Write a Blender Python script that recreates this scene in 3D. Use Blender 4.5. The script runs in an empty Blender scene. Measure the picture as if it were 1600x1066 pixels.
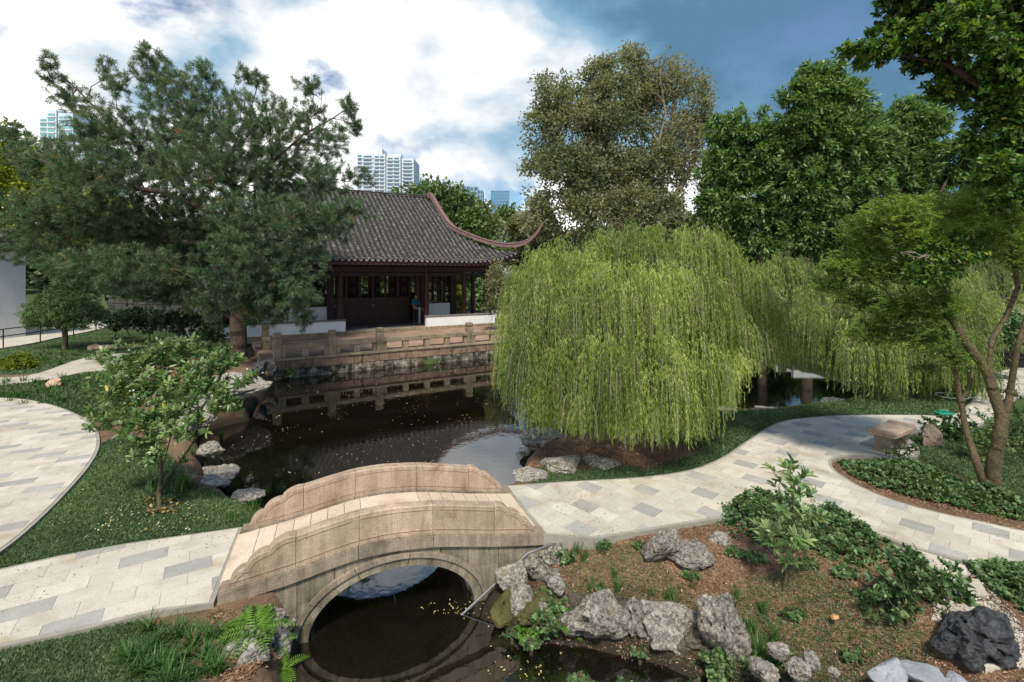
import bpy, math, random
import numpy as np
from mathutils import Vector

sc = bpy.context.scene
COL = sc.collection
R = math.radians
# ------------------------------------------------------------------ camera
CAMZ, F, HOR = 3.54, 750.0, 430.0
cam_d = bpy.data.cameras.new("camera"); cam = bpy.data.objects.new("camera", cam_d); COL.objects.link(cam)
cam.location = (0, 0, CAMZ); cam.rotation_euler = (R(90), 0, 0)
cam_d.sensor_width = 36.0; cam_d.lens = 36.0 * F / 1600.0
cam_d.shift_x = 0.0; cam_d.shift_y = (HOR - 533.0) / 1600.0
cam_d.clip_start = 0.1; cam_d.clip_end = 6000
sc.camera = cam
# ------------------------------------------------------------------ exposure, world, sun
sc.view_settings.view_transform = 'Standard'
sc.view_settings.look = 'None'
sc.view_settings.exposure = 0.40
sc.view_settings.gamma = 1.0
sc.view_settings.use_curve_mapping = False
SUN_EL, SUN_AZ = 56.0, 178.0      # azimuth measured from +Y towards +X
world = bpy.data.worlds.new("World"); sc.world = world; world.use_nodes = True
def build_world():
    nt = world.node_tree; N = nt.nodes; L = nt.links
    N.clear()
    out = N.new('ShaderNodeOutputWorld'); bg = N.new('ShaderNodeBackground')
    bg.inputs['Strength'].default_value = 0.10
    sky = N.new('ShaderNodeTexSky'); sky.sky_type = 'NISHITA'; sky.sun_disc = False
    sky.sun_elevation = R(SUN_EL); sky.sun_rotation = R(SUN_AZ)
    sky.air_density = 1.0; sky.dust_density = 0.6; sky.ozone_density = 1.6
    tc = N.new('ShaderNodeTexCoord')
    sep = N.new('ShaderNodeSeparateXYZ'); L.new(tc.outputs['Generated'], sep.inputs[0])
    def M(op, a, b=None, c=None):
        m = N.new('ShaderNodeMath'); m.operation = op
        for i, v in enumerate((a, b, c)):
            if v is None: continue
            if isinstance(v, (int, float)): m.inputs[i].default_value = v
            else: L.new(v, m.inputs[i])
        return m.outputs[0]
    z = M('MAXIMUM', sep.outputs[2], 0.0)
    den = M('ADD', z, 0.22)
    cx = M('DIVIDE', sep.outputs[0], den); cy = M('DIVIDE', sep.outputs[1], den)
    cmb = N.new('ShaderNodeCombineXYZ'); L.new(sep.outputs[0], cmb.inputs[0]); L.new(sep.outputs[1], cmb.inputs[1]); L.new(M('MULTIPLY', z, 1.7), cmb.inputs[2])
    def noise(scale, detail, rough, off, dist=0.0):
        mp = N.new('ShaderNodeMapping'); mp.inputs['Location'].default_value = off
        L.new(cmb.outputs[0], mp.inputs[0])
        n = N.new('ShaderNodeTexNoise'); n.inputs['Scale'].default_value = scale
        n.inputs['Detail'].default_value = detail; n.inputs['Roughness'].default_value = rough
        n.inputs['Distortion'].default_value = dist
        L.new(mp.outputs[0], n.inputs['Vector']); return n.outputs[0]
    def ramp(v, pts):
        r = N.new('ShaderNodeValToRGB'); e = r.color_ramp.elements
        while len(e) < len(pts): e.new(0.5)
        for el, (p, c) in zip(e, pts):
            el.position = p; el.color = (*c, 1) if len(c) == 3 else c
        L.new(v, r.inputs[0]); return r.outputs[0]
    n1 = noise(2.6, 10, 0.55, (3.1, 1.7, 0), 0.1)
    n2 = noise(3.4, 9, 0.52, (7.4, 2.2, 4.0), 0.15)
    # broad weather: cloud bank thick and bright to the left, breaking up to the right
    side = M('MULTIPLY', sep.outputs[0], -0.07)
    cov = M('ADD', M('ADD', n1, side), M('MULTIPLY', M('MAXIMUM', M('SUBTRACT', sep.outputs[2], 0.49), 0.0), -2.2))
    low = M('MULTIPLY', M('MAXIMUM', M('SUBTRACT', 0.16, z), 0.0), 1.3); cov = M('ADD', cov, low)
    mask = ramp(cov, [(0.40, (0, 0, 0)), (0.48, (1, 1, 1))])
    shade_v = M('ADD', M('ADD', n2, M('ADD', M('MULTIPLY', M('MAXIMUM', sep.outputs[0], 0.0), -0.42), M('ADD', M('MULTIPLY', M('MINIMUM', sep.outputs[0], 0.0), -0.08), M('MULTIPLY', M('MULTIPLY', M('MAXIMUM', M('ADD', sep.outputs[0], 0.05), 0.0), M('MAXIMUM', M('SUBTRACT', z, 0.18), 0.0)), -3.0)))), M('MULTIPLY', low, 1.6))
    shade = ramp(shade_v, [(0.18, (0.9, 1.9, 3.0)), (0.30, (1.5, 3.0, 4.4)), (0.38, (2.8, 4.3, 5.6)), (0.44, (5.2, 6.0, 6.7)), (0.50, (7.6, 7.7, 7.8)), (0.62, (13, 12.8, 12.6))])
    mx = N.new('ShaderNodeMixRGB'); L.new(mask, mx.inputs[0])
    blue = N.new('ShaderNodeMixRGB'); blue.blend_type = 'MULTIPLY'; blue.inputs[0].default_value = 1.0
    L.new(sky.outputs[0], blue.inputs[1]); blue.inputs[2].default_value = (0.85, 0.98, 1.02, 1)
    L.new(blue.outputs[0], mx.inputs[1]); L.new(shade, mx.inputs[2])
    L.new(mx.outputs[0], bg.inputs['Color']); L.new(bg.outputs[0], out.inputs[0])
    world.cycles.sampling_method = 'MANUAL'; world.cycles.sample_map_resolution = 512
build_world()
sd = bpy.data.lights.new("sun", 'SUN'); sun = bpy.data.objects.new("sun", sd); COL.objects.link(sun)
sd.energy = 3.6; sd.angle = R(9.0); sd.color = (1.0, 0.93, 0.80)
_d = Vector((math.sin(R(SUN_AZ)) * math.cos(R(SUN_EL)), math.cos(R(SUN_AZ)) * math.cos(R(SUN_EL)), math.sin(R(SUN_EL))))
sun.rotation_euler = _d.to_track_quat('Z', 'Y').to_euler()
sun.location = (0, 0, 60)

# ------------------------------------------------------------------ helpers
def W(px, py, z=0.6):
    Y = (CAMZ - z) * F / (py - HOR)
    return np.array([(px - 800.0) / F * Y, Y, z])
def at(px, py, Y):
    return np.array([(px - 800.0) / F * Y, Y, CAMZ - (py - HOR) / F * Y])
def norm(v):
    v = np.asarray(v, float)
    return v / (np.linalg.norm(v, axis=-1, keepdims=True) + 1e-9)
def smooth(a, b, x):
    t = np.clip((x - a) / (b - a), 0, 1); return t * t * (3 - 2 * t)
def _hash(ix, iy, iz, seed):
    n = (ix * 374761393 + iy * 668265263 + iz * 1274126177 + seed * 974711) & 0xffffffff
    n = ((n ^ (n >> 13)) * 1103515245 + 12345) & 0xffffffff
    n = (n ^ (n >> 16)) & 0xffff
    return n / 32767.5 - 1.0
def vnoise(P, seed=0):
    P = np.asarray(P, float); I = np.floor(P).astype(np.int64); f = P - I
    u = f * f * (3 - 2 * f); r = 0
    for dx in (0, 1):
        for dy in (0, 1):
            for dz in (0, 1):
                w = (u[:, 0] if dx else 1 - u[:, 0]) * (u[:, 1] if dy else 1 - u[:, 1]) * (u[:, 2] if dz else 1 - u[:, 2])
                r = r + w * _hash(I[:, 0] + dx, I[:, 1] + dy, I[:, 2] + dz, seed)
    return r
def fbm(P, seed=0, oct=4, gain=0.5):
    r = 0; a = 1.0; P = np.asarray(P, float)
    for o in range(oct):
        r = r + a * vnoise(P * (2.03 ** o) + 17.3 * o, seed + o); a *= gain
    return r
def pip(poly, P):
    poly = np.asarray(poly)[:, :2]; x, y = P[:, 0], P[:, 1]
    ins = np.zeros(len(P), bool); j = len(poly) - 1
    for i in range(len(poly)):
        xi, yi = poly[i]; xj, yj = poly[j]
        c = ((yi > y) != (yj > y)) & (x < (xj - xi) * (y - yi) / (yj - yi + 1e-12) + xi)
        ins ^= c; j = i
    return ins
def sdf(poly, P):
    """negative inside"""
    poly = np.asarray(poly)[:, :2]; d = np.full(len(P), 1e9)
    for i in range(len(poly)):
        a = poly[i - 1]; b = poly[i]; ab = b - a
        t = np.clip(((P - a) @ ab) / (ab @ ab + 1e-12), 0, 1)
        d = np.minimum(d, np.hypot(*(P - a - t[:, None] * ab).T))
    return np.where(pip(poly, P), -d, d)
def curve_poly(pts, n=6, closed=True):
    """Catmull-Rom smoothing of a list of points"""
    P = np.array([p[:2] for p in pts], float); out = []
    m = len(P)
    rng = range(m) if closed else range(m - 1)
    for i in rng:
        if closed: p0, p1, p2, p3 = P[i - 1], P[i], P[(i + 1) % m], P[(i + 2) % m]
        else: p0, p1, p2, p3 = P[max(i - 1, 0)], P[i], P[i + 1], P[min(i + 2, m - 1)]
        for k in range(n):
            t = k / n
            out.append(0.5 * ((2 * p1) + (-p0 + p2) * t + (2 * p0 - 5 * p1 + 4 * p2 - p3) * t * t + (-p0 + 3 * p1 - 3 * p2 + p3) * t ** 3))
    if not closed: out.append(P[-1])
    return np.array(out)

OFF = {}
def off(parent):
    return OFF.get(parent.name, np.zeros(3)) if parent is not None else np.zeros(3)
def tagset(o, label=None, cat=None, group=None, kind=None):
    if label: o['label'] = label
    if cat: o['category'] = cat
    if group: o['group'] = group
    if kind: o['kind'] = kind
    return o
def empty(name, loc, label=None, cat=None, group=None, kind=None):
    o = bpy.data.objects.new(name, None); COL.objects.link(o); o.empty_display_size = 0.2
    o.location = tuple(float(v) for v in loc); OFF[o.name] = np.array(loc, float)
    return tagset(o, label, cat, group, kind)
def link(name, me, parent=None, loc=None):
    o = bpy.data.objects.new(name, me); COL.objects.link(o)
    if parent is not None:
        o.parent = parent; OFF[o.name] = off(parent)
    if loc is not None:
        o.location = tuple(np.array(loc, float) - off(parent))
    return o
def piece(name, me, parent, loc, rotz=0.0, label=None):
    o = bpy.data.objects.new(name, me); COL.objects.link(o); o.parent = parent
    o.location = tuple(np.array(loc, float) - off(parent)); o.rotation_euler = (0, 0, rotz)
    OFF[o.name] = off(parent)
    if label: o['label'] = label
    return o
def mesh_arrays(name, V, T, mats, tint=None, smooth_=False, midx=None):
    me = bpy.data.meshes.new(name); V = np.ascontiguousarray(V, np.float32); T = np.ascontiguousarray(T, np.int32)
    k = T.shape[1]
    me.vertices.add(len(V)); me.vertices.foreach_set('co', V.ravel())
    me.loops.add(T.size); me.loops.foreach_set('vertex_index', T.ravel())
    me.polygons.add(len(T)); me.polygons.foreach_set('loop_start', np.arange(0, T.size, k, dtype=np.int32))
    if smooth_: me.polygons.foreach_set('use_smooth', np.ones(len(T), bool))
    if midx is not None: me.polygons.foreach_set('material_index', np.asarray(midx, np.int32))
    if tint is not None:
        a = me.attributes.new('tint', 'FLOAT', 'POINT'); a.data.foreach_set('value', np.ascontiguousarray(tint, np.float32))
    for m in (mats if isinstance(mats, (list, tuple)) else [mats]): me.materials.append(m)
    me.update(calc_edges=True)
    return me

class MB:
    def __init__(s, xf=None): s.v = []; s.f = []; s.m = []; s.xf = xf; s.sm = False
    def add(s, V, Fs, mi=0):
        V = np.asarray(V, float); 
        if s.xf is not None: V = s.xf(V)
        b = len(s.v); s.v.extend(V.tolist())
        for f in Fs: s.f.append([b + i for i in f]); s.m.append(mi)
        return s
    def box(s, x0, x1, y0, y1, z0, z1, mi=0):
        V = [(x0,y0,z0),(x1,y0,z0),(x1,y1,z0),(x0,y1,z0),(x0,y0,z1),(x1,y0,z1),(x1,y1,z1),(x0,y1,z1)]
        return s.add(V, [(3,2,1,0),(4,5,6,7),(0,1,5,4),(1,2,6,5),(2,3,7,6),(3,0,4,7)], mi)
    def rbox(s, x0, x1, y0, y1, z0, z1, b=0.01, mi=0):
        V = []; idx = {}
        lim = ((x0, x1), (y0, y1), (z0, z1))
        for i in (0, 1):
            for j in (0, 1):
                for k in (0, 1):
                    for ax in range(3):
                        c = [lim[0][i], lim[1][j], lim[2][k]]
                        for o in range(3):
                            if o != ax: c[o] += b if (i, j, k)[o] == 0 else -b
                        idx[(i, j, k, ax)] = len(V); V.append(c)
        Fs = []
        for ax in range(3):
            o1, o2 = [a for a in range(3) if a != ax]
            for sd_ in (0, 1):
                q = []
                for (p, r) in ((0, 0), (1, 0), (1, 1), (0, 1)):
                    c = [0, 0, 0]; c[ax] = sd_; c[o1] = p; c[o2] = r; q.append(idx[(*c, ax)])
                flip = (sd_ == 0) ^ (ax == 1)
                Fs.append(q[::-1] if flip else q)
            for p in (0, 1):
                for r in (0, 1):
                    c0 = [0, 0, 0]; c1 = [0, 0, 0]; c0[ax] = 0; c1[ax] = 1
                    c0[o1] = c1[o1] = p; c0[o2] = c1[o2] = r
                    q = [idx[(*c0, o1)], idx[(*c1, o1)], idx[(*c1, o2)], idx[(*c0, o2)]]
                    flip = (p == r) ^ (ax == 1)
                    Fs.append(q[::-1] if not flip else q)
        for i in (0, 1):
            for j in (0, 1):
                for k in (0, 1):
                    q = [idx[(i, j, k, 0)], idx[(i, j, k, 1)], idx[(i, j, k, 2)]]
                    Fs.append(q if (i + j + k) % 2 else q[::-1])
        return s.add(V, Fs, mi)
    def prism(s, poly, z0, z1, mi=0):
        n = len(poly); P = [tuple(p[:2]) for p in poly]
        a = sum(P[i - 1][0] * P[i][1] - P[i][0] * P[i - 1][1] for i in range(n))
        if a < 0: P = P[::-1]
        V = [(x, y, z0) for x, y in P] + [(x, y, z1) for x, y in P]
        return s.add(V, [tuple(range(n - 1, -1, -1)), tuple(range(n, 2 * n))] + [(i, (i + 1) % n, n + (i + 1) % n, n + i) for i in range(n)], mi)
    def vprism(s, prof, y0, y1, mi=0):
        """profile in x,z extruded along y"""
        n = len(prof)
        a = sum(prof[i - 1][0] * prof[i][1] - prof[i][0] * prof[i - 1][1] for i in range(n))
        if a > 0: prof = prof[::-1]
        V = [(x, y0, z) for x, z in prof] + [(x, y1, z) for x, z in prof]
        return s.add(V, [tuple(range(n - 1, -1, -1)), tuple(range(n, 2 * n))] + [(i, (i + 1) % n, n + (i + 1) % n, n + i) for i in range(n)], mi)
    def tube(s, pts, rad, k=8, mi=0, cap=True):
        P = np.asarray(pts, float); n = len(P)
        rad = [rad] * n if isinstance(rad, (int, float)) else rad
        T = norm(np.gradient(P, axis=0)); up = np.array([0, 0, 1.0]) if abs(T[0][2]) < 0.9 else np.array([1.0, 0, 0])
        V = []
        a = norm(np.cross(T[0], up))
        for i in range(n):
            a = norm(a - T[i] * (a @ T[i])); b = np.cross(T[i], a)
            for q in range(k):
                an = 2 * math.pi * q / k
                V.append(P[i] + rad[i] * (math.cos(an) * a + math.sin(an) * b))
        Fs = [(i * k + q, i * k + (q + 1) % k, (i + 1) * k + (q + 1) % k, (i + 1) * k + q) for i in range(n - 1) for q in range(k)]
        if cap: Fs += [tuple(range(k - 1, -1, -1)), tuple((n - 1) * k + q for q in range(k))]
        return s.add(V, Fs, mi)
    def sweep(s, pts, prof, up=(0, 0, 1), mi=0):
        """profile (side,up) swept along pts"""
        P = np.asarray(pts, float); n = len(P); T = norm(np.gradient(P, axis=0)); k = len(prof)
        V = []
        for i in range(n):
            a = norm(np.cross(T[i], up)); b = np.cross(a, T[i])
            for (x, y) in prof: V.append(P[i] + a * x + b * y)
        Fs = [(i * k + q, i * k + (q + 1) % k, (i + 1) * k + (q + 1) % k, (i + 1) * k + q) for i in range(n - 1) for q in range(k)]
        Fs += [tuple(range(k - 1, -1, -1)), tuple((n - 1) * k + q for q in range(k))]
        return s.add(V, Fs, mi)
    def mesh(s, name, mats, origin=(0, 0, 0), smooth_=False):
        me = bpy.data.meshes.new(name)
        V = (np.array(s.v) - np.array(origin)).tolist()
        me.from_pydata(V, [], s.f)
        for m in (mats if isinstance(mats, (list, tuple)) else [mats]): me.materials.append(m)
        me.polygons.foreach_set('material_index', s.m)
        if smooth_: me.polygons.foreach_set('use_smooth', [True] * len(s.f))
        me.update(); return me
    def build(s, name, mats, parent=None, smooth_=False, label=None, kind=None):
        me = s.mesh(name, mats, off(parent), smooth_)
        o = link(name, me, parent)
        return tagset(o, label, None, None, kind)

class Frame:
    def __init__(s, ox, oy, th): s.o = np.array([ox, oy]); s.th = th; s.a = np.array([math.cos(th), math.sin(th)]); s.n = np.array([-math.sin(th), math.cos(th)])
    def __call__(s, V):
        V = np.asarray(V, float); out = np.array(V, float)
        out[:, :2] = s.o + V[:, :1] * s.a + V[:, 1:2] * s.n
        return out
    def pt(s, x, y, z=0.0): return s(np.array([[x, y, z]]))[0]
    def s_at(s, px, t):
        u = (px - 800.0) / F; b = s.o + t * s.n
        return (u * b[1] - b[0]) / (s.a[0] - u * s.a[1])

# ------------------------------------------------------------------ materials
def node_mat(name):
    m = bpy.data.materials.new(name); m.use_nodes = True
    nt = m.node_tree; nt.nodes.clear()
    out = nt.nodes.new('ShaderNodeOutputMaterial')
    return m, nt, out
def mk_ramp(nt, fac, pts):
    r = nt.nodes.new('ShaderNodeValToRGB'); e = r.color_ramp.elements
    while len(e) < len(pts): e.new(0.5)
    for el, (p, c) in zip(e, pts): el.position = p; el.color = (*c, 1)
    nt.links.new(fac, r.inputs[0]); return r.outputs[0]
def mk_noise(nt, vec, scale, detail=4, rough=0.55, dist=0.0):
    n = nt.nodes.new('ShaderNodeTexNoise'); n.inputs['Scale'].default_value = scale
    n.inputs['Detail'].default_value = detail; n.inputs['Roughness'].default_value = rough
    n.inputs['Distortion'].default_value = dist
    nt.links.new(vec, n.inputs['Vector']); return n.outputs[0]
def mixc(nt, fac, a, b, mode='MIX'):
    m = nt.nodes.new('ShaderNodeMixRGB'); m.blend_type = mode
    for i, v in ((0, fac), (1, a), (2, b)):
        if isinstance(v, (int, float)): m.inputs[i].default_value = v
        elif isinstance(v, tuple): m.inputs[i].default_value = (*v, 1)
        else: nt.links.new(v, m.inputs[i])
    return m.outputs[0]
def surf(name, c1, c2, scale=6.0, rough=0.8, bump=0.3, fine=60.0, fine_c=None, fine_amt=0.3, stain=None, stain_scale=2.0,
         stain_pos=(0.5, 0.65), rand=0.0, stretch=(1, 1, 1), metallic=0.0, bump_dist=0.01, spec=0.4, streak=0.0, crisp=False):
    m, nt, out = node_mat(name); N, L = nt.nodes, nt.links
    g = N.new('ShaderNodeNewGeometry'); mp = N.new('ShaderNodeMapping'); mp.inputs['Scale'].default_value = stretch
    L.new(g.outputs['Position'], mp.inputs[0]); v = mp.outputs[0]
    b = N.new('ShaderNodeBsdfPrincipled'); b.inputs['Roughness'].default_value = rough; b.inputs['Metallic'].default_value = metallic
    b.inputs['Specular IOR Level'].default_value = spec
    n1 = mk_noise(nt, v, scale, 6, 0.6, 0.2)
    col = mk_ramp(nt, n1, [(0.32, c1), (0.68, c2)])
    if crisp:
        vo = N.new('ShaderNodeTexVoronoi'); vo.feature = 'DISTANCE_TO_EDGE'; vo.inputs['Scale'].default_value = scale * 1.3
        dn = N.new('ShaderNodeTexNoise'); dn.inputs['Scale'].default_value = scale * 1.5; dn.inputs['Detail'].default_value = 5; L.new(v, dn.inputs['Vector'])
        vm = N.new('ShaderNodeVectorMath'); vm.operation = 'MULTIPLY_ADD'; vm.inputs[1].default_value = (0.22, 0.22, 0.22); L.new(dn.outputs['Color'], vm.inputs[0]); L.new(v, vm.inputs[2]); L.new(vm.outputs[0], vo.inputs['Vector'])
        cr = mk_ramp(nt, vo.outputs[0], [(0.0, (0.30, 0.28, 0.25)), (0.05, (1, 1, 1))])
        nm = mk_noise(nt, v, scale * 3.2, 8, 0.75, 0.5)
        col = mk_ramp(nt, nm, [(0.34, tuple(0.6 * x for x in c1)), (0.42, c1), (0.56, c2)])
        col = mixc(nt, 0.8, col, cr, 'MULTIPLY'); n1 = nm
    n2 = mk_noise(nt, v, fine, 5, 0.7)
    if fine_amt > 0:
        fc = fine_c or tuple(0.35 * x for x in c1)
        r = mk_ramp(nt, n2, [(0.45, (0, 0, 0)), (0.62, (1, 1, 1))])
        mm = N.new('ShaderNodeMath'); mm.operation = 'MULTIPLY'; mm.inputs[1].default_value = fine_amt; L.new(r, mm.inputs[0])
        col = mixc(nt, mm.outputs[0], col, fc)
    if stain:
        n3 = mk_noise(nt, g.outputs['Position'], stain_scale, 8, 0.65, 0.4)
        r = mk_ramp(nt, n3, [(stain_pos[0], (0, 0, 0)), (stain_pos[1], (1, 1, 1))])
        col = mixc(nt, r, col, stain)
    if streak > 0:
        m3 = N.new('ShaderNodeMapping'); m3.inputs['Scale'].default_value = (15, 15, 1.6); L.new(g.outputs['Position'], m3.inputs[0])
        ns = mk_noise(nt, m3.outputs[0], 1.0, 6, 0.65, 0.3); nb = mk_noise(nt, g.outputs['Position'], 1.6, 5, 0.6)
        r1 = mk_ramp(nt, ns, [(0.42, (1 - streak,) * 3), (0.58, (1, 1, 1))]); r2 = mk_ramp(nt, nb, [(0.35, (1 - streak * .5, 1 - streak * .55, 1 - streak * .6)), (0.65, (1.05, 1.03, 1.0))])
        col = mixc(nt, 1.0, mixc(nt, 1.0, col, r1, 'MULTIPLY'), r2, 'MULTIPLY')
    if rand > 0:
        oi = N.new('ShaderNodeObjectInfo')
        mr = N.new('ShaderNodeMapRange'); mr.inputs[3].default_value = 1 - rand; mr.inputs[4].default_value = 1 + rand
        L.new(oi.outputs['Random'], mr.inputs[0])
        hsv = N.new('ShaderNodeHueSaturation'); L.new(mr.outputs[0], hsv.inputs['Value']); L.new(col, hsv.inputs['Color']); col = hsv.outputs[0]
    L.new(col, b.inputs['Base Color'])
    if bump > 0:
        ad = N.new('ShaderNodeMath'); ad.operation = 'ADD'; L.new(n1, ad.inputs[0])
        m2 = N.new('ShaderNodeMath'); m2.operation = 'MULTIPLY'; m2.inputs[1].default_value = 0.5; L.new(n2, m2.inputs[0]); L.new(m2.outputs[0], ad.inputs[1])
        bp = N.new('ShaderNodeBump'); bp.inputs['Strength'].default_value = bump; bp.inputs['Distance'].default_value = bump_dist
        L.new(ad.outputs[0], bp.inputs['Height']); L.new(bp.outputs[0], b.inputs['Normal'])
    L.new(b.outputs[0], out.inputs[0]); return m
def wet_soil(m):
    nt = m.node_tree; N, L = nt.nodes, nt.links
    b = next(n for n in N if n.type == 'BSDF_PRINCIPLED'); src = b.inputs['Base Color'].links[0].from_socket
    g = N.new('ShaderNodeNewGeometry'); s = N.new('ShaderNodeSeparateXYZ'); L.new(g.outputs['Position'], s.inputs[0])
    nz = mk_noise(nt, g.outputs['Position'], 5.0, 4); ad = N.new('ShaderNodeMath'); ad.operation = 'MULTIPLY_ADD'; ad.inputs[1].default_value = 0.25; L.new(nz, ad.inputs[0]); L.new(s.outputs[2], ad.inputs[2])
    r = mk_ramp(nt, ad.outputs[0], [(0.20, (0, 0, 0)), (0.50, (1, 1, 1))])
    L.new(mixc(nt, r, (0.03, 0.024, 0.014), src), b.inputs['Base Color'])
def leafmat(name, cols, trans=0.35, rough=0.5, spec=0.3):
    m, nt, out = node_mat(name); N, L = nt.nodes, nt.links
    at_ = N.new('ShaderNodeAttribute'); at_.attribute_name = 'tint'
    k = len(cols)
    col = mk_ramp(nt, at_.outputs['Fac'], [(i / max(k - 1, 1), c) for i, c in enumerate(cols)])
    b = N.new('ShaderNodeBsdfPrincipled'); b.inputs['Roughness'].default_value = rough; b.inputs['Specular IOR Level'].default_value = spec
    L.new(col, b.inputs['Base Color'])
    t = N.new('ShaderNodeBsdfTranslucent')
    tc = mixc(nt, 1.0, col, (1.5, 1.6, 0.7), 'MULTIPLY'); L.new(tc, t.inputs[0])
    mx = N.new('ShaderNodeMixShader'); mx.inputs[0].default_value = trans
    L.new(b.outputs[0], mx.inputs[1]); L.new(t.outputs[0], mx.inputs[2]); L.new(mx.outputs[0], out.inputs[0]); return m

GRANITE = surf('pink_granite', (0.44, 0.335, 0.245), (0.60, 0.475, 0.36), 3.0, 0.85, 0.35, 95, (0.13, 0.09, 0.07), 0.55, (0.25, 0.17, 0.12), 2.6, (0.54, 0.70), rand=0.12, bump_dist=0.006, streak=0.2)
GRANITE_W = surf('weathered_granite', (0.32, 0.265, 0.20), (0.43, 0.36, 0.28), 3.0, 0.85, 0.35, 95, (0.10, 0.08, 0.06), 0.6, (0.17, 0.13, 0.09), 2.6, (0.5, 0.68), rand=0.10, bump_dist=0.006, streak=0.28)
SPANDREL = surf('grey_granite', (0.30, 0.27, 0.20), (0.42, 0.36, 0.27), 3.0, 0.85, 0.35, 95, (0.09, 0.08, 0.06), 0.6, (0.13, 0.12, 0.07), 2.8, (0.48, 0.68), rand=0.14, bump_dist=0.006, streak=0.35)
DECKST = surf('pale_granite', (0.60, 0.49, 0.38), (0.70, 0.585, 0.46), 3.0, 0.85, 0.2, 95, (0.24, 0.18, 0.14), 0.5, (0.40, 0.29, 0.20), 2.4, (0.50, 0.72), rand=0.09, bump_dist=0.004)
PAVER = surf('light_paver', (0.50, 0.465, 0.39), (0.61, 0.57, 0.49), 2.6, 0.85, 0.2, 70, (0.28, 0.24, 0.18), 0.4, (0.36, 0.30, 0.21), 2.0, (0.52, 0.72), rand=0.10, bump_dist=0.002)
PAVER_D = surf('grey_paver', (0.335, 0.33, 0.305), (0.42, 0.41, 0.385), 4.0, 0.85, 0.2, 70, (0.14, 0.13, 0.11), 0.4, (0.38, 0.35, 0.29), 3.0, (0.58, 0.8), rand=0.10, bump_dist=0.002)
MORTAR = surf('mortar', (0.36, 0.34, 0.29), (0.43, 0.41, 0.35), 8, 0.95, 0.2, 120, None, 0.2)
CONC = surf('edging', (0.27, 0.255, 0.21), (0.36, 0.34, 0.29), 8, 0.95, 0.2, 120, None, 0.2)
LIME = surf('limestone_rock', (0.20, 0.185, 0.155), (0.60, 0.565, 0.49), 7.0, 0.9, 1.0, 34, (0.05, 0.048, 0.042), 0.35, (0.28, 0.20, 0.12), 4.0, (0.58, 0.72), bump_dist=0.045, streak=.25, crisp=True)
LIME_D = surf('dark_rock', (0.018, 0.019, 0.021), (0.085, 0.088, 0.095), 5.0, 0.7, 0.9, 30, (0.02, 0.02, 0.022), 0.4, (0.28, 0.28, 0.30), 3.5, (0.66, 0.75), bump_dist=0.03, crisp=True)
LIME_W = surf('pale_rock', (0.29, 0.27, 0.235), (0.70, 0.66, 0.585), 7.0, 0.9, 1.0, 34, (0.09, 0.08, 0.07), 0.35, (0.42, 0.31, 0.19), 4.0, (0.58, 0.72), bump_dist=0.045, streak=.22, crisp=True)
MOSS = surf('moss_rock', (0.04, 0.042, 0.015), (0.12, 0.11, 0.03), 6.0, 0.9, 0.8, 50, (0.03, 0.03, 0.01), 0.4, bump_dist=0.02)
SOIL = surf('mulch_soil', (0.15, 0.09, 0.055), (0.29, 0.185, 0.115), 3.0, 0.95, 1.0, 70, (0.04, 0.022, 0.014), 0.7, (0.46, 0.28, 0.13), 2.2, (0.56, 0.68), bump_dist=0.03); wet_soil(SOIL)
TURF = surf('turf_soil', (0.045, 0.065, 0.03), (0.075, 0.105, 0.045), 5.0, 0.95, 0.8, 60, (0.015, 0.012, 0.006), 0.5, bump_dist=0.03)
MEADOW = surf('far_grass', (0.045, 0.07, 0.02), (0.075, 0.11, 0.03), 1.0, 0.95, 0.8, 20, None, 0.4, bump_dist=0.05)
POOLBED = surf('pond_bed', (0.02, 0.018, 0.01), (0.05, 0.04, 0.02), 3.0, 0.95, 0.5, 20, None, 0.3)
BARK = surf('bark', (0.10, 0.075, 0.055), (0.19, 0.145, 0.105), 6, 0.95, 1.0, 40, (0.04, 0.03, 0.022), 0.6, stretch=(1, 1, 0.25), bump_dist=0.03)
BARK_Y = surf('mossy_bark', (0.085, 0.065, 0.038), (0.19, 0.145, 0.08), 9, 0.95, 1.0, 45, (0.04, 0.03, 0.015), 0.7, (0.09, 0.10, 0.04), 7, (0.5, 0.66), bump_dist=0.035)
BARK_DK = surf('pine_bark', (0.06, 0.042, 0.033), (0.12, 0.085, 0.065), 8, 0.95, 1.0, 40, (0.02, 0.015, 0.012), 0.6, stretch=(1, 1, 0.3), bump_dist=0.04)
BARK_P = surf('pale_bark', (0.20, 0.165, 0.125), (0.36, 0.30, 0.23), 3, 0.95, 0.6, 20, (0.10, 0.08, 0.06), 0.5, bump_dist=0.03)
WOODRED = surf('maroon_paint', (0.040, 0.012, 0.009), (0.062, 0.020, 0.015), 4, 0.45, 0.1, 60, None, 0.15, rand=0.1)
WOODDK = surf('dark_wood', (0.020, 0.008, 0.006), (0.035, 0.014, 0.010), 4, 0.5, 0.1, 60, None, 0.15, rand=0.12)
RIDGE = surf('ridge_maroon', (0.15, 0.085, 0.08), (0.24, 0.15, 0.14), 3, 0.7, 0.2, 80, (0.12, 0.07, 0.07), 0.3, (0.16, 0.13, 0.13), 1.5, (0.55, 0.75))
TILE = surf('grey_tile', (0.03, 0.027, 0.028), (0.13, 0.118, 0.114), 5.0, 0.85, 0.6, 14, (0.02, 0.018, 0.018), 0.5, (0.30, 0.30, 0.23), 9.0, (0.55, 0.63), bump_dist=0.02)
TILE_B = surf('pan_tile', (0.018, 0.017, 0.018), (0.04, 0.038, 0.038), 2, 0.9, 0.4, 30, None, 0.3)
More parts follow.
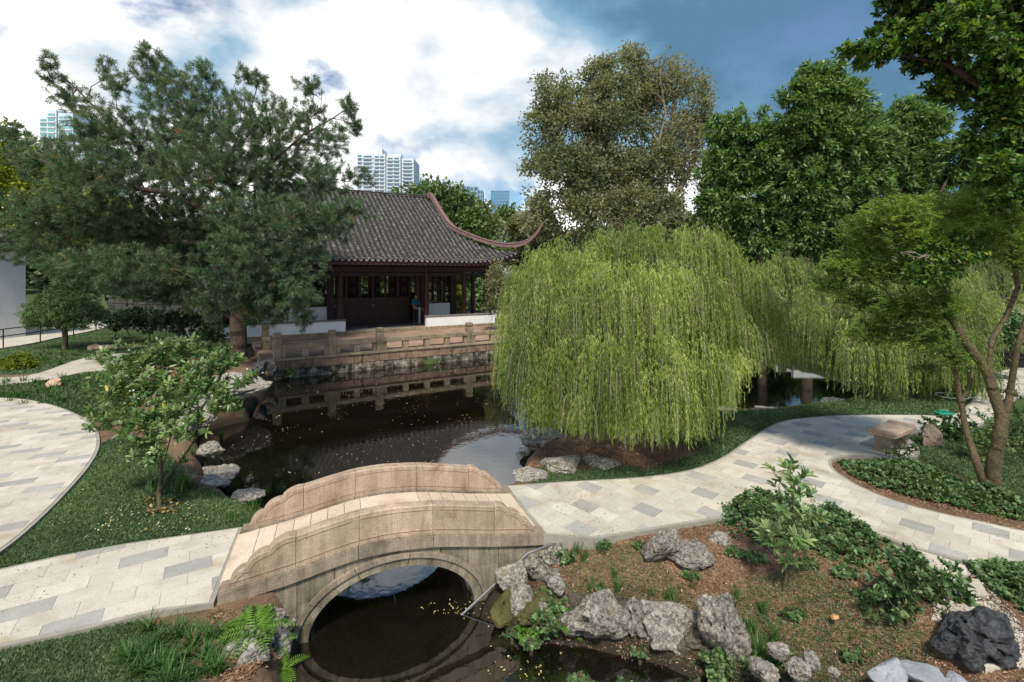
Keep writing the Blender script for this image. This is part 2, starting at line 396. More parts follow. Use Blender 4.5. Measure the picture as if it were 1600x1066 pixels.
WHITE = surf('white_render', (0.72, 0.74, 0.76), (0.80, 0.81, 0.82), 1.5, 0.8, 0.1, 60, None, 0.02, (0.60, 0.61, 0.58), 1.5, (0.55, 0.8), streak=.03)
GREYCAP = surf('grey_cap', (0.13, 0.125, 0.115), (0.2, 0.19, 0.175), 4, 0.85, 0.2, 80, None, 0.2)
WALLST = surf('embankment_stone', (0.24, 0.155, 0.11), (0.40, 0.28, 0.20), 2.5, 0.9, 0.4, 60, (0.10, 0.07, 0.05), 0.35, (0.09, 0.07, 0.05), 2.6, (0.50, 0.64), rand=0.2, bump_dist=0.01, streak=.3)
WALLST2 = surf('stained_stone', (0.22, 0.19, 0.14), (0.55, 0.50, 0.42), 4.5, 0.9, 0.4, 30, (0.10, 0.08, 0.06), 0.4, (0.06, 0.055, 0.035), 3.0, (0.46, 0.58), rand=0.15, bump_dist=0.01, streak=.55)
RAILST = surf('railing_stone', (0.27, 0.21, 0.145), (0.40, 0.32, 0.23), 4, 0.9, 0.3, 60, (0.14, 0.11, 0.08), 0.35, (0.17, 0.15, 0.08), 2.5, (0.50, 0.68), rand=0.10, bump_dist=0.006, streak=.18)
FLOORST = surf('terrace_stone', (0.27, 0.17, 0.12), (0.42, 0.29, 0.21), 2.0, 0.9, 0.3, 80, None, 0.25, rand=0.14, bump_dist=0.006)
METAL = surf('galvanised_pipe', (0.20, 0.215, 0.225), (0.28, 0.295, 0.31), 8, 0.6, 0.05, 60, None, 0.1, metallic=0.6)
DKMETAL = surf('dark_metal', (0.03, 0.025, 0.022), (0.05, 0.04, 0.035), 8, 0.6, 0.1, 60, None, 0.1)
GRAVEL = surf('gravel', (0.25, 0.23, 0.2), (0.5, 0.47, 0.42), 30, 0.9, 0.5, 120, None, 0.3, rand=0.2)
def water_mat():
    m, nt, out = node_mat('pond_water'); N, L = nt.nodes, nt.links
    b = N.new('ShaderNodeBsdfPrincipled'); b.inputs['Roughness'].default_value = 0.03; b.inputs['IOR'].default_value = 2.3
    g = N.new('ShaderNodeNewGeometry')
    n = mk_noise(nt, g.outputs['Position'], 0.6, 4, 0.6)
    L.new(mk_ramp(nt, n, [(0.35, (0.003, 0.003, 0.0015)), (0.7, (0.009, 0.008, 0.004))]), b.inputs['Base Color'])
    n2 = mk_noise(nt, g.outputs['Position'], 7.0, 3, 0.5, 0.4)
    bp = N.new('ShaderNodeBump'); bp.inputs['Strength'].default_value = 0.05; bp.inputs['Distance'].default_value = 0.02
    L.new(n2, bp.inputs['Height']); L.new(bp.outputs[0], b.inputs['Normal']); L.new(b.outputs[0], out.inputs[0]); return m
WATER = water_mat()

# ------------------------------------------------------------------ layout outlines (world xy)
TH = R(31.1)
PF = Frame(-8.18, 16.2, TH)          # pavilion / terrace frame: x along the embankment, y away from the pond
BF = Frame(-2.12, 4.585, R(20.0))    # bridge frame: x along the bridge, y across it, front face at y=0
def Wl(lst, z=0.6): return [W(x, y, z)[:2] for x, y in lst]
pond = ([PF.pt(0.0, 0.1)[:2], PF.pt(8, 0.1)[:2], PF.pt(20, 0.1)[:2], PF.pt(22.5, -1.5)[:2]]
        + Wl([(1262, 564), (1310, 576), (1352, 598)], 0.0)
        + Wl([(1350, 620), (1320, 634), (1210, 643), (1120, 645), (1000, 668), (905, 688), (850, 700), (822, 722), (806, 757)], 0.42)
        + [BF.pt(2.0, 1.3)[:2], BF.pt(1.95, -0.05)[:2]]
        + Wl([(785, 975), (815, 1005), (870, 1012), (1000, 1035), (1100, 1064), (1180, 1095), (1300, 1150)], 0.0)
        + [(3.0, 1.5), (3.0, -2.0), (-2.3, -2.0)]
        + Wl([(436, 1100), (446, 1050)], 0.0) + [BF.pt(0.0, -0.05)[:2], BF.pt(0.0, 1.3)[:2]]
        + Wl([(402, 798), (352, 778), (330, 760), (318, 742)], 0.42) + Wl([(300, 722), (296, 700), (312, 676), (380, 657), (396, 628), (420, 603)], 0.0))
pond = np.array(pond)
circle_poly = curve_poly(Wl([(60, 627), (112, 643), (147, 666), (156, 692), (142, 724), (103, 770), (50, 822), (0, 862), (-120, 945), (-500, 985), (-900, 900), (-900, 700), (-500, 640), (-160, 618), (0, 621)]), 5)
left_poly = np.array(Wl([(363, 822), (200, 848), (90, 868), (0, 888), (-120, 915), (-500, 990), (-700, 1100), (-260, 1068), (0, 1010), (120, 985), (240, 956), (352, 927)]))
lp0 = BF.pt(-0.62, -0.06)[:2]; lp1 = BF.pt(-0.62, 1.32)[:2]
left_poly[0] = lp1; left_poly[-1] = lp0
rp0 = BF.pt(2.62, -0.03)[:2]; rp1 = BF.pt(2.62, 1.30)[:2]
_far = curve_poly(Wl([(880, 752), (1000, 745), (1080, 733), (1130, 713), (1165, 690), (1215, 660), (1275, 651), (1350, 648), (1430, 648), (1488, 648), (1516, 628), (1540, 598), (1556, 582), (1600, 573), (1680, 570)]), 4, False)
_mid = curve_poly(Wl([(1700, 612), (1600, 617), (1580, 632), (1552, 652), (1520, 669), (1480, 674), (1438, 676), (1412, 680), (1425, 688), (1437, 702), (1430, 714), (1395, 718), (1345, 712), (1304, 716), (1303, 732), (1340, 757), (1400, 782), (1480, 803), (1540, 815), (1600, 828), (1760, 850)]), 4, False)
_near = curve_poly(Wl([(1760, 935), (1600, 886), (1530, 880), (1470, 868), (1410, 850), (1350, 828), (1280, 812), (1200, 802), (1110, 812), (990, 832), (930, 841)]), 4, False)
right_poly = np.vstack([[rp1], _far, _mid, _near, [rp0]])
farleft_poly = curve_poly(Wl([(-200, 592), (0, 590), (60, 583), (130, 560), (200, 552), (240, 560), (225, 574), (140, 580), (80, 592), (0, 601), (-200, 606)]), 4)
ramp_poly = curve_poly(Wl([(-200, 522), (0, 517), (60, 513), (110, 508), (160, 500), (172, 503), (165, 512), (95, 527), (0, 545), (-200, 560)]), 4)
east_poly = curve_poly([PF.pt(*p)[:2] for p in [(12.5, 10.0), (14, 12), (19, 19), (26, 24), (30, 20), (24, 15), (17, 10), (14.5, 7)]], 4)
lawn_l = np.array(Wl([(0, 862), (50, 822), (103, 770), (142, 724), (156, 692), (185, 680), (235, 690), (270, 720), (300, 752), (345, 772), (402, 795), (385, 818), (363, 824), (200, 850), (0, 890), (-100, 925)]))
lawn_bl = np.array(Wl([(-250, 1060), (0, 1010), (120, 986), (215, 966), (330, 1100), (-250, 1200)]))
lawn_w = np.array(Wl([(808, 757), (880, 746), (930, 738), (1000, 735), (1110, 702), (1000, 680), (1100, 648), (1120, 640), (1210, 638), (1335, 620), (1400, 606), (1530, 590), (1545, 595), (1518, 626), (1488, 650), (1275, 652), (1215, 662), (1165, 692), (1130, 715), (1080, 735), (1000, 747), (880, 754)]))
lawn_i = np.array(Wl([(1412, 680), (1480, 676), (1560, 672), (1700, 700), (1700, 830), (1600, 790), (1500, 740), (1440, 716), (1437, 702)]))
lawn_fl = np.array(Wl([(-100, 562), (0, 546), (95, 528), (165, 513), (250, 506), (340, 510), (372, 545), (340, 560), (240, 552), (200, 551), (130, 559), (60, 582), (-100, 590)]))
lawn_fl2 = np.array(Wl([(-100, 608), (0, 602), (80, 593), (140, 581), (200, 577), (240, 600), (200, 650), (160, 650), (112, 642), (60, 626), (0, 620), (-100, 620)]))
terrace_poly = np.array([PF.pt(*p)[:2] for p in [(-0.3, 0.12), (21, 0.12), (21, 18), (-3.4, 18), (-3.4, 5.2), (-0.3, 4.0)]])
def ground_z(P):
    d = sdf(pond, P)
    base = np.full(len(P), 0.565)
    n = fbm(np.c_[P * 1.7, np.zeros(len(P))], 5, 4) * 0.02
    # mound right of the bridge falls towards the pool
    dn = np.where((P[:, 1] < 6.0) & (P[:, 0] > -0.4) & (P[:, 0] < 5), smooth(1.3, 0.1, d) * 0.40, 0)
    base = base - dn + n
    for pg in PATHS_ALL:
        dd = sdf(pg, P); base = np.where(dd < 0.12, np.minimum(base, 0.56 - 0.03 * smooth(0.12, -0.1, dd)), base)
    base = np.where(sdf(terrace_poly, P) < 0, 0.45, base)
    far = np.hypot(P[:, 0], P[:, 1])
    base = base + smooth(30, 120, far) * fbm(np.c_[P * 0.02, np.zeros(len(P))], 9, 3) * 0.6
    rag = fbm(np.c_[P * 2.2, np.ones(len(P))], 8, 3) * 0.10
    return -0.6 + (base + 0.6) * smooth(-0.38, 0.16, d + rag * smooth(1.5, 0.1, np.abs(d)))
PATHS_ALL = [circle_poly, left_poly, right_poly]
def gz(x, y): return float(ground_z(np.array([[x, y]]))[0])

def build_ground():
    xs = np.concatenate([[-1500, -700, -300, -150, -80, -50, -35, -27, -22], np.linspace(-18, -7, 70)[:-1], np.linspace(-7, 9, 230)[:-1], np.linspace(9, 24, 90), [27, 32, 40, 60, 100, 200, 400, 800, 1500]])
    ys = np.concatenate([[-60, -20, -8, -3, 0], np.linspace(1.5, 10, 160)[:-1], np.linspace(10, 30, 130), [33, 37, 42, 50, 60, 80, 110, 160, 250, 400, 700, 1200, 2000]])
    X, Y = np.meshgrid(xs, ys); P = np.c_[X.ravel(), Y.ravel()]
    Z = ground_z(P); V = np.c_[P, Z]; nx = len(xs)
    I = np.arange(len(ys) - 1)[:, None] * nx + np.arange(nx - 1)[None, :]; I = I.ravel()
    Q = np.c_[I, I + 1, I + nx + 1, I + nx]
    C = V[Q].mean(1); c2 = C[:, :2]
    mi = np.zeros(len(Q), int)
    wob = np.c_[fbm(np.c_[c2 * 4, np.zeros(len(c2))], 3, 2), fbm(np.c_[c2 * 4, np.zeros(len(c2))], 4, 2)] * 0.06
    for lw in (lawn_l, lawn_bl, lawn_w, lawn_i, lawn_fl, lawn_fl2): mi[pip(lw, c2 + wob)] = 1
    mi[(np.hypot(c2[:, 0], c2[:, 1]) > 22) | (c2[:, 1] > 19)] = 2
    mi[(c2[:, 0] > 8) & (c2[:, 1] > 9)] = 2
    mi[sdf(pond, c2) < -0.25] = 3
    me = mesh_arrays('ground', V, Q, [SOIL, TURF, MEADOW, POOLBED], smooth_=True, midx=mi)
    tagset(link('ground', me), kind='structure')
    mb = MB(); mb.add([(-14, -4, 0), (32, -4, 0), (32, 34, 0), (-14, 34, 0)], [(0, 1, 2, 3)])
    o = mb.build('water', WATER); o['kind'] = 'structure'
build_ground()

def clip_convex(sub, win):
    out = [tuple(p) for p in sub]
    n = len(win)
    for i in range(n):
        a = win[i]; b = win[(i + 1) % n]; inp = out; out = []
        if not inp: return []
        def side(p): return (b[0] - a[0]) * (p[1] - a[1]) - (b[1] - a[1]) * (p[0] - a[0])
        s_ = inp[-1]; ss = side(s_)
        for e in inp:
            se = side(e)
            if (se >= 0) != (ss >= 0):
                t = ss / (ss - se); out.append((s_[0] + t * (e[0] - s_[0]), s_[1] + t * (e[1] - s_[1])))
            if se >= 0: out.append(e)
            s_, ss = e, se
    return out
def area(p): return 0.5 * sum(p[i - 1][0] * p[i][1] - p[i][0] * p[i - 1][1] for i in range(len(p)))
def paved(name, poly, th, L_, W_, seed, dark_every=(3, 2), z=0.602, edge=True, view=None, maxn=298, dens=None):
    rng = random.Random(seed)
    root = empty(name, (float(poly[:, 0].mean()), float(poly[:, 1].mean()), 0.5), kind='structure')
    base = MB(); base.prism(poly.tolist(), 0.42, z - 0.006); base.build('edging', CONC, root)
    inner = []  # paving clipped to the outline shrunk a little
    P2 = poly
    e = np.roll(P2, -1, 0) - np.roll(P2, 1, 0); nn = norm(np.c_[-e[:, 1], e[:, 0]])
    if area(P2.tolist()) < 0: nn = -nn
    inner = P2 + nn * 0.045
    c, s = math.cos(th), math.sin(th)
    loc = np.c_[inner[:, 0] * c + inner[:, 1] * s, -inner[:, 0] * s + inner[:, 1] * c]
    if area(loc.tolist()) < 0: loc = loc[::-1]
    lst = loc.tolist(); j = 0.0013
    i0, i1 = int(loc[:, 1].min() / W_) - 1, int(loc[:, 1].max() / W_) + 1
    res = []
    for r in range(i0, i1 + 1):
        sh = (r % 2) * L_ * 0.5
        k0, k1 = int((loc[:, 0].min() - sh) / L_) - 1, int((loc[:, 0].max() - sh) / L_) + 1
        for k in range(k0, k1 + 1):
            x0, x1, y0, y1 = k * L_ + sh + j, (k + 1) * L_ + sh - j, r * W_ + j, (r + 1) * W_ - j
            cell = [(x0, y0), (x1, y0), (x1, y1), (x0, y1)]
            p = clip_convex(lst, cell)
            if len(p) < 3 or abs(area(p)) < 0.0012: continue
            dark = (r % 2 == 0) and ((2 * k + (r // 2) * dark_every[1]) % dark_every[0] == 0)
            cx, cy = (x0 + x1) / 2, (y0 + y1) / 2
            wx, wy = cx * c - cy * s, cx * s + cy * c
            pxw = [(q[0] * c - q[1] * s, q[0] * s + q[1] * c) for q in p]
            res.append((wy + abs(wx) * 0.3 if wy > 2.5 else 99, pxw, dark))
    def vis(q):
        x = sum(a for a, b in q) / len(q); y = sum(b for a, b in q) / len(q)
        if y < 3.2: return False
        px = 800 + x / y * F
        return -60 < px < 1660
    seen = sorted([r_ for r_ in res if vis(r_[1])], key=lambda r_: r_[0]); rest = [r_ for r_ in res if not vis(r_[1])]
    for n_, (d, q, dark) in enumerate(seen[:maxn]):
        mb = MB(); mb.prism(q, z - 0.03, z + rng.uniform(-0.0012, 0.0012))
        cen = (sum(a for a, b in q) / len(q), sum(b for a, b in q) / len(q), z)
        me = mb.mesh('paver', PAVER_D if dark else PAVER, cen)
        o = piece('paver', me, root, cen)
        if dark: o['label'] = 'grey paver'
    lo = seen[maxn:] + rest
    if lo:
        mb = MB()
        for d, q, dark in lo: mb.prism(q, z - 0.03, z, 1 if dark else 0)
        mb.build('paving', [PAVER, PAVER_D], root, kind='stuff')
    return root
paved('plaza_pavement', circle_poly, R(28), 0.40, 0.20, 1, (6, 2))
paved('left_path', left_poly, R(32), 0.40, 0.22, 2, (6, 2))
paved('right_path', right_poly, R(-46), 0.30, 0.24, 3, (6, 2))
def slab_path(name, poly, z0, z1, m, kind='structure'):
    mb = MB(); mb.prism(poly.tolist(), z0, z1); return tagset(mb.build(name, m), kind=kind)
slab_path('garden_path', farleft_poly, 0.4, 0.60, PAVER)
slab_path('ramp', ramp_poly, 0.4, 0.62, PAVER)
slab_path('courtyard_path', east_poly, 0.4, 0.625, PAVER)
def stepping():
    root = empty('stepping_stone_path', (*W(1500, 920, 0.55)[:2], 0.52), kind='structure')
    slabs = [[(1418, 858), (1430, 853), (1508, 882), (1514, 897), (1480, 893), (1424, 876)],
             [(1446, 889), (1480, 895), (1530, 904), (1547, 932), (1500, 931), (1440, 915)], [(1466, 938), (1550, 937), (1572, 958), (1594, 977), (1505, 978), (1455, 965)],
             [(1500, 984), (1600, 984), (1660, 1040), (1540, 1040)]]
    for s_ in slabs:
        q = Wl(s_, 0.6); q = [tuple(p) for p in q]; mb = MB(); mb.prism(q, 0.47, 0.588)
        cen = np.mean(q, axis=0); piece('stone_slab', mb.mesh('stone_slab', PAVER, (*cen, 0.60)), root, (*cen, 0.60))
stepping()

# ------------------------------------------------------------------ bridge
def bridge():
    root = empty('stone_arch_bridge', BF.pt(0.99, 0.6, 0.0), 'low pink granite arch bridge with scrolled parapets over the pond', 'bridge')
    xa = np.array([-0.60, -0.46, 0.04, 0.30, 0.62, 0.95, 1.37, 1.70, 2.0, 2.62]); za = np.array([0.635, 0.655, 0.725, 0.78, 0.835, 0.845, 0.81, 0.75, 0.69, 0.59])
    def band(x):  # smooth top line of the cornice / deck
        k = np.array([-0.09, -0.045, 0, 0.045, 0.09]); return float(np.mean(np.interp(x + k, xa, za)))
    cx, RX, RZ = 0.99, 0.98, 0.68
    def ell(a, rx, rz): return (cx - rx * math.cos(a), rz * math.sin(a))
    # spandrel stones: two bands of blocks cut by the ring, per column
    def spandrel(y0, y1):
        ms = MB(BF)
        cols = [-0.60, -0.30, 0.06, 0.40, 0.75, 1.10, 1.45, 1.75, 2.10, 2.62]
        for i in range(len(cols) - 1):
            x0, x1 = cols[i] + 0.003, cols[i + 1] - 0.003
            xs = np.linspace(x0, x1, 7)
            top = [band(x) - 0.115 for x in xs]
            lo = [RZ * math.sqrt(max(0, 1 - ((x - cx) / RX) ** 2)) - 0.02 if abs(x - cx) < RX else -0.6 for x in xs]
            def strip(zl, zh):
                prof = [(x, b) for x, b in zip(xs, zl)] + [(x, t) for x, t in zip(xs[::-1], zh[::-1])]
                if max(h - l for h, l in zip(zh, zl)) < 0.03: return
                mb = MB(BF); mb.vprism(prof, y0, y1)
                c0 = BF.pt((x0 + x1) / 2, y0, 0.4); piece('spandrel_stone', mb.mesh('spandrel_stone', SPANDREL, c0), root, c0)
            mid = [min(t, max(l, 0.33 + 0.10 * (1 - abs(x - 1) / 1.6))) for x, t, l in zip(xs, top, lo)]
            strip([max(l, m_ + 0.003) if False else m_ + 0.003 for l, m_ in zip(lo, mid)], [max(t, m_ + 0.003) for t, m_ in zip(top, mid)])
            low = [min(max(l, -0.5), m_) for l, m_ in zip(lo, mid)]
            strip(low, mid)
    spandrel(0.0, 0.2); spandrel(1.04, 1.24)
    # arch ring: two mouldings of voussoirs on both faces, and the vault between
    nv = 11
    for (ya, yb, back) in ((-0.018, 0.22, 0), (1.02, 1.258, 1)):
        for i in range(nv):
            a0 = math.pi * i / nv + 0.004 if i else -0.35; a1 = math.pi * (i + 1) / nv - 0.004 if i < nv - 1 else math.pi + 0.35
            A = np.linspace(a0, a1, 6)
            prof = [ell(a, RX - 0.055, RZ - 0.05) for a in A] + [ell(a, RX - 0.15, RZ - 0.135) for a in A[::-1]]
            mb = MB(BF); mb.vprism(prof, ya + 0.008, yb - 0.004)
            c0 = BF.pt(*[ell((a0 + a1) / 2, RX, RZ)[0], ya, 0.3]); piece('voussoir', mb.mesh('voussoir', SPANDREL, c0), root, c0)
            if i % 2 == 0 or i == nv - 1:
                A = np.linspace(a0, min(a1 + math.pi / nv if i < nv - 1 else a1, math.pi + 0.35), 11)
                y_out = ya - 0.014 if not back else yb - 0.06; 
                prof = [ell(a, RX, RZ) for a in A] + [ell(a, RX - 0.052, RZ - 0.048) for a in A[::-1]]
                mb = MB(BF); mb.vprism(prof, y_out, y_out + 0.07)
                piece('arch_moulding', mb.mesh('arch_moulding', GRANITE_W, c0), root, c0)
    A = np.linspace(-0.35, math.pi + 0.35, 40)
    mb = MB(BF); mb.vprism([ell(a, RX - 0.12, RZ - 0.105) for a in A] + [ell(a, RX - 0.16, RZ - 0.145) for a in A[::-1]], 0.222, 1.018); mb.build('vault', SPANDREL, root)
    # abutments below the ground line
    # cornice bands
    cuts = [-0.60, 0.62, 1.37, 2.66]
    for (y0, y1) in ((-0.035, 0.17), (1.07, 1.275)):
        for i in range(3):
            xs = np.linspace(cuts[i] + 0.003, cuts[i + 1] - 0.003, 14)
            mb = MB(BF); mb.vprism([(x, band(x)) for x in xs] + [(x, band(x) - 0.115) for x in xs[::-1]], y0, y1)
            mb.vprism([(x, band(x) + 0.012) for x in xs] + [(x, band(x) + 0.001) for x in xs[::-1]], y0 + 0.014, y1 - 0.014)
            c0 = BF.pt((cuts[i] + cuts[i + 1]) / 2, y0, 0.7); piece('cornice_stone', mb.mesh('cornice_stone', GRANITE_W, c0), root, c0)
    # parapets
    hb = 0.30
    def lobes(x, left):
        """cloud-scroll stepping at the parapet ends: height above the band"""
        return None
    def top_line(x):
        return band(x) + hb
    # end scroll outlines expressed as (distance from the end, height above band)
    scroll = []
    def arc(x0, x1, h0, h1, bulge, n=7):
        for k in range(n + 1):
            t = k / n; yield (x0 + (x1 - x0) * (1 - math.cos(t * math.pi / 2)) if False else x0 + (x1 - x0) * t, h0 + (h1 - h0) * math.sin(t * math.pi / 2) ** 0.8)
    # each lobe rises steeply from its foot then flattens, leaving a small notch before the next
    for (d0, d1, h0, h1) in ((0.0, 0.14, 0.0, 0.125), (0.135, 0.33, 0.105, 0.225), (0.325, 0.56, 0.205, 0.30)):
        for k in range(8):
            t = k / 7.0; ph = t * math.pi * 0.56
            scroll.append((d0 + (d1 - d0) * (1 - math.cos(ph)) / (1 - math.cos(math.pi * 0.56)), h0 + (h1 + 0.012 - h0) * math.sin(ph)))
    segs = [(-0.52, 0.05), (0.05, 0.63), (0.63, 1.37), (1.37, 2.05), (2.05, 2.52)]
    def outline(x0, x1, first, last, inset=0.0):
        top = []
        if first: top += [(x0 + d, band(x0 + d) + 0.012 + h) for d, h in scroll if x0 + d < x1 - 0.02]
        else: top += [(x0, top_line(x0) + 0.012)]
        if last:
            pts = [(x1 - d * 0.84, band(x1 - d * 0.84) + 0.012 + h) for d, h in scroll if x1 - d * 0.84 > x0 + 0.02]
            top += pts[::-1]
        else:
            if not first:
                top += [(x, top_line(x) + 0.012) for x in np.linspace(x0, x1, 9)[1:]]
            else: top += [(x1, top_line(x1) + 0.012)]
        bx = np.linspace(x1, x0, 9)
        bot = [(x, band(x) + 0.0125) for x in bx]
        return top, bot
    for (y0, y1, face) in ((0.0, 0.13, -1), (1.11, 1.24, -1)):
        for i, (a, b) in enumerate(segs):
            fst, lst_ = i == 0, i == len(segs) - 1
            top, bot = outline(a + (0 if fst else 0.002), b - (0 if lst_ else 0.002), fst, lst_)
            mb = MB(BF)
            ch = 0.010
            # core and a chamfered top made of three slices across the thickness
            def inset(pr, d):
                out = []
                for k, (x, z_) in enumerate(pr):
                    p0 = pr[max(k - 1, 0)]; p1 = pr[min(k + 1, len(pr) - 1)]
                    t = norm(np.array([p1[0] - p0[0], p1[1] - p0[1]])); nx_, nz_ = -t[1], t[0]
                    if nz_ < 0 and abs(nx_) < 0.2: nx_, nz_ = -nx_, -nz_
                    out.append((x - nx_ * d, z_ - nz_ * d))
                return out
            t2 = inset(top, ch)
            n = len(top); nb = len(bot)
            V = []; 
            for (yy, tt) in ((y0, t2), (y0 + ch, top), (y1 - ch, top), (y1, t2)):
                V += [(x, yy, z_) for x, z_ in tt] + [(x, yy, z_) for x, z_ in bot]
            m_ = n + nb; Fs = []
            for l in range(3):
                Fs += [(l * m_ + k, l * m_ + (k + 1) % m_, (l + 1) * m_ + (k + 1) % m_, (l + 1) * m_ + k) for k in range(m_)]
            Fs += [tuple(range(m_ - 1, -1, -1)), tuple(3 * m_ + k for k in range(m_))]
            mb.add(V, Fs)
            # raised fillets framing each panel on both faces
            for (yy, dr) in ((y0, -1), (y1, 1)):
                lo_ = [(x, band(x) + 0.012 + 0.048) for x in np.linspace(a + 0.005, b - 0.005, 8)]
                up_ = inset(top, 0.045)
                for line in (lo_, up_):
                    line = [p for p in line if a + 0.001 <= p[0] <= b - 0.001]
                    if (fst or lst_) and line is up_: line = [p for p in line if p[1] > band(p[0]) + 0.055]
                    if len(line) > 1:
                        mb.sweep([(x, yy + dr * 0.002, z_) for x, z_ in line], [(-0.004, -0.004), (0.004, -0.004), (0.004, 0.004), (-0.004, 0.004)], up=(0, 1, 0))
            c0 = BF.pt((a + b) / 2, y0, 0.9); piece('parapet_stone', mb.mesh('parapet_stone', GRANITE, c0), root, c0)
    # deck slabs
    ds = [-0.62, -0.40, -0.22, -0.04, 0.14, 0.32, 0.50, 0.68, 1.36, 1.51, 1.66, 1.81, 1.96, 2.11, 2.26, 2.42, 2.62]
    for i in range(len(ds) - 1):
        xs = np.linspace(ds[i] + 0.003, ds[i + 1] - 0.003, 5 if i != 7 else 9)
        mb = MB(BF); mb.vprism([(x, band(x) - 0.004) for x in xs] + [(x, band(x) - 0.10) for x in xs[::-1]], 0.172, 1.068)
        c0 = BF.pt((ds[i] + ds[i + 1]) / 2, 0.6, 0.7); piece('deck_slab', mb.mesh('deck_slab', DECKST, c0), root, c0)
    xs = np.linspace(-0.61, 2.61, 40)
    fill = MB(BF); fill.vprism([(x, band(x) - 0.101) for x in xs] + [(x, min(band(x) - 0.13, (RZ - 0.12) * math.sqrt(max(0, 1 - ((x - cx) / (RX - 0.13)) ** 2)) + 0.02 if abs(x - cx) < RX - 0.13 else -0.6)) for x in xs[::-1]], 0.21, 1.03)
    fill.build('core', MORTAR, root)
bridge()
def pipe():
    a = BF.pt(2.72, -0.09, 0.50); b = BF.pt(2.42, -0.10, 0.47)
    c = np.array([(718 - 800) / F * 5.0, 5.0, -0.02]); d = c + (c - b) * 0.16
    mb = MB(); mb.tube([a, b + [0.02, 0, 0.0], b + (c - b) * 0.02, c, d], 0.013, 8)
    o = mb.build('drain_pipe', METAL, smooth_=True); tagset(o, 'thin grey metal pipe slanting from the bridge end down into the water', 'pipe')
pipe()

# ------------------------------------------------------------------ embankment, terrace, railings
def embank():
    root = empty('embankment_wall', PF.pt(8, 0.0, 0.0), 'granite block retaining wall below the terrace along the pond', 'retaining wall')
    rng = random.Random(5)
    core = MB(PF); core.box(-0.28, 21, 0.10, 0.5, -0.6, 0.60); core.build('wall_core', MORTAR, root)
    for (z0, z1, m, w0, w1, yo) in ((0.30, 0.605, WALLST, 0.55, 0.95, 0.0), (0.08, 0.295, WALLST2, 0.45, 0.8, 0.01), (-0.5, 0.075, WALLST2, 0.6, 0.9, 0.0)):
        x = -0.3
        while x < 19.5:
            w = rng.uniform(w0, w1)
            mb = MB(PF); mb.rbox(x + 0.004, x + w - 0.004, -0.02 + yo + rng.uniform(-0.008, 0.008), 0.099, z0 + 0.002, z1 - 0.002, 0.012)
            c0 = PF.pt(x + w / 2, 0, z0); piece('stone_block', mb.mesh('stone_block', m, c0), root, c0); x += w
        # end return at the left corner
    y = 0.1
    while y < 3.6:
        mb = MB(PF); mb.rbox(-0.32, -0.281, y + 0.004, y + 0.76, 0.0, 0.605, 0.01); c0 = PF.pt(-0.3, y, 0); piece('stone_block', mb.mesh('stone_block', WALLST, c0), root, c0); y += 0.77
    x = -0.36
    while x < 19.5:
        w = rng.uniform(1.0, 1.5)
        mb = MB(PF); mb.rbox(x + 0.003, x + w - 0.003, -0.07, 0.34, 0.608, 0.692, 0.012)
        c0 = PF.pt(x + w / 2, 0, 0.65); piece('coping_stone', mb.mesh('coping_stone', RAILST, c0), root, c0); x += w
embank()
def terrace():
    root = empty('terrace', PF.pt(8, 3, 0.5), kind='structure')
    mb = MB(PF); mb.box(-0.27, 20.5, 0.51, 17, 0.3, 0.665); mb.build('terrace_base', MORTAR, root)
    rng = random.Random(8); y = 0.36; r = 0
    while y < 5.6:
        d = 0.66; x = -0.27 + (r % 2) * -0.0
        x = -0.27 - (0.5 if r % 2 else 0)
        while x < 16:
            w = rng.choice((0.8, 1.0, 1.1)); xa = max(x, -0.27)
            if x + w > xa + 0.05:
                m2 = MB(PF); m2.box(xa + 0.006, x + w - 0.006, y + 0.006, y + d - 0.006, 0.63, 0.688 + rng.uniform(-0.003, 0.003))
                c0 = PF.pt(x + w / 2, y + d / 2, 0.66); piece('terrace_paver', m2.mesh('terrace_paver', FLOORST, c0), root, c0)
            x += w
        y += d; r += 1
terrace()
def post_mesh():
    mb = MB(); mb.rbox(-0.13, 0.13, -0.13, 0.13, 0, 0.66, 0.015); mb.rbox(-0.105, 0.105, -0.105, 0.105, 0.655, 0.70, 0.005); mb.rbox(-0.135, 0.135, -0.135, 0.135, 0.698, 0.86, 0.035)
    return mb.mesh('post', RAILST)
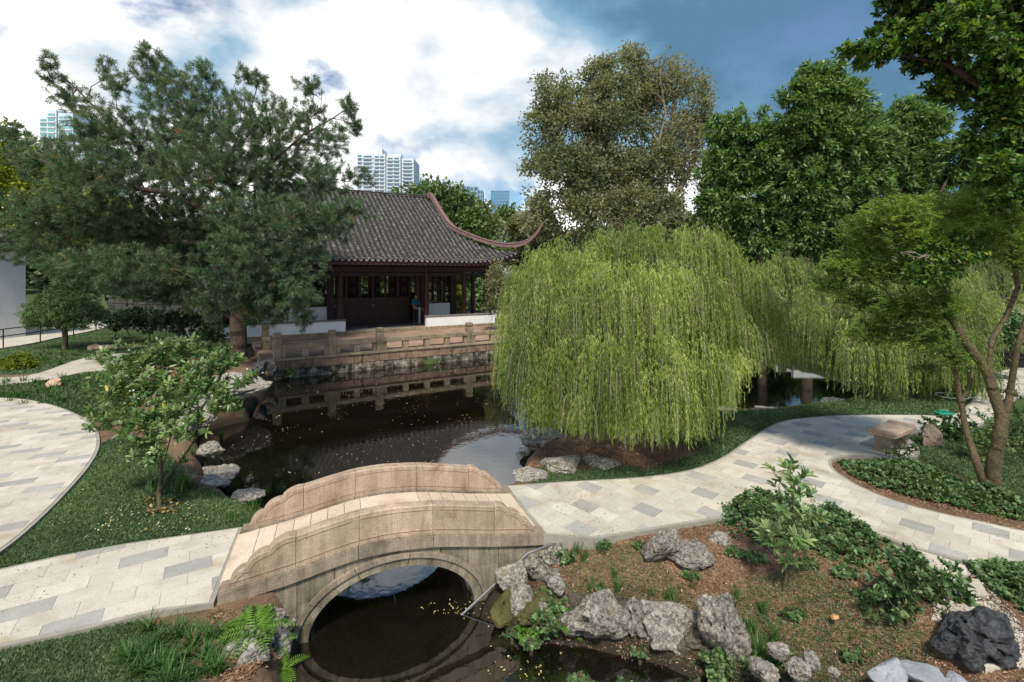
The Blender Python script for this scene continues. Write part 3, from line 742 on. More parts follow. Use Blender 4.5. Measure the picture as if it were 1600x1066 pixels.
def railing():
    PM = post_mesh()
    root = empty('stone_railing', PF.pt(6, 0.13, 0.69), 'low stone seat railing with square posts along the terrace edge', 'railing')
    posts = [PF.s_at(px, 0.13) for px in (433, 519, 593, 733)]
    posts += [posts[-1] + 4.15, posts[-1] + 8.3]
    for s_ in posts: piece('post', PM, root, PF.pt(s_, 0.13, 0.69), TH)
    for i in range(len(posts) - 1):
        a, b = posts[i] + 0.13, posts[i + 1] - 0.13
        mb = MB(PF); mb.rbox(a + 0.002, b - 0.002, 0.0, 0.26, 0.69 + 0.30, 0.69 + 0.47, 0.02)
        c0 = PF.pt((a + b) / 2, 0.13, 1.1); piece('rail', mb.mesh('rail', RAILST, c0), root, c0)
        k = 1 if b - a < 2.5 else 3
        for q in range(k):
            xx = a + (b - a) * (q + 1) / (k + 1)
            mb = MB(PF); mb.rbox(xx - 0.11, xx + 0.11, 0.03, 0.23, 0.692, 0.988, 0.01)
            c0 = PF.pt(xx, 0.13, 0.69); piece('rail_support', mb.mesh('rail_support', RAILST, c0), root, c0)
        for xx in (a + 0.07, b - 0.07):
            mb = MB(PF); mb.rbox(xx - 0.066, xx + 0.066, 0.04, 0.22, 0.692, 0.988, 0.01)
            c0 = PF.pt(xx, 0.13, 0.69); piece('rail_support', mb.mesh('rail_support', RAILST, c0), root, c0)
    # short return at the left corner
    s0 = posts[0]
    mb = MB(PF); mb.rbox(s0 - 0.13, s0 + 0.13, 0.264, 1.25, 0.99, 1.16, 0.02); mb.build('rail', RAILST, root)
    mb = MB(PF); mb.rbox(s0 - 0.10, s0 + 0.10, 1.0, 1.2, 0.692, 0.988, 0.01); mb.build('rail_support', RAILST, root)
    r2 = empty('stone_railing', PF.pt(s0 - 0.1, 2.9, 0.69), 'short stone railing piece behind the pine trunk at the terrace corner', 'railing')
    piece('post', PM, r2, PF.pt(s0 - 0.15, 3.2, 0.69), TH)
    mb = MB(PF); mb.rbox(s0 - 0.28, s0 - 0.02, 2.35, 3.07, 0.99, 1.16, 0.02); mb.build('rail', RAILST, r2)
    mb = MB(PF); mb.rbox(s0 - 0.26, s0 - 0.04, 2.37, 2.6, 0.692, 0.988, 0.01); mb.build('rail_support', RAILST, r2)
railing()

# ------------------------------------------------------------------ pavilion
FL = 0.84
def pavilion():
    root = empty('garden_pavilion', PF.pt(5.1, 11, FL), 'dark maroon Chinese pavilion with curved grey tile roof behind the stone terrace', 'pavilion')
    rng = random.Random(3)
    mb = MB(PF); mb.box(-3.2, 13.2, 6.05, 16.6, 0.40, FL); mb.build('floor', GREYCAP, root)
    x = -3.3
    while x < 13.2:
        w = rng.uniform(1.5, 2.1); w = min(w, 13.3 - x)
        mb = MB(PF); mb.rbox(x + 0.003, x + w - 0.003, 5.66, 6.045, 0.55, FL + 0.002, 0.012); c0 = PF.pt(x, 5.8, 0.7)
        piece('step_stone', mb.mesh('step_stone', RAILST, c0), root, c0); x += w
    CT = 4.05
    # columns
    def colmesh(r, h):
        m2 = MB(); m2.tube([(0, 0, 0), (0, 0, h)], r, 12); m2.tube([(0, 0, 0), (0, 0, 0.09), (0, 0, 0.10)], [r * 1.5, r * 1.35, r * 0.9], 12)
        return m2.mesh('column', WOODRED, smooth_=False)
    cmesh = colmesh(0.13, CT - FL)
    fs = [-1.35, 0.9, 3.56, 7.98, 10.2, 11.55]
    for s_ in fs: piece('column', cmesh, root, PF.pt(s_, 6.25, FL), 0)
    for s_, t in ((11.6, 8.0), (11.55, 10.5), (11.55, 13.0), (11.55, 15.4), (10.2, 15.4), (7.98, 15.4), (3.56, 15.4), (-1.35, 15.4), (-1.35, 10.5)): piece('column', cmesh, root, PF.pt(s_, t, FL), 0)
    m2 = MB(); m2.box(-0.14, 0.14, -0.14, 0.14, 0, CT - FL); wm = m2.mesh('wall_post', WOODDK)
    for s_, t in ((0.0, 8.0), (3.38, 8.0), (8.42, 8.0), (10.22, 8.0), (10.22, 14), (0, 14)): piece('wall_post', wm, root, PF.pt(s_, t, FL), TH)
    # beams
    def beam(a, b, t0, t1, z0, z1, nm='beam', m=WOODRED):
        q = MB(PF); q.box(a, b, t0, t1, z0, z1); q.build(nm, m, root)
    beam(-1.5, 11.7, 6.16, 6.34, 3.72, 3.98); beam(-1.48, 11.68, 6.19, 6.31, 3.50, 3.66, m=WOODDK)
    beam(-1.5, 11.7, 15.31, 15.49, 3.72, 3.98)
    beam(11.46, 11.64, 6.35, 15.30, 3.72, 3.98); beam(-1.46, -1.28, 6.35, 15.30, 3.72, 3.98)
    beam(-0.1, 10.3, 7.93, 8.07, 3.55, 4.35, 'lintel', WOODDK); beam(-0.1, 10.3, 13.93, 14.07, 3.55, 4.35, 'lintel', WOODDK)
    beam(10.15, 10.29, 8.08, 13.92, 3.55, 4.35, 'lintel', WOODDK); beam(-0.07, 0.07, 8.08, 13.92, 3.55, 4.35, 'lintel', WOODDK)
    # lattice maker in a local panel: x width, z height
    def lattice(q, w, z0, z1, dens=1.0, th=0.018, d=0.03):
        nx = max(3, int(w / 0.13)); 
        for i in range(1, nx):
            xx = -w / 2 + w * i / nx
            if i % 2: q.box(xx - th / 2, xx + th / 2, -d / 2, d / 2, z0, z1)
            else:
                q.box(xx - th / 2, xx + th / 2, -d / 2, d / 2, z0, z0 + (z1 - z0) * 0.30); q.box(xx - th / 2, xx + th / 2, -d / 2, d / 2, z1 - (z1 - z0) * 0.38, z1)
        nz = max(3, int((z1 - z0) / 0.26))
        for k in range(1, nz):
            zz = z0 + (z1 - z0) * k / nz
            q.box(-w / 2, w / 2, -d / 2 - 0.002, d / 2 + 0.002, zz - th / 2, zz + th / 2)
        q.box(-w * 0.2, w * 0.2, -d / 2 - 0.003, d / 2 + 0.003, (z0 + z1) / 2 - 0.06, (z0 + z1) / 2 + 0.06)
    def leaf_meshes(w, h, low):
        fr = MB(); s_ = 0.055
        fr.rbox(-w / 2, -w / 2 + s_, -0.035, 0.035, 0, h, 0.004); fr.rbox(w / 2 - s_, w / 2, -0.035, 0.035, 0, h, 0.004)
        for (a, b) in ((0, 0.09), (low - 0.06, low), (low + 0.26, low + 0.31), (h - 0.38, h - 0.34), (h - 0.07, h)):
            fr.box(-w / 2 + s_, w / 2 - s_, -0.03, 0.03, a, b)
        pn = MB(); pn.box(-w / 2 + s_, w / 2 - s_, -0.015, 0.015, 0.09, low - 0.06)
        pn.rbox(-w / 2 + s_ + 0.05, w / 2 - s_ - 0.05, -0.028, 0.02, 0.16, low - 0.13, 0.01)
        pn.box(-w / 2 + s_, w / 2 - s_, -0.015, 0.015, low, low + 0.26); pn.rbox(-w / 2 + s_ + 0.04, w / 2 - s_ - 0.04, -0.028, 0.02, low + 0.05, low + 0.21, 0.008)
        la = MB(); lattice(la, w - 2 * s_, low + 0.31, h - 0.38); lattice(la, w - 2 * s_, h - 0.34, h - 0.07)
        return fr.mesh('door_leaf', WOODRED), pn.mesh('door_panel', WOODDK), la.mesh('lattice', WOODDK)
    def place_leaf(s_, t, ms, z=FL, nm='door_leaf', rot=0):
        o = piece(nm, ms[0], root, PF.pt(s_, t, z), TH + rot)
        for k, m_ in enumerate(ms[1:]):
            c = bpy.data.objects.new(('door_panel', 'lattice')[k] if len(ms) == 3 else 'lattice', m_); COL.objects.link(c); c.parent = o
    dm = leaf_meshes(0.68, 2.68, 1.18)
    for i in range(6): place_leaf(3.87 + 0.69 * i, 8.0, dm)
    hnd = MB(); hnd.box(-0.03, 0.03, -0.06, -0.036, 1.02, 1.12); hm = hnd.mesh('door_handle', METAL)
    for s_ in (3.62, 5.6): piece('door_handle', hm, root, PF.pt(s_, 7.99, FL), TH)
    for i in range(15): place_leaf(0.36 + 0.69 * i, 14.0, dm)
    for i in (0, 2, 3, 5, 7, 8, 10, 12, 13):
        q = MB(PF); q.box(0.36 + 0.69 * i - 0.30, 0.36 + 0.69 * i + 0.30, 14.05, 14.08, FL + 1.4, FL + 2.62); q.build('backing_board', WOODDK, root)  # dark boards added behind the back lattice so less brightness shows through
    # windows above white sill walls
    def win(w, h):
        fr = MB(); s_ = 0.05
        fr.box(-w / 2, -w / 2 + s_, -0.035, 0.035, 0, h); fr.box(w / 2 - s_, w / 2, -0.035, 0.035, 0, h)
        for (a, b) in ((0, 0.05), (h - 0.36, h - 0.32), (h - 0.05, h)): fr.box(-w / 2 + s_, w / 2 - s_, -0.03, 0.03, a, b)
        la = MB(); lattice(la, w - 2 * s_, 0.05, h - 0.36); lattice(la, w - 2 * s_, h - 0.32, h - 0.05)
        return fr.mesh('lattice_window', WOODRED), la.mesh('lattice', WOODDK)
    wmh = win(0.78, 1.62)
    for s_ in (8.98, 9.77): place_leaf(s_, 8.0, wmh, FL + 1.07, 'lattice_window')
    for s_ in (0.5, 1.3, 2.1, 2.9): place_leaf(s_, 8.0, wmh, FL + 1.07, 'lattice_window')
    for t in (8.7, 9.6, 10.5, 11.4, 12.3, 13.2):
        for s_ in (10.22, 0.0): place_leaf(s_, t, wmh, FL + 1.07, 'lattice_window', math.pi / 2)
    def white(a, b, t0, t1, z1, cap=True, nm='sill_wall'):
        q = MB(PF); q.box(a, b, t0, t1, FL, z1); o = q.build(nm, WHITE, root)
        if cap:
            c = MB(PF); c.rbox(a - 0.04, b + 0.04, t0 - 0.04, t1 + 0.04, z1 + 0.001, z1 + 0.06, 0.008); c.build('wall_cap', GREYCAP, root)
    white(8.57, 10.07, 7.93, 8.06, FL + 1.07, False); white(8.03, 8.27, 7.9, 8.03, FL + 1.0, False)
    white(0.15, 3.23, 7.93, 8.06, FL + 1.07, False); white(10.16, 10.28, 8.2, 13.8, FL + 1.07, False); white(-0.06, 0.06, 8.2, 13.8, FL + 1.07, False)
    white(-1.4, 3.70, 5.76, 6.0, FL + 0.50); white(7.80, 11.9, 5.76, 6.0, FL + 0.50); white(11.66, 11.9, 6.05, 9.0, FL + 0.50); white(-1.5, -1.28, 6.45, 15.2, FL + 0.5)
    q = MB(PF); q.box(8.0, 8.28, 8.04, 8.10, FL, 3.54); q.box(7.98, 8.27, 7.96, 8.02, FL + 1.0, 3.54); q.build('wood_panel', WOODRED, root)
    # ceiling
    q = MB(PF); q.box(-1.2, 11.4, 6.5, 15.2, 4.36, 4.40); q.build('ceiling', WOODDK, root)
    # hanging lattice valance in the open corner bay
    q = MB(PF)
    for (a, b, t) in ((10.35, 11.42, 6.25),):
        q.box(a, b, t - 0.02, t + 0.02, 3.20, 3.23); 
        for k in range(9): xx = a + (b - a) * k / 8; q.box(xx - 0.01, xx + 0.01, t - 0.015, t + 0.015, 3.23, 3.5)
    q.build('valance', WOODDK, root)
    # ---- roof
    ZT = [(4.6, 4.26), (4.8, 4.31), (6.0, 5.02), (7.4, 6.03), (9.3, 7.30), (11.0, 8.43)]
    tt = np.array([p[0] for p in ZT]); zz = np.array([p[1] for p in ZT]); 
    SC = 5.1
    def zr(s_, t):
        z = np.interp(t, tt, zz); e = np.clip((abs(s_ - SC) - 4.3) / 3.4, 0, 1.3)
        return z + 0.62 * e ** 2.6 * np.clip(1 - (t - 4.6) / 3.2, 0, 1)
    def smax(t): return 10.05 + (7.4 - t) if t < 7.4 else 10.02 + (t - 7.4) * -0.03
    def slope_pt(s_, t, dz=0.0, back=False):
        return (s_, t if not back else 22.0 - t, zr(s_, t) + dz)
    for back in (False, True):
        q = MB(PF); ts = np.linspace(4.6, 11, 17); V = []; n = 41
        for t in ts:
            sm = smax(t); 
            for k in range(n): V.append(slope_pt(2 * SC - sm + (2 * sm - 2 * SC) * k / (n - 1), t, 0, back))
        V2 = V + [(a, b, c - 0.10) for a, b, c in V]; Fs = []
        m_ = n * len(ts)
        for i in range(len(ts) - 1):
            for k in range(n - 1):
                f = (i * n + k, i * n + k + 1, (i + 1) * n + k + 1, (i + 1) * n + k); Fs.append(f); Fs.append(tuple(m_ + j for j in f[::-1]))
        for k in range(n - 1): Fs.append((k, m_ + k, m_ + k + 1, k + 1))
        q.add(V2, Fs); q.build('roof', TILE_B, root)
    # side skirts of the hipped ends
    for sg in (1, -1):
        q = MB(PF); V = []; n = 21; ts = np.linspace(4.6, 7.4, 9)
        for t in ts:
            ex = 7.4 - t; y0, y1 = 7.4 - ex, 22 - 7.4 + ex; s_ = SC + sg * (smax(t) - SC)
            for k in range(n):
                y = y0 + (y1 - y0) * k / (n - 1); e = np.clip((abs(y - 11) - 3.2) / 3.2, 0, 1.3)
                V.append((s_, y, float(np.interp(t, tt, zz)) + 0.62 * e ** 2.6 * max(0, 1 - (t - 4.6) / 3.2)))
        V2 = V + [(a, b, c - 0.10) for a, b, c in V]; m_ = n * len(ts); Fs = []
        for i in range(len(ts) - 1):
            for k in range(n - 1):
                f = (i * n + k, i * n + k + 1, (i + 1) * n + k + 1, (i + 1) * n + k); Fs.append(f); Fs.append(tuple(m_ + j for j in f[::-1]))
        for k in range(n - 1): Fs.append((k, m_ + k, m_ + k + 1, k + 1))
        q.add(V2, Fs); q.build('roof', TILE_B, root)
        g = MB(PF); s_ = SC + sg * 4.80
        g.add([(s_, 7.3, 5.8), (s_, 14.7, 5.8), (s_, 12.7, 7.3), (s_, 11.0, 8.4), (s_, 9.3, 7.3), (s_ - sg * 0.1, 7.3, 5.8), (s_ - sg * 0.1, 14.7, 5.8), (s_ - sg * 0.1, 12.7, 7.3), (s_ - sg * 0.1, 11.0, 8.4), (s_ - sg * 0.1, 9.3, 7.3)],
              [(0, 1, 2, 3, 4), (9, 8, 7, 6, 5), (0, 5, 6, 1), (1, 6, 7, 2), (2, 7, 8, 3), (3, 8, 9, 4), (4, 9, 5, 0)])
        g.build('gable', WHITE, root)
    # barrel tile rows
    for back in (False, True):
        V = []; T = []; step = 0.20; pitch = 0.27
        cols = np.arange(SC - 7.6, SC + 7.65, pitch)
        rr = np.random.default_rng(4)
        for s_ in cols:
            # top end of this row
            if abs(s_ - SC) <= 4.9: t1 = 10.95
            else: t1 = 7.4 - (abs(s_ - SC) - 4.95) - 0.1
            if t1 < 4.75: continue
            n = max(2, int((t1 - 4.52) / step)); tb = 4.52
            for k in range(n):
                a, b = tb + (t1 - tb) * k / n, tb + (t1 - tb) * (k + 1) / n + 0.03
                ja = rr.uniform(-0.008, 0.008); jz = rr.uniform(-0.006, 0.010)
                base = len(V)
                for (t, rad, dz) in ((a, 0.083, 0.035 + jz), (b, 0.068, 0.012 + jz)):
                    for q_ in range(6):
                        an = math.pi * q_ / 5
                        V.append((s_ + ja + rad * math.cos(an), t if not back else 22 - t, float(zr(s_, t)) + dz + rad * math.sin(an) * 0.95))
                for q_ in range(5):
                    T.append((base + q_, base + q_ + 1, base + 6 + q_ + 1)); T.append((base + q_, base + 6 + q_ + 1, base + 6 + q_))
                if k == 0:
                    for q_ in range(1, 5): T.append((base, base + q_ + 1, base + q_))
                else: T.append((base, base + 5, base + 3)); T.append((base, base + 3, base + 2))
        V = PF(np.array(V)) - off(root); T = np.array(T)
        if back: T = T[:, ::-1]
        me = mesh_arrays('roof_tile', V, T, TILE); o = link('roof_tile', me, root); o['kind'] = 'stuff'
    # eave drip tiles
    q = MB(PF); rr = random.Random(1)
    for s_ in np.arange(SC - 7.6 + 0.135, SC + 7.5, 0.27):
        z0 = float(zr(s_, 4.6)) + 0.02; w = 0.10; h = rr.uniform(0.10, 0.125); y = 4.50
        q.add([(s_ - w, y, z0), (s_ + w, y, z0), (s_ + w * 0.75, y, z0 - h * 0.55), (s_, y, z0 - h), (s_ - w * 0.75, y, z0 - h * 0.55),
               (s_ - w, y + 0.02, z0), (s_ + w, y + 0.02, z0), (s_ + w * 0.75, y + 0.02, z0 - h * 0.55), (s_, y + 0.02, z0 - h), (s_ - w * 0.75, y + 0.02, z0 - h * 0.55)],
              [(0, 4, 3, 2, 1), (5, 6, 7, 8, 9), (0, 1, 6, 5), (1, 2, 7, 6), (2, 3, 8, 7), (3, 4, 9, 8), (4, 0, 5, 9)])
    q.build('drip_tile', surf('drip_tile', (0.14, 0.13, 0.125), (0.30, 0.28, 0.26), 6, 0.85, 0.2, 80, None, 0.3), root, kind='stuff')
    # eave board and rafters
    q = MB(PF)
    for s_ in np.arange(SC - 7.4, SC + 7.3, 0.35):
        z0 = float(zr(s_, 4.7))
        q.add([(s_ - 0.035, 4.66, z0 - 0.18), (s_ + 0.035, 4.66, z0 - 0.18), (s_ + 0.035, 6.4, 4.95), (s_ - 0.035, 6.4, 4.95), (s_ - 0.035, 4.66, z0 - 0.105), (s_ + 0.035, 4.66, z0 - 0.105), (s_ + 0.035, 6.4, 5.03), (s_ - 0.035, 6.4, 5.03)],
              [(3, 2, 1, 0), (4, 5, 6, 7), (0, 1, 5, 4), (1, 2, 6, 5), (2, 3, 7, 6), (3, 0, 4, 7)])
    q.build('rafter', WOODRED, root, kind='stuff')
    for (a, b) in ((-2.35, 5.1), (5.1, 12.55)):
        q = MB(PF); xs = np.linspace(a, b, 14)
        V = [(x, 4.60, float(zr(x, 4.6)) - 0.24) for x in xs] + [(x, 4.60, float(zr(x, 4.6)) - 0.11) for x in xs] + [(x, 4.66, float(zr(x, 4.6)) - 0.11) for x in xs] + [(x, 4.66, float(zr(x, 4.6)) - 0.24) for x in xs]
        n = 14; q.add(V, [(l * n + k, l * n + k + 1, ((l + 1) % 4) * n + k + 1, ((l + 1) % 4) * n + k) for l in range(4) for k in range(n - 1)])
        q.build('eave_board', WOODRED, root)
    # wall infill between lintel and roof so the loft is closed
    q = MB(PF); q.box(-1.4, 11.6, 6.30, 6.36, 3.98, 5.0); q.box(-1.4, 11.6, 15.28, 15.34, 3.98, 5.0); q.build('frieze', WOODDK, root)
    # ridges
    prof = [(-0.17, -0.12), (0.17, -0.12), (0.17, 0.02), (0.12, 0.03), (0.12, 0.13), (0.16, 0.14), (0.16, 0.19), (0.06, 0.24), (-0.06, 0.24), (-0.16, 0.19), (-0.16, 0.14), (-0.12, 0.13), (-0.12, 0.03), (-0.17, 0.02)]
    q = MB(PF); q.sweep([(s_, 11.0, 8.47 + 0.10 * ((s_ - SC) / 4.9) ** 2) for s_ in np.linspace(0.25, 9.95, 14)], [(x * .7, y * 0.45) for x, y in prof]); q.build('ridge', TILE, root)
    for sg in (1, -1):
        for back in (False, True):
            pts = [(9.92, 11.35, 8.40), (9.93, 11.0, 8.66), (9.94, 10.6, 8.60), (9.96, 10.2, 8.28), (9.98, 9.3, 7.52), (10.0, 8.3, 6.78), (10.03, 7.6, 6.32), (10.25, 7.12, 6.05), (10.7, 6.65, 5.78), (11.3, 6.05, 5.45), (12.0, 5.35, 5.19), (12.6, 4.75, 5.15), (13.05, 4.3, 5.30), (13.4, 3.95, 5.68), (13.62, 3.73, 6.10), (13.75, 3.6, 6.45)]
            P = np.array(pts); k = np.linspace(0, len(P) - 1, 46); P = np.c_[[np.interp(k, range(len(P)), P[:, i]) for i in range(3)]].T
            for _ in range(2): P[1:-1] = (P[:-2] + P[1:-1] * 2 + P[2:]) / 4
            if sg < 0: P[:, 0] = 2 * SC - P[:, 0]
            if back: P[:, 1] = 22 - P[:, 1]
            q = MB(PF); T = norm(np.gradient(P, axis=0)); V = []; kk = len(prof)
            for i in range(len(P)):
                f = 1.0 if i < 34 else max(0.30, 1 - (i - 34) / 14.0)
                a_ = norm(np.cross(T[i], (0, 0, 1.0))); b_ = np.cross(a_, T[i])
                for (x, y) in prof: V.append(P[i] + a_ * x * f * .72 + b_ * (y) * f * .72)
            n = len(P)
            q.add(V, [(i * kk + j, i * kk + (j + 1) % kk, (i + 1) * kk + (j + 1) % kk, (i + 1) * kk + j) for i in range(n - 1) for j in range(kk)] + [tuple(range(kk - 1, -1, -1)), tuple((n - 1) * kk + j for j in range(kk))])
            q.build('hip_ridge', RIDGE, root)
pavilion()

# ------------------------------------------------------------------ other walls and far buildings
def white_house():
    root = empty('white_house', (-30, 24, 0.5), 'plain white rendered house wall at the far left behind the pine', 'house')
    x1 = at(40, 440, 23.0)[0]
    q = MB(); q.box(-42, x1, 21.5, 23.0, 0.3, 4.9); q.build('wall', WHITE, root)
    q = MB(); q.box(x1 - 0.60, x1 - 0.42, 21.44, 21.50, 0.3, 4.9); q.box(x1 - 0.10, x1 + 0.01, 21.44, 21.495, 0.3, 4.9); q.build('pilaster', WHITE, root)
    q = MB(); q.add([(-42.5, 20.9, 4.95), (x1 + 0.5, 20.9, 4.95), (x1 + 0.5, 22.25, 5.7), (-42.5, 22.25, 5.7), (-42.5, 23.6, 4.95), (x1 + 0.5, 23.6, 4.95)] + [(-42.5, 20.9, 4.85), (x1 + 0.5, 20.9, 4.85), (x1 + 0.5, 23.6, 4.85), (-42.5, 23.6, 4.85)],
               [(0, 1, 2, 3), (3, 2, 5, 4), (6, 9, 8, 7), (0, 6, 7, 1), (1, 7, 8, 5, 2), (4, 5, 8, 9), (0, 3, 4, 9, 6)]); q.build('roof', TILE, root)
white_house()
def boundary_wall():
    o = MB()
    root = empty('boundary_wall', (at(265, 500, 25)), 'rough grey stone garden wall in the shade under the pine', 'wall'); root.location.z = 0.5; OFF[root.name] = np.array([*at(265, 500, 25)[:2], 0.5])
    rng = random.Random(9)
    a = at(170, 480, 26.5)[:2]; b = at(385, 480, 23.5)[:2]; d = norm(b - a); Lh = float(np.hypot(*(b - a)))
    fr = Frame(a[0], a[1], math.atan2(d[1], d[0]))
    c = MB(fr); c.box(0, Lh, 0.0, 0.3, 0.3, 2.3); c.build('wall_core', MORTAR, root)
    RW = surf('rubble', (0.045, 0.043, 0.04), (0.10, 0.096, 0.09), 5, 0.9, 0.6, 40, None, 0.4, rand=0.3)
    z = 0.45; ci = 0
    while z < 2.25:
        x = 0; h = 0.30
        while x < Lh - 0.1:
            w = min(rng.uniform(0.35, 0.75), Lh - x)
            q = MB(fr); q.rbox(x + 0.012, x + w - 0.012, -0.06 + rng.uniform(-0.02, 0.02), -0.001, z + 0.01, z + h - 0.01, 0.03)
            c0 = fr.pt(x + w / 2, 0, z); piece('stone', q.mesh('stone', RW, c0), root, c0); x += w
        z += h
    q = MB(fr); q.rbox(-0.05, Lh + 0.05, -0.1, 0.4, 2.31, 2.42, 0.02); q.build('wall_cap', GREYCAP, root)
boundary_wall()
TW = surf('tower_white', (0.56, 0.62, 0.68), (0.62, 0.68, 0.74), 0.05, 0.8, 0, 1, None, 0)
TG = surf('tower_grey', (0.22, 0.34, 0.46), (0.28, 0.40, 0.52), 0.05, 0.7, 0, 1, None, 0)
GLB = surf('blue_glass', (0.07, 0.22, 0.36), (0.11, 0.30, 0.46), 0.03, 0.25, 0, 1, None, 0, spec=0.6)
GLD = surf('dark_window', (0.05, 0.10, 0.15), (0.10, 0.17, 0.23), 0.05, 0.3, 0, 1, None, 0, rand=0.2)
GLG = surf('green_window', (0.10, 0.30, 0.30), (0.16, 0.38, 0.38), 0.05, 0.3, 0, 1, None, 0, rand=0.2)
def facade(root, x0, x1, y, z0, z1, cols, rows, wm, margin=0.12, wfill=0.78, hfill=0.42, depth=0.5, name='window'):
    """recessed window bands: openings are boxes set behind proud spandrel bands"""
    w = (x1 - x0) / cols; h = (z1 - z0) / rows
    q = MB(); q.box(-w * wfill / 2, w * wfill / 2, -0.35, 0.0, 0, h * hfill)
    me = q.mesh(name, wm)
    for r in range(rows):
        for c in range(cols):
            piece(name, me, root, (x0 + w * (c + 0.5), y, z0 + h * (r + 0.33)))
    q = MB(); q.box(0.02, x1 - x0 - 0.02, -0.9, -0.4, 0.02, h * 0.26); bm_ = q.mesh('balcony', TW)
    for r in range(rows): piece('balcony', bm_, root, (x0, y, z0 + h * r))
def towers():
    Y = 420.0
    def X(px): return (px - 800) / F * Y
    def Z(py): return CAMZ - (py - HOR) / F * Y
    root = empty('apartment_tower', (X(600), Y + 12, 0), 'tall white apartment tower with curved balcony rows above the pavilion roof', 'building')
    segs = [(556, 565, 238), (565, 583, 240), (584, 602, 241), (603, 625, 243), (626, 645, 246)]
    for i, (a, b, t) in enumerate(segs):
        yy = Y + (3, 1, 0, 1.5, 4)[i]
        q = MB(); q.box(X(a), X(b), yy, Y + 30, 0.2, Z(t)); q.build('wall', TW, root)
        facade(root, X(a) + 0.6, X(b) - 0.6, yy, Z(345), Z(t) - 1, 1 if i in (0,) else (1 if i in (1, 4) else 2), 17, GLD)
    q = MB(); q.box(X(567), X(594), Y + 6, Y + 24, Z(243), Z(229)); q.box(X(610), X(624), Y + 6, Y + 20, Z(243), Z(238)); q.build('plant_room', TW, root)
    r2 = empty('apartment_tower', (X(100), Y + 12, 0), 'white residential tower with green glass behind the pine top left', 'building')
    for (a, b, t, yy) in ((58, 72, 180, Y + 2), (73, 88, 172, Y), (89, 112, 176, Y + 1), (113, 152, 222, Y + 3)):
        q = MB(); q.box(X(a), X(b), yy, Y + 30, 0.2, Z(t)); q.build('wall', TW, r2)
        facade(r2, X(a) + 0.6, X(b) - 0.6, yy, Z(300), Z(t) - 2, 1 if b - a < 20 else 3, 15 if t < 200 else 10, GLG)
    q = MB(); q.box(X(70), X(92), Y + 5, Y + 20, Z(180), Z(169)); q.build('plant_room', TW, r2)
    r3 = empty('office_block', (X(730), 520, 0), 'stepped blue grey tower block under construction beyond the treetops', 'building')
    Y = 520.0
    for (a, b, t, yy) in ((704, 722, 294, 520), (723, 733, 290, 522), (734, 746, 291, 521), (746, 754, 296, 523)):
        q = MB(); q.box(X(a), X(b), yy, 545, 0.2, Z(t)); q.build('wall', TG, r3)
        n = 3 if b - a > 12 else 2; w = (X(b) - X(a)) / n
        f = MB(); f.box(-w * 0.3, w * 0.3, -0.4, 0, 0, (Z(t) - Z(350)) / 8 * 0.6); fm = f.mesh('window', GLD)
        for k in range(n):
            for r in range(8): piece('window', fm, r3, (X(a) + w * (k + 0.5), yy, Z(350) + (Z(t) - Z(350)) / 8 * (r + 0.2)))
    r4 = empty('office_tower', (X(782), 540, 0), 'rectangular blue glass office tower standing right of the blue grey block', 'building')
    Y = 540.0
    q = MB(); q.box(X(767), X(796), Y, Y + 20, 0.2, Z(298)); q.build('wall', GLB, r4)
    f = MB(); f.box(X(768), X(795.5), Y + 2, Y + 18, Z(298) + 0.01, Z(296.5)); f.build('roof_parapet', TG, r4)
    f = MB()
    for k in range(17): z = Z(380) + (Z(299) - Z(380)) * k / 16; f.box(X(767) - 0.1, X(796) + 0.1, Y - 0.25, Y - 0.01, z, z + 0.5)
    for k in range(8): x = X(767) + (X(796) - X(767)) * k / 7; f.box(x - 0.12, x + 0.12, Y - 0.3, Y - 0.02, Z(380), Z(298.5))
    f.build('mullion', TG, r4)
    r5 = empty('apartment_block', (X(653), 480, 0), 'narrow pale block peeping out right of the tall white tower', 'building')
    Y = 480.0
    q = MB(); q.box(X(646), X(661), Y, Y + 15, 0.2, Z(281)); q.build('wall', TG, r5)
    facade(r5, X(647), X(660), Y, Z(320), Z(283), 2, 7, GLD)
    # low pale roof seen over the pavilion corner
    r6 = empty('low_house', (at(790, 375, 60)), 'low pale blue roof seen between trees over the pavilion eave', 'house')
    a = at(766, 372, 60); b = at(806, 380, 60); OFF[r6.name] = np.array(at(790, 375, 60))
    q = MB(); q.box(a[0], b[0], 60, 66, 0.4, a[2] - 0.8); q.build('wall', WHITE, r6)
    q = MB(); q.add([(a[0] - 0.5, 59.5, a[2] - 0.9), (b[0] + 0.5, 59.5, a[2] - 0.9), (b[0] + 0.5, 66.5, a[2] - 0.9), (a[0] - 0.5, 66.5, a[2] - 0.9), (a[0] + 0.2, 63, a[2] + 0.7), (b[0] - 1.5, 63, a[2] + 0.4)],
               [(3, 2, 1, 0), (0, 1, 5, 4), (1, 2, 5), (2, 3, 4, 5), (3, 0, 4)]); q.build('roof', TG, r6)
towers()

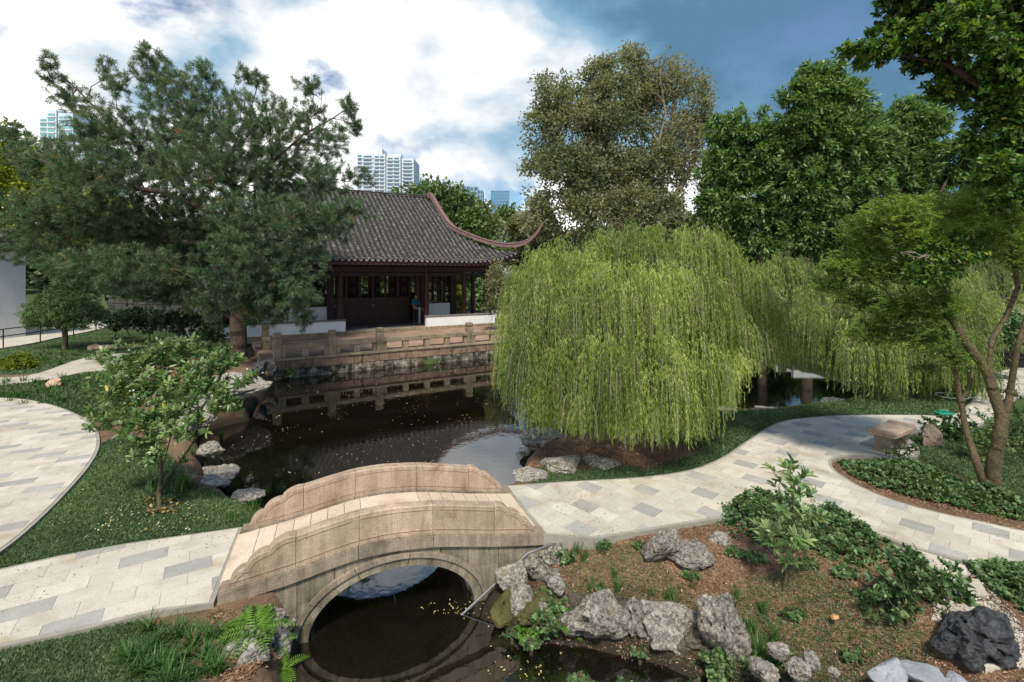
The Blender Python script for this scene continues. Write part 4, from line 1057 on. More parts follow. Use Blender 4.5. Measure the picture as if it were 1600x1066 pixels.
# ------------------------------------------------------------------ vegetation toolkit
RG = np.random.default_rng(11)
def rnd_dir(n, rg=RG):
    return norm(rg.normal(size=(n, 3)))
def leaves(C, D, Nn, Lg, Wd, tint, shape='quad', fold=0.18):
    """arrays -> vertices, triangles, tint"""
    C = np.asarray(C); n = len(C); D = norm(D); S = norm(np.cross(D, Nn)); Nn = np.cross(S, D)
    Lg = np.broadcast_to(Lg, n)[:, None]; Wd = np.broadcast_to(Wd, n)[:, None]; I = np.arange(n)[:, None]
    if shape == 'tri':
        V = np.stack([C - S * Wd / 2, C + S * Wd / 2, C + D * Lg], 1)
        T = I * 3 + np.array([[0, 1, 2]]); k = 3
    elif shape == 'needle':
        V = np.stack([C, C + D * Lg * 0.5 + S * Wd / 2, C + D * Lg - S * Wd * 0.3], 1); T = I * 3 + np.array([[0, 1, 2]]); k = 3
    elif shape == 'hex':
        V = np.stack([C, C + D * Lg * .3 + S * Wd * .45 + Nn * Wd * fold, C + D * Lg * .7 + S * Wd * .42 + Nn * Wd * fold * .6, C + D * Lg - Nn * Lg * .08, C + D * Lg * .7 - S * Wd * .42 + Nn * Wd * fold * .6, C + D * Lg * .3 - S * Wd * .45 + Nn * Wd * fold], 1)
        T = (I * 6)[:, :, None] + np.array([[[0, 1, 5], [1, 2, 5], [2, 4, 5], [2, 3, 4]]]); T = T.reshape(-1, 3); k = 6
    else:
        V = np.stack([C, C + D * Lg * .45 + S * Wd / 2 + Nn * Wd * fold, C + D * Lg, C + D * Lg * .45 - S * Wd / 2 + Nn * Wd * fold], 1)
        T = (I * 4)[:, :, None] + np.array([[[0, 1, 2], [0, 2, 3]]]); T = T.reshape(-1, 3); k = 4
    return V.reshape(-1, 3), T.reshape(-1, 3), np.repeat(np.clip(tint, 0, 1), k)
def leaf_obj(name, parts, mat, parent, kind=None):
    Vs, Ts, Cs = [], [], []; b = 0
    for V, T, c in parts:
        Vs.append(V); Ts.append(T + b); Cs.append(c); b += len(V)
    V = np.vstack(Vs) - off(parent)
    me = mesh_arrays(name, V, np.vstack(Ts), mat, np.concatenate(Cs))
    o = link(name, me, parent)
    if kind: o['kind'] = kind
    return o
def lobe_points(lobes, n, rg, shell=0.45):
    """lobes: centre(3), radii(3)"""
    C = np.array([l[0] for l in lobes]); Rr = np.array([l[1] for l in lobes])
    w = (Rr[:, 0] * Rr[:, 1] * Rr[:, 2]) ** 0.75; w = w / w.sum()
    i = rg.choice(len(lobes), n, p=w)
    d = norm(rg.normal(size=(n, 3))); r = rg.random(n) ** shell
    P = C[i] + d * r[:, None] * Rr[i]
    return P, d, i
def PXL(lst, Y, depth=1.0):
    """outline lobes given by picture place, turned into real ellipsoids at distance Y (+offset)"""
    out = []
    for l in lst:
        px, py, rx, ry = l[:4]; dy = l[4] if len(l) > 4 else 0.0; y = Y + dy
        rd = l[5] if len(l) > 5 else (rx + ry) / 2 * y / F * depth
        out.append((at(px, py, y), np.array([rx * y / F, rd, ry * y / F])))
    return out
def skeleton(trunks, targets, rg, wlen=0.35, wob=0.06, step=0.35, sag=0.0):
    """trunks: list of point lists; later ones start on the first. Returns nodes, parents, and each target's tip node"""
    pos = []; par = []; plen = []
    for ti, tr in enumerate(trunks):
        tr = np.asarray(tr, float); seg = []
        for i in range(len(tr) - 1):
            m = max(1, int(np.linalg.norm(tr[i + 1] - tr[i]) / step)); 
            for k in range(m): seg.append(tr[i] + (tr[i + 1] - tr[i]) * k / m)
        seg.append(tr[-1])
        if ti == 0: prev = -1; pl = 0.0
        else:
            A = np.array(pos); prev = int(np.argmin(np.linalg.norm(A - seg[0], axis=1))); pl = plen[prev]
        for p in seg:
            if prev >= 0: pl = pl + np.linalg.norm(p - pos[prev])
            pos.append(p); par.append(prev); plen.append(pl); prev = len(pos) - 1
    ntr = len(pos)
    cap = ntr + len(targets) * 9 + 10
    PP = np.zeros((cap, 3)); PP[:ntr] = pos; PL = np.zeros(cap); PL[:ntr] = plen; PA = np.full(cap, -1, int); PA[:ntr] = par
    base_h = np.array(trunks[0][0])
    n = ntr; T = np.asarray(targets)
    ref = PP[:ntr]
    dmin = np.array([np.min(np.linalg.norm(ref - t, axis=1)) for t in T]); order = np.argsort(dmin)
    tips = np.zeros(len(T), int); dirs = np.zeros((len(T), 3))
    for j in order:
        t = T[j]; dv = PP[:n] - t; dd = np.sqrt((dv * dv).sum(1))
        cost = dd + wlen * PL[:n]
        if n > ntr: cost[:ntr] += 0.0
        k = int(np.argmin(cost)); d = dd[k]; p0 = PP[k]
        m = int(min(8, max(2, round(d / step)))); 
        pd = (p0 - PP[PA[k]]) if PA[k] >= 0 else np.array([0, 0, 1.0])
        pd = pd / (np.linalg.norm(pd) + 1e-9); ctrl = p0 + (t - p0) * 0.45 + pd * d * 0.18 + rg.normal(size=3) * d * wob + np.array([0, 0, -sag * d])
        prev = k
        for q in range(1, m + 1):
            u = q / m; p = (1 - u) ** 2 * p0 + 2 * u * (1 - u) * ctrl + u * u * t
            PP[n] = p; PL[n] = PL[prev] + np.linalg.norm(p - PP[prev]); PA[n] = prev; prev = n; n += 1
        tips[j] = prev; dirs[j] = t - ctrl
    return PP[:n], PA[:n], tips, norm(dirs), ntr
def branch_mesh(PP, PA, ntr, r_tip, expo, rbase, rmin, kbig=8):
    n = len(PP); cnt = np.zeros(n)
    haschild = np.zeros(n, bool); haschild[PA[PA >= 0]] = True
    cnt[~haschild] = 1
    for i in range(n - 1, 0, -1):
        if PA[i] >= 0: cnt[PA[i]] += cnt[i]
    r = np.maximum(rbase * (cnt / cnt[0]) ** (1 / expo), r_tip)
    V = []; T = []; b = 0
    I = np.array([i for i in range(1, n) if PA[i] >= 0 and r[i] >= rmin])
    if len(I) == 0: return np.zeros((0, 3)), np.zeros((0, 3), int), r
    for lo, hi, k in ((0.05, 99, kbig), (0.018, 0.05, 5), (0, 0.018, 3)):
        J = I[(r[I] >= lo) & (r[I] < hi)]
        if len(J) == 0: continue
        p1 = PP[J]; p0 = PP[PA[J]]; d = norm(p1 - p0); ax = np.where(np.abs(d[:, 2:3]) < 0.9, [[0, 0, 1.0]], [[1.0, 0, 0]])
        a = norm(np.cross(d, ax)); c = np.cross(d, a)
        r0 = np.minimum(r[PA[J]], r[J] * 1.35); r1 = r[J]; L_ = np.linalg.norm(p1 - p0, axis=1)
        p0 = p0 - d * np.minimum(r0 * 0.3, L_ * 0.3)[:, None]; p1 = p1 + d * np.minimum(r1 * 0.3, L_ * .3)[:, None]
        an = 2 * np.pi * np.arange(k) / k
        ring = a[:, None, :] * np.cos(an)[None, :, None] + c[:, None, :] * np.sin(an)[None, :, None]
        v = np.concatenate([p0[:, None] + ring * r0[:, None, None], p1[:, None] + ring * r1[:, None, None]], 1)
        q = np.arange(k); q2 = (q + 1) % k
        t = np.concatenate([np.stack([q, q2, k + q2], 1), np.stack([q, k + q2, k + q], 1)], 0)
        T.append((np.arange(len(J)) * 2 * k)[:, None, None] + t[None] + b); V.append(v.reshape(-1, 3)); b += len(J) * 2 * k
    return np.vstack(V), np.vstack([t.reshape(-1, 3) for t in T]), r
def tree(name, label, cat, base, trunks, lobes, nt, bark, seed, rbase, leaf, r_tip=0.006, rmin=0.008, expo=1.9, wlen=0.35, step=0.35, shell=0.45, group=None, cull=None, sag=0.0, keep=None, trunkname='trunk'):
    rg = np.random.default_rng(seed)
    root = empty(name, base, label, cat, group)
    T, d, li = lobe_points(lobes, nt, rg, shell)
    if keep is not None:
        m = keep(T); T, d, li = T[m], d[m], li[m]
    PP, PA, tips, dirs, ntr = skeleton(trunks, T, rg, wlen, step=step, sag=sag)
    V, TT, r = branch_mesh(PP, PA, ntr, r_tip, expo, rbase, rmin)
    me = mesh_arrays(trunkname, V - off(root), TT, bark, smooth_=True); link(trunkname, me, root)
    parts = leaf(T, dirs, d, li, rg, PP, PA, tips)
    leaf_obj('crown', parts[0], parts[1], root)
    return root

# ---- leaf materials
G_PINE = leafmat('pine_needles', [(0.022, 0.048, 0.022), (0.09, 0.155, 0.075), (0.23, 0.31, 0.165), (0.34, 0.18, 0.06)], 0.2, 0.55)
G_WIL = leafmat('willow_leaves', [(0.055, 0.10, 0.02), (0.15, 0.215, 0.045), (0.30, 0.38, 0.09), (0.50, 0.56, 0.19)], 0.35, 0.5)
G_OLIVE = leafmat('olive_leaves', [(0.07, 0.09, 0.05), (0.16, 0.18, 0.105), (0.27, 0.27, 0.17), (0.31, 0.24, 0.16)], 0.4, 0.6)
G_GLOSS = leafmat('glossy_leaves', [(0.015, 0.035, 0.010), (0.06, 0.125, 0.034), (0.15, 0.25, 0.075), (0.32, 0.42, 0.17)], 0.3, 0.35)
G_BROAD = leafmat('broad_leaves', [(0.016, 0.04, 0.008), (0.05, 0.12, 0.022), (0.16, 0.28, 0.05), (0.36, 0.26, 0.03)], 0.35, 0.4)
G_FINE = leafmat('feathery_leaves', [(0.06, 0.11, 0.03), (0.15, 0.24, 0.065), (0.27, 0.36, 0.11), (0.40, 0.40, 0.12)], 0.5, 0.5)
G_FRANG = leafmat('frangipani_leaves', [(0.05, 0.10, 0.035), (0.12, 0.20, 0.07), (0.25, 0.35, 0.15), (0.45, 0.42, 0.08)], 0.3, 0.35)
G_BUSH = leafmat('shrub_leaves', [(0.035, 0.075, 0.03), (0.10, 0.175, 0.07), (0.19, 0.29, 0.12), (0.32, 0.40, 0.18)], 0.3, 0.45)
G_YEL = leafmat('yellow_green_leaves', [(0.06, 0.08, 0.012), (0.15, 0.19, 0.02), (0.32, 0.34, 0.04), (0.45, 0.42, 0.06)], 0.4, 0.5)
G_GRASS = leafmat('grass_blades', [(0.045, 0.08, 0.032), (0.10, 0.155, 0.07), (0.17, 0.235, 0.11), (0.30, 0.31, 0.17)], 0.3, 0.45)
G_STRAP = leafmat('strap_leaves', [(0.03, 0.075, 0.02), (0.06, 0.14, 0.035), (0.13, 0.22, 0.07), (0.30, 0.32, 0.13)], 0.3, 0.4)
G_FERN = leafmat('fern_fronds', [(0.05, 0.13, 0.015), (0.12, 0.26, 0.03), (0.22, 0.36, 0.06), (0.35, 0.36, 0.10)], 0.35, 0.45)
G_FAR = leafmat('distant_leaves', [(0.05, 0.09, 0.04), (0.10, 0.165, 0.06), (0.17, 0.245, 0.09), (0.26, 0.27, 0.13)], 0.25, 0.6)

def gaps(fr, thr, seed):
    return lambda T: fbm(T * fr, seed, 2) < thr
def cluster_leaves(per, rad, Lg, Wd, mat, up=0.3, outw=0.6, shape='quad', tone=(0.3, 0.22), droop=0.0, lobe_tone=0.12, yellow=0.02):
    def fn(T, dirs, d, li, rg, PP, PA, tips):
        n = len(T); m = per
        c = np.repeat(T, m, 0) + norm(rg.normal(size=(n * m, 3))) * (rg.random(n * m) ** 0.5)[:, None] * rad
        D = norm(np.repeat(dirs, m, 0) * outw * 0.6 + np.repeat(d, m, 0) * outw * .5 + rg.normal(size=(n * m, 3)) * 0.55 + np.array([0, 0, -droop]))
        Nn = norm(rg.normal(size=(n * m, 3)) * 0.6 + np.array([0, 0, 1.0]) * (0.5 + up) + np.repeat(d, m, 0) * 0.3)
        lt = rg.normal(size=li.max() + 1) * lobe_tone
        t = np.clip(tone[0] + np.repeat(rg.normal(size=n) * 0.10 + lt[li], m) + rg.normal(size=n * m) * tone[1] * 0.6, 0.0, 0.74)
        t = np.where(rg.random(n * m) < yellow, 0.9, t)
        L_ = Lg * rg.uniform(0.7, 1.2, n * m)
        return [leaves(c, D, Nn, L_, Wd * rg.uniform(0.8, 1.2, n * m), t, shape)], mat
    return fn

# ---- pine
def pine():
    Y = 17.0
    L_ = PXL([(80, 105, 14, 28, 0, .6), (105, 150, 30, 35, 1), (160, 200, 60, 50, -1), (165, 105, 14, 26, .5, .6), (185, 135, 26, 26, 0), (225, 85, 26, 26, 0), (250, 120, 42, 38, 1), (320, 115, 20, 26, -1, .8), (300, 170, 75, 60, 0),
              (385, 118, 14, 14, 0, .6), (408, 122, 16, 18, 1, .6), (400, 190, 60, 55, -1), (480, 130, 26, 22, 0), (470, 190, 50, 45, 1), (545, 170, 16, 24, 0, .8), (520, 220, 38, 30, -1), (555, 200, 12, 22, 1, .6),
              (60, 250, 55, 40, 0), (20, 210, 30, 22, 1), (140, 270, 85, 60, -2), (250, 250, 110, 75, 1), (350, 260, 110, 80, -1), (450, 270, 80, 55, 1), (510, 280, 45, 35, -1), (565, 275, 26, 18, 0), (545, 330, 45, 28, -2),
              (50, 330, 75, 38, -1), (40, 385, 60, 30, 1), (130, 350, 100, 55, 0), (230, 350, 110, 55, 1), (180, 420, 120, 40, -2), (300, 420, 90, 50, 1.5), (310, 350, 90, 50, 2), (420, 350, 100, 55, -2), (500, 350, 60, 42, -1.5),
              (380, 410, 80, 50, -2.5), (460, 410, 60, 45, -2), (440, 465, 45, 32, -2), (330, 470, 50, 30, 0), (475, 500, 16, 24, -2, .5), (395, 480, 40, 34, -1.5, .7), (430, 440, 60, 40, -2.4, .8), (350, 450, 50, 34, -2.4, .8), (465, 460, 36, 34, -2.6, .7), (420, 490, 30, 22, -2, .5), (270, 460, 60, 24, 2), (205, 455, 50, 18, 1)], Y)
    base = W(374, 562, 0.55)
    b = lambda px, py, y: at(px, py, y)
    tr = [[base, b(372, 500, 17), b(366, 430, 17.1), b(358, 370, 17), b(360, 320, 17), b(366, 296, 17)],
          [b(366, 300, 17), b(345, 262, 17.3), b(318, 225, 17.5), b(290, 190, 17.6), b(262, 150, 17.5), b(240, 100, 17.4)],
          [b(366, 298, 17), b(385, 285, 16.8), b(430, 250, 16.6), b(475, 210, 16.8), b(520, 185, 17), b(545, 168, 17)],
          [b(358, 345, 17), b(310, 322, 16.6), b(250, 300, 16.2), b(180, 290, 15.8), b(110, 270, 15.6), b(40, 240, 16)],
          [b(345, 262, 17.3), b(370, 220, 17.8), b(395, 160, 17.8), b(405, 125, 17.9)],
          [b(290, 300, 16.5), b(220, 230, 17), b(150, 170, 17.4), b(90, 110, 17.3)],
          [b(362, 380, 17), b(300, 380, 17.8), b(200, 370, 18), b(100, 350, 17.6), b(30, 380, 17)],
          [b(362, 370, 17), b(410, 350, 16), b(470, 340, 15.3), b(540, 325, 15)],
          [b(366, 420, 17), b(400, 410, 16), b(440, 440, 15), b(470, 480, 14.6)]]
    per = 60
    def fn(T, dirs, d, li, rg, PP, PA, tips):
        n = len(T)
        o = norm(dirs * 0.7 + d * 0.45 + np.array([0, 0, 0.45]))
        o = np.where((T[:, 2:3] < 3.6) & (rg.random((n, 1)) < 0.6), norm(o + np.array([0, 0, -0.8])), o)
        N_ = n * per; O = np.repeat(o, per, 0); Tn = np.repeat(T, per, 0)
        u = rg.random(N_)
        ln = np.repeat(rg.uniform(0.16, 0.34, n), per)
        C = Tn - O * (u * ln)[:, None] + rg.normal(size=(N_, 3)) * 0.004
        rad = norm(np.cross(O, rg.normal(size=(N_, 3))))
        D = norm(O * rg.uniform(0.5, 1.3, N_)[:, None] + rad * 0.85 + rg.normal(size=(N_, 3)) * 0.12)
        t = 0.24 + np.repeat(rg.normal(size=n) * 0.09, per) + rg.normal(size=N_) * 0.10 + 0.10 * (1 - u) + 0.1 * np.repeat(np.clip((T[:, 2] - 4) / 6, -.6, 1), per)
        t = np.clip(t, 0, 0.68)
        old = np.repeat(rg.random(n) < 0.015, per) & (u > 0.4); t = np.where(old, 0.95, t)
        return [leaves(C, D, rnd_dir(N_, rg), rg.uniform(0.13, 0.20, N_), 0.020, t, 'needle')], G_PINE
    tree('pine_tree', 'large spreading blue green pine with long needles beside the terrace corner', 'tree', base, tr, L_, 9000, BARK_DK, 21, 0.27, fn, r_tip=0.009, rmin=0.0085, expo=2.0, wlen=0.25, step=0.4, shell=0.5)
pine()

# ---- weeping willows
def willow(label, lobes, zfun, ncl, nst, seed, base, leafL=0.06, leafW=0.0115, sp=0.026, tmean=0.40):
    rg = np.random.default_rng(seed)
    root = empty('weeping_willow', base, label, 'tree')
    Lb = np.array(lobes); w_ = Lb[:, 3] ** 2; li = rg.choice(len(Lb), ncl, p=w_ / w_.sum())
    d = norm(rg.normal(size=(ncl, 3))); d[:, 2] = np.abs(d[:, 2]) * 1.0 - 0.25; d = norm(d)
    back = (d[:, 1] > 0.3) & (rg.random(ncl) < 0.55); d[back, 1] *= -1
    rad = Lb[li, 3] * rg.uniform(0.75, 1.05, ncl)
    P0 = Lb[li, :3] + d * rad[:, None]; x, y = P0[:, 0], P0[:, 1]
    th = np.arctan2(d[:, 1], d[:, 0]); r = np.hypot(d[:, 0], d[:, 1])
    zt = Lb[li, 2] + Lb[li, 3]; zb = zfun(x, y); zs = np.maximum(P0[:, 2], zb + 0.3); zc = zs
    out = np.c_[np.cos(th), np.sin(th), np.zeros(ncl)]
    tops = np.c_[x, y, zs] - out * 0.15 * r[:, None]
    ltone = rg.normal(size=len(Lb)) * 0.09
    gapn = fbm(np.c_[x * 2.4, y * 2.4, zs * 1.1], seed + 3, 2); kp = (gapn > -0.42) | (rg.random(ncl) < 0.3)
    x, y, zt, zb, zs, zc, th, r, out, tops, li = [q[kp] for q in (x, y, zt, zb, zs, zc, th, r, out, tops, li)]; ncl = int(kp.sum())
    zb = zb + np.abs(rg.normal(size=ncl)) * 0.16 + np.maximum(fbm(np.c_[x * 3, y * 3, 0 * x], seed + 5, 2), 0) * 0.35
    tz = base[2]; trunks = [[base, base + [0.05, 0.05, (zt.mean() - tz) * 0.35], base + [0.1, 0.1, (zt.mean() - tz) * 0.6]]]
    k = rg.choice(ncl, min(260, ncl), replace=False)
    PP, PA, tips, dirs, ntr = skeleton(trunks, tops[k] - [0, 0, 0.30], rg, 0.3, step=0.3, sag=-0.25)
    V, TT, rr = branch_mesh(PP, PA, ntr, 0.005, 1.9, 0.12, 0.006)
    link('trunk', mesh_arrays('trunk', V - off(root), TT, BARK_P, smooth_=True), root)
    # strands
    ns = ncl * nst; ci = np.repeat(np.arange(ncl), nst)
    S0 = tops[ci] + rg.normal(size=(ns, 3)) * [0.065, 0.065, 0.07]
    o = norm(out[ci] * (0.6 + 0.4 * r[ci])[:, None] + rg.normal(size=(ns, 3)) * [0.5, 0.5, 0])
    arc_ = rg.uniform(0.06, 0.34, ns)
    full = np.maximum(S0[:, 2] - zb[ci], 0.2)
    Ls = np.minimum(full * rg.uniform(0.85, 1.03, ns), np.where(rg.random(ncl)[ci] < 0.35, rg.uniform(0.8, 2.0, ns), rg.uniform(0.4, 1.0, ns))) + 0.12
    m = np.ceil(Ls / sp).astype(int); si = np.repeat(np.arange(ns), m); kk = np.concatenate([np.arange(q) for q in m])
    u = (kk + rg.random(len(kk))) * sp
    rise = 0.16
    h = arc_[si] * (1 - np.exp(-u * 3.0)); zz_ = rise * arc_[si] * 2.0 * np.sin(np.clip(u * 6, 0, np.pi)) - np.maximum(u - 0.12, 0)
    sway = np.sin(u * 3.1 + si * 1.7) * 0.018
    P = S0[si] + o[si] * h[:, None] + np.c_[sway, sway * 0.6, zz_]
    N_ = len(P)
    D = norm(np.array([0, 0, -1.0]) + rg.normal(size=(N_, 3)) * [0.42, 0.42, 0.2] + o[si] * (0.9 * np.exp(-u * 4))[:, None])
    base_t = tmean + ltone[li][ci][si] + rg.normal(size=ncl)[ci][si] * 0.13 + rg.normal(size=ns)[si] * 0.08
    t = base_t + rg.normal(size=N_) * 0.10 + 0.16 * np.exp(-u * 2.2)
    leaf_obj('crown', [leaves(P, D, rnd_dir(N_, rg), leafL * rg.uniform(0.7, 1.2, N_), leafW, t, 'tri')], G_WIL, root)
    # bare hanging twig lines show as fine pale threads
    q = rg.choice(ns, min(ns, 1800), replace=False); VV = []
    C = S0[q]; nn_ = len(q); seg = 5; Vt = []; Tt = []; b = 0
    for s_ in range(seg):
        u0 = Ls[q] * s_ / seg; u1 = Ls[q] * (s_ + 1) / seg
        def pos(u_): return C + o[q] * (arc_[q] * (1 - np.exp(-u_ * 3.0)))[:, None] + np.c_[0 * u_, 0 * u_, rise * arc_[q] * 2 * np.sin(np.clip(u_ * 6, 0, np.pi)) - np.maximum(u_ - 0.12, 0)]
        a, c = pos(u0), pos(u1); w = np.array([0.0028, 0, 0])
        Vt.append(np.stack([a - w, a + w, c + w * .7, c - w * .7], 1).reshape(-1, 3)); i = np.arange(nn_)[:, None, None] * 4 + b
        Tt.append((i + np.array([[[0, 1, 2], [0, 2, 3]]])).reshape(-1, 3)); b += 4 * nn_
    link('twig', mesh_arrays('twig', np.vstack(Vt) - off(root), np.vstack(Tt), BARK_P), root)
    root.children[-1]['kind'] = 'stuff'
    return root
_wb = W(985, 690, 0.6)
def _zb1(x, y):
    px = 800 + x / y * F
    yy = np.interp(px, [765, 790, 800, 830, 860, 900, 960, 1060, 1100, 1125, 1150, 1235], [592, 634, 678, 688, 676, 688, 700, 702, 692, 655, 604, 580])
    return np.maximum(CAMZ - (yy - HOR) / F * y, 0.62) + 0.02
WL1 = [(830, 402, 34, .6), (868, 388, 36, .3), (908, 402, 40, 0), (952, 372, 38, .6), (1000, 358, 42, .2), (1042, 356, 38, .6), (1092, 368, 44, .2), (1124, 386, 34, .1), (1158, 425, 36, .3), (1192, 470, 30, .3), (806, 440, 24, .3),
       (845, 430, 48, -.6), (900, 450, 50, -1.0), (960, 420, 55, -.8), (1030, 425, 55, -.9), (1090, 440, 48, -.8), (1132, 480, 38, -.5), (1172, 522, 30, -.2), (792, 490, 20, -.1),
       (830, 520, 42, -1.1), (890, 545, 45, -1.4), (950, 520, 52, -1.5), (1020, 530, 55, -1.5), (1085, 540, 46, -1.3), (1130, 560, 34, -.9), (920, 610, 40, -1.6), (1000, 625, 45, -1.7), (1060, 620, 34, -1.5), (850, 600, 32, -1.2)]
def willow_lobes(lst, Y):
    out = []
    for px, py, r, dy in lst:
        y = Y + dy; rr_ = r / F * y; c_ = at(px, py, y); out.append((c_[0], y, c_[2] - rr_ * .75, rr_ * 1.12))
    return out
willow('large bright green weeping willow on the bank in the centre, beside the pond', willow_lobes(WL1, 8.7), _zb1, 1120, 9, 31, _wb)
def willow_simple(label, px, Y, hw, ry, ytop, ybot, ncl, seed, nst=5):
    X0 = (px - 800) / F * Y; b = np.array([X0, Y, 0.55]); zb = max(CAMZ - (ybot - HOR) / F * Y, 0.65); rg = np.random.default_rng(seed); lst = []
    for k in range(16):
        u = rg.uniform(-1, 1); row = k % 3; r_ = hw * rg.uniform(.26, .38)
        lst.append((px + u * hw * .85, ytop + r_ * .3 + (ybot - ytop) * (0.10 * u * u + 0.20 * row) + rg.uniform(-6, 10), r_, ry * (.4 - .45 * row)))
    return willow(label, willow_lobes(lst, Y), lambda x, y: zb + 0.25 * fbm(np.c_[x * 2, y * 2, 0 * x], seed, 2), ncl, nst, seed, b, 0.10, 0.020, 0.05, tmean=0.32)
willow_simple('weeping willow behind and right of the large centre willow, across the water', 1222, 15.0, 96, 2.2, 400, 584, 760, 33)
willow_simple('weeping willow hanging over the lawn behind the feathery leaved tree', 1392, 12.4, 122, 1.9, 425, 612, 900, 34)
willow_simple('farthest right weeping willow, beyond the potted plant and the path bend', 1560, 16.5, 115, 2.0, 385, 548, 600, 35)

# ---- background and middle trees
def simple_tree(name, label, Y, lobes, nt, per, Lg, Wd, mat, seed, trunks_px, rbase, bark=BARK, depth=0.8, rad=None, group=None, **kw):
    base = np.array([*at(trunks_px[0][0][0], 430, Y)[:2], 0.5])
    tr = []
    for i, t in enumerate(trunks_px):
        pts = [at(p[0], p[1], Y + (p[2] if len(p) > 2 else 0)) for p in t]
        if i == 0: pts[0] = base
        tr.append(pts)
    opt = {k: kw.pop(k) for k in ('up', 'outw', 'shape', 'tone', 'droop', 'lobe_tone', 'yellow') if k in kw}
    return tree(name, label, 'tree', base, tr, PXL(lobes, Y, depth), nt, bark, seed, rbase, cluster_leaves(per, rad or Lg * 1.3, Lg, Wd, mat, **opt), group=group, **kw)
simple_tree('tall_tree', 'very tall grey brown tree with sparse twiggy right side behind the willow', 45, [
    (880, 150, 50, 45), (940, 125, 45, 38), (985, 100, 35, 25, 2), (850, 210, 38, 40), (905, 200, 60, 60), (960, 200, 60, 70), (845, 260, 30, 30), (890, 270, 60, 50, -3), (950, 290, 60, 55), (1000, 150, 40, 50, 2),
    (860, 340, 48, 36, -3), (920, 345, 60, 45, -4), (985, 330, 50, 50, -3), (1045, 345, 40, 40, -2), (1010, 250, 40, 60), (838, 310, 22, 22)],
    2700, 34, 0.34, 0.19, G_OLIVE, 41, [[(985, 430), (985, 380), (980, 330), (965, 260), (950, 190), (945, 130)], [(980, 340), (940, 300), (890, 250), (860, 200)], [(985, 380), (900, 330), (850, 320)], [(985, 380), (1000, 330), (1020, 260), (1040, 180), (1030, 110)], [(985, 390), (1010, 370), (1030, 300), (1075, 230), (1090, 170)]], 0.55, BARK_P, rad=0.8, keep=gaps(0.5, 0.26, 3), r_tip=0.02, rmin=0.03, step=1.2, up=0.1, tone=(0.45, 0.34), lobe_tone=0.14)
# thin, half bare right half of that group
simple_tree('tall_tree', 'half bare pale branched tree at the right edge of the very tall brown tree', 46, [
    (1040, 130, 40, 40), (1080, 150, 32, 45), (1090, 200, 26, 45), (1060, 220, 40, 60), (1035, 290, 45, 50), (1080, 270, 30, 40), (1100, 160, 12, 40)],
    1500, 9, 0.32, 0.17, G_OLIVE, 42, [[(1012, 430), (1020, 380), (1028, 330), (1035, 260), (1050, 190), (1060, 120)], [(1028, 330), (1060, 300), (1085, 250), (1095, 180)], [(1020, 380), (1050, 340), (1085, 330)]], 0.5, BARK_P, rad=0.8, keep=gaps(0.34, 0.60, 5), r_tip=0.03, rmin=0.02, step=1.0, tone=(0.62, 0.3), lobe_tone=0.1)
GL = dict(shape='quad', droop=0.35, outw=0.9, tone=(0.56, 0.46), lobe_tone=0.08, rad=0.30, keep=gaps(0.70, 0.42, 7))
simple_tree('broadleaf_tree', 'dark glossy tree standing left of the tallest glossy tree', 28, [
    (1130, 215, 30, 32), (1125, 270, 36, 36), (1170, 200, 40, 38), (1185, 250, 60, 55), (1150, 320, 60, 42), (1205, 330, 55, 45), (1215, 190, 36, 34), (1180, 380, 60, 30), (1110, 330, 26, 30)],
    1350, 32, 0.33, 0.12, G_GLOSS, 43, [[(1190, 430), (1192, 380), (1190, 320), (1185, 250), (1180, 200)], [(1192, 380), (1150, 320), (1120, 280)]], 0.25, **GL, r_tip=0.015, rmin=0.025, step=0.8)
simple_tree('broadleaf_tree', 'tallest dark glossy tree with a pointed domed top right of centre', 27, [
    (1285, 125, 40, 28), (1270, 165, 55, 40), (1320, 165, 45, 40), (1250, 215, 60, 50), (1310, 230, 70, 60), (1255, 290, 65, 50), (1330, 300, 60, 50), (1290, 350, 75, 45), (1360, 240, 40, 50), (1345, 370, 60, 40), (1240, 370, 40, 30)],
    2200, 32, 0.33, 0.12, G_GLOSS, 44, [[(1262, 430), (1258, 380), (1275, 310), (1290, 230), (1292, 150)], [(1258, 390), (1300, 350), (1340, 280)], [(1275, 320), (1240, 260), (1235, 210)]], 0.3, **GL, r_tip=0.015, rmin=0.025, step=0.8)
simple_tree('broadleaf_tree', 'dark glossy tree right of the tallest one, half behind the overhanging branch', 29, [
    (1390, 210, 45, 40), (1430, 190, 45, 40), (1410, 260, 60, 50), (1460, 240, 40, 60), (1400, 330, 60, 50), (1470, 320, 50, 60), (1510, 270, 40, 60), (1380, 390, 60, 35), (1540, 330, 50, 60)],
    1550, 32, 0.33, 0.12, G_GLOSS, 45, [[(1400, 430), (1402, 380), (1405, 310), (1412, 240)], [(1402, 390), (1450, 340), (1480, 280)]], 0.25, **GL, r_tip=0.015, rmin=0.025, step=0.8)
BGK = dict(tone=(0.4, 0.3), lobe_tone=0.1, r_tip=0.02, rmin=0.04, step=1.5)
simple_tree('leafy_tree', 'mid green tree rising behind the pavilion ridge', 48, [(660, 300, 30, 14), (690, 315, 45, 24), (730, 345, 40, 28), (650, 325, 30, 25), (700, 350, 50, 30), (620, 310, 20, 12), (640, 400, 60, 40), (740, 400, 50, 40)], 800, 16, 0.55, 0.32, G_FAR, 51, [[(690, 430), (690, 380), (685, 330)]], 0.3, rad=1.0, **BGK)
simple_tree('leafy_tree', 'olive tree between the pavilion ridge and the blue glass tower', 62, [(740, 330, 22, 14), (752, 350, 22, 20), (720, 370, 50, 20), (745, 390, 40, 30)], 380, 16, 0.7, 0.42, G_OLIVE, 52, [[(740, 430), (742, 380), (742, 340)]], 0.25, rad=1.2, **BGK)
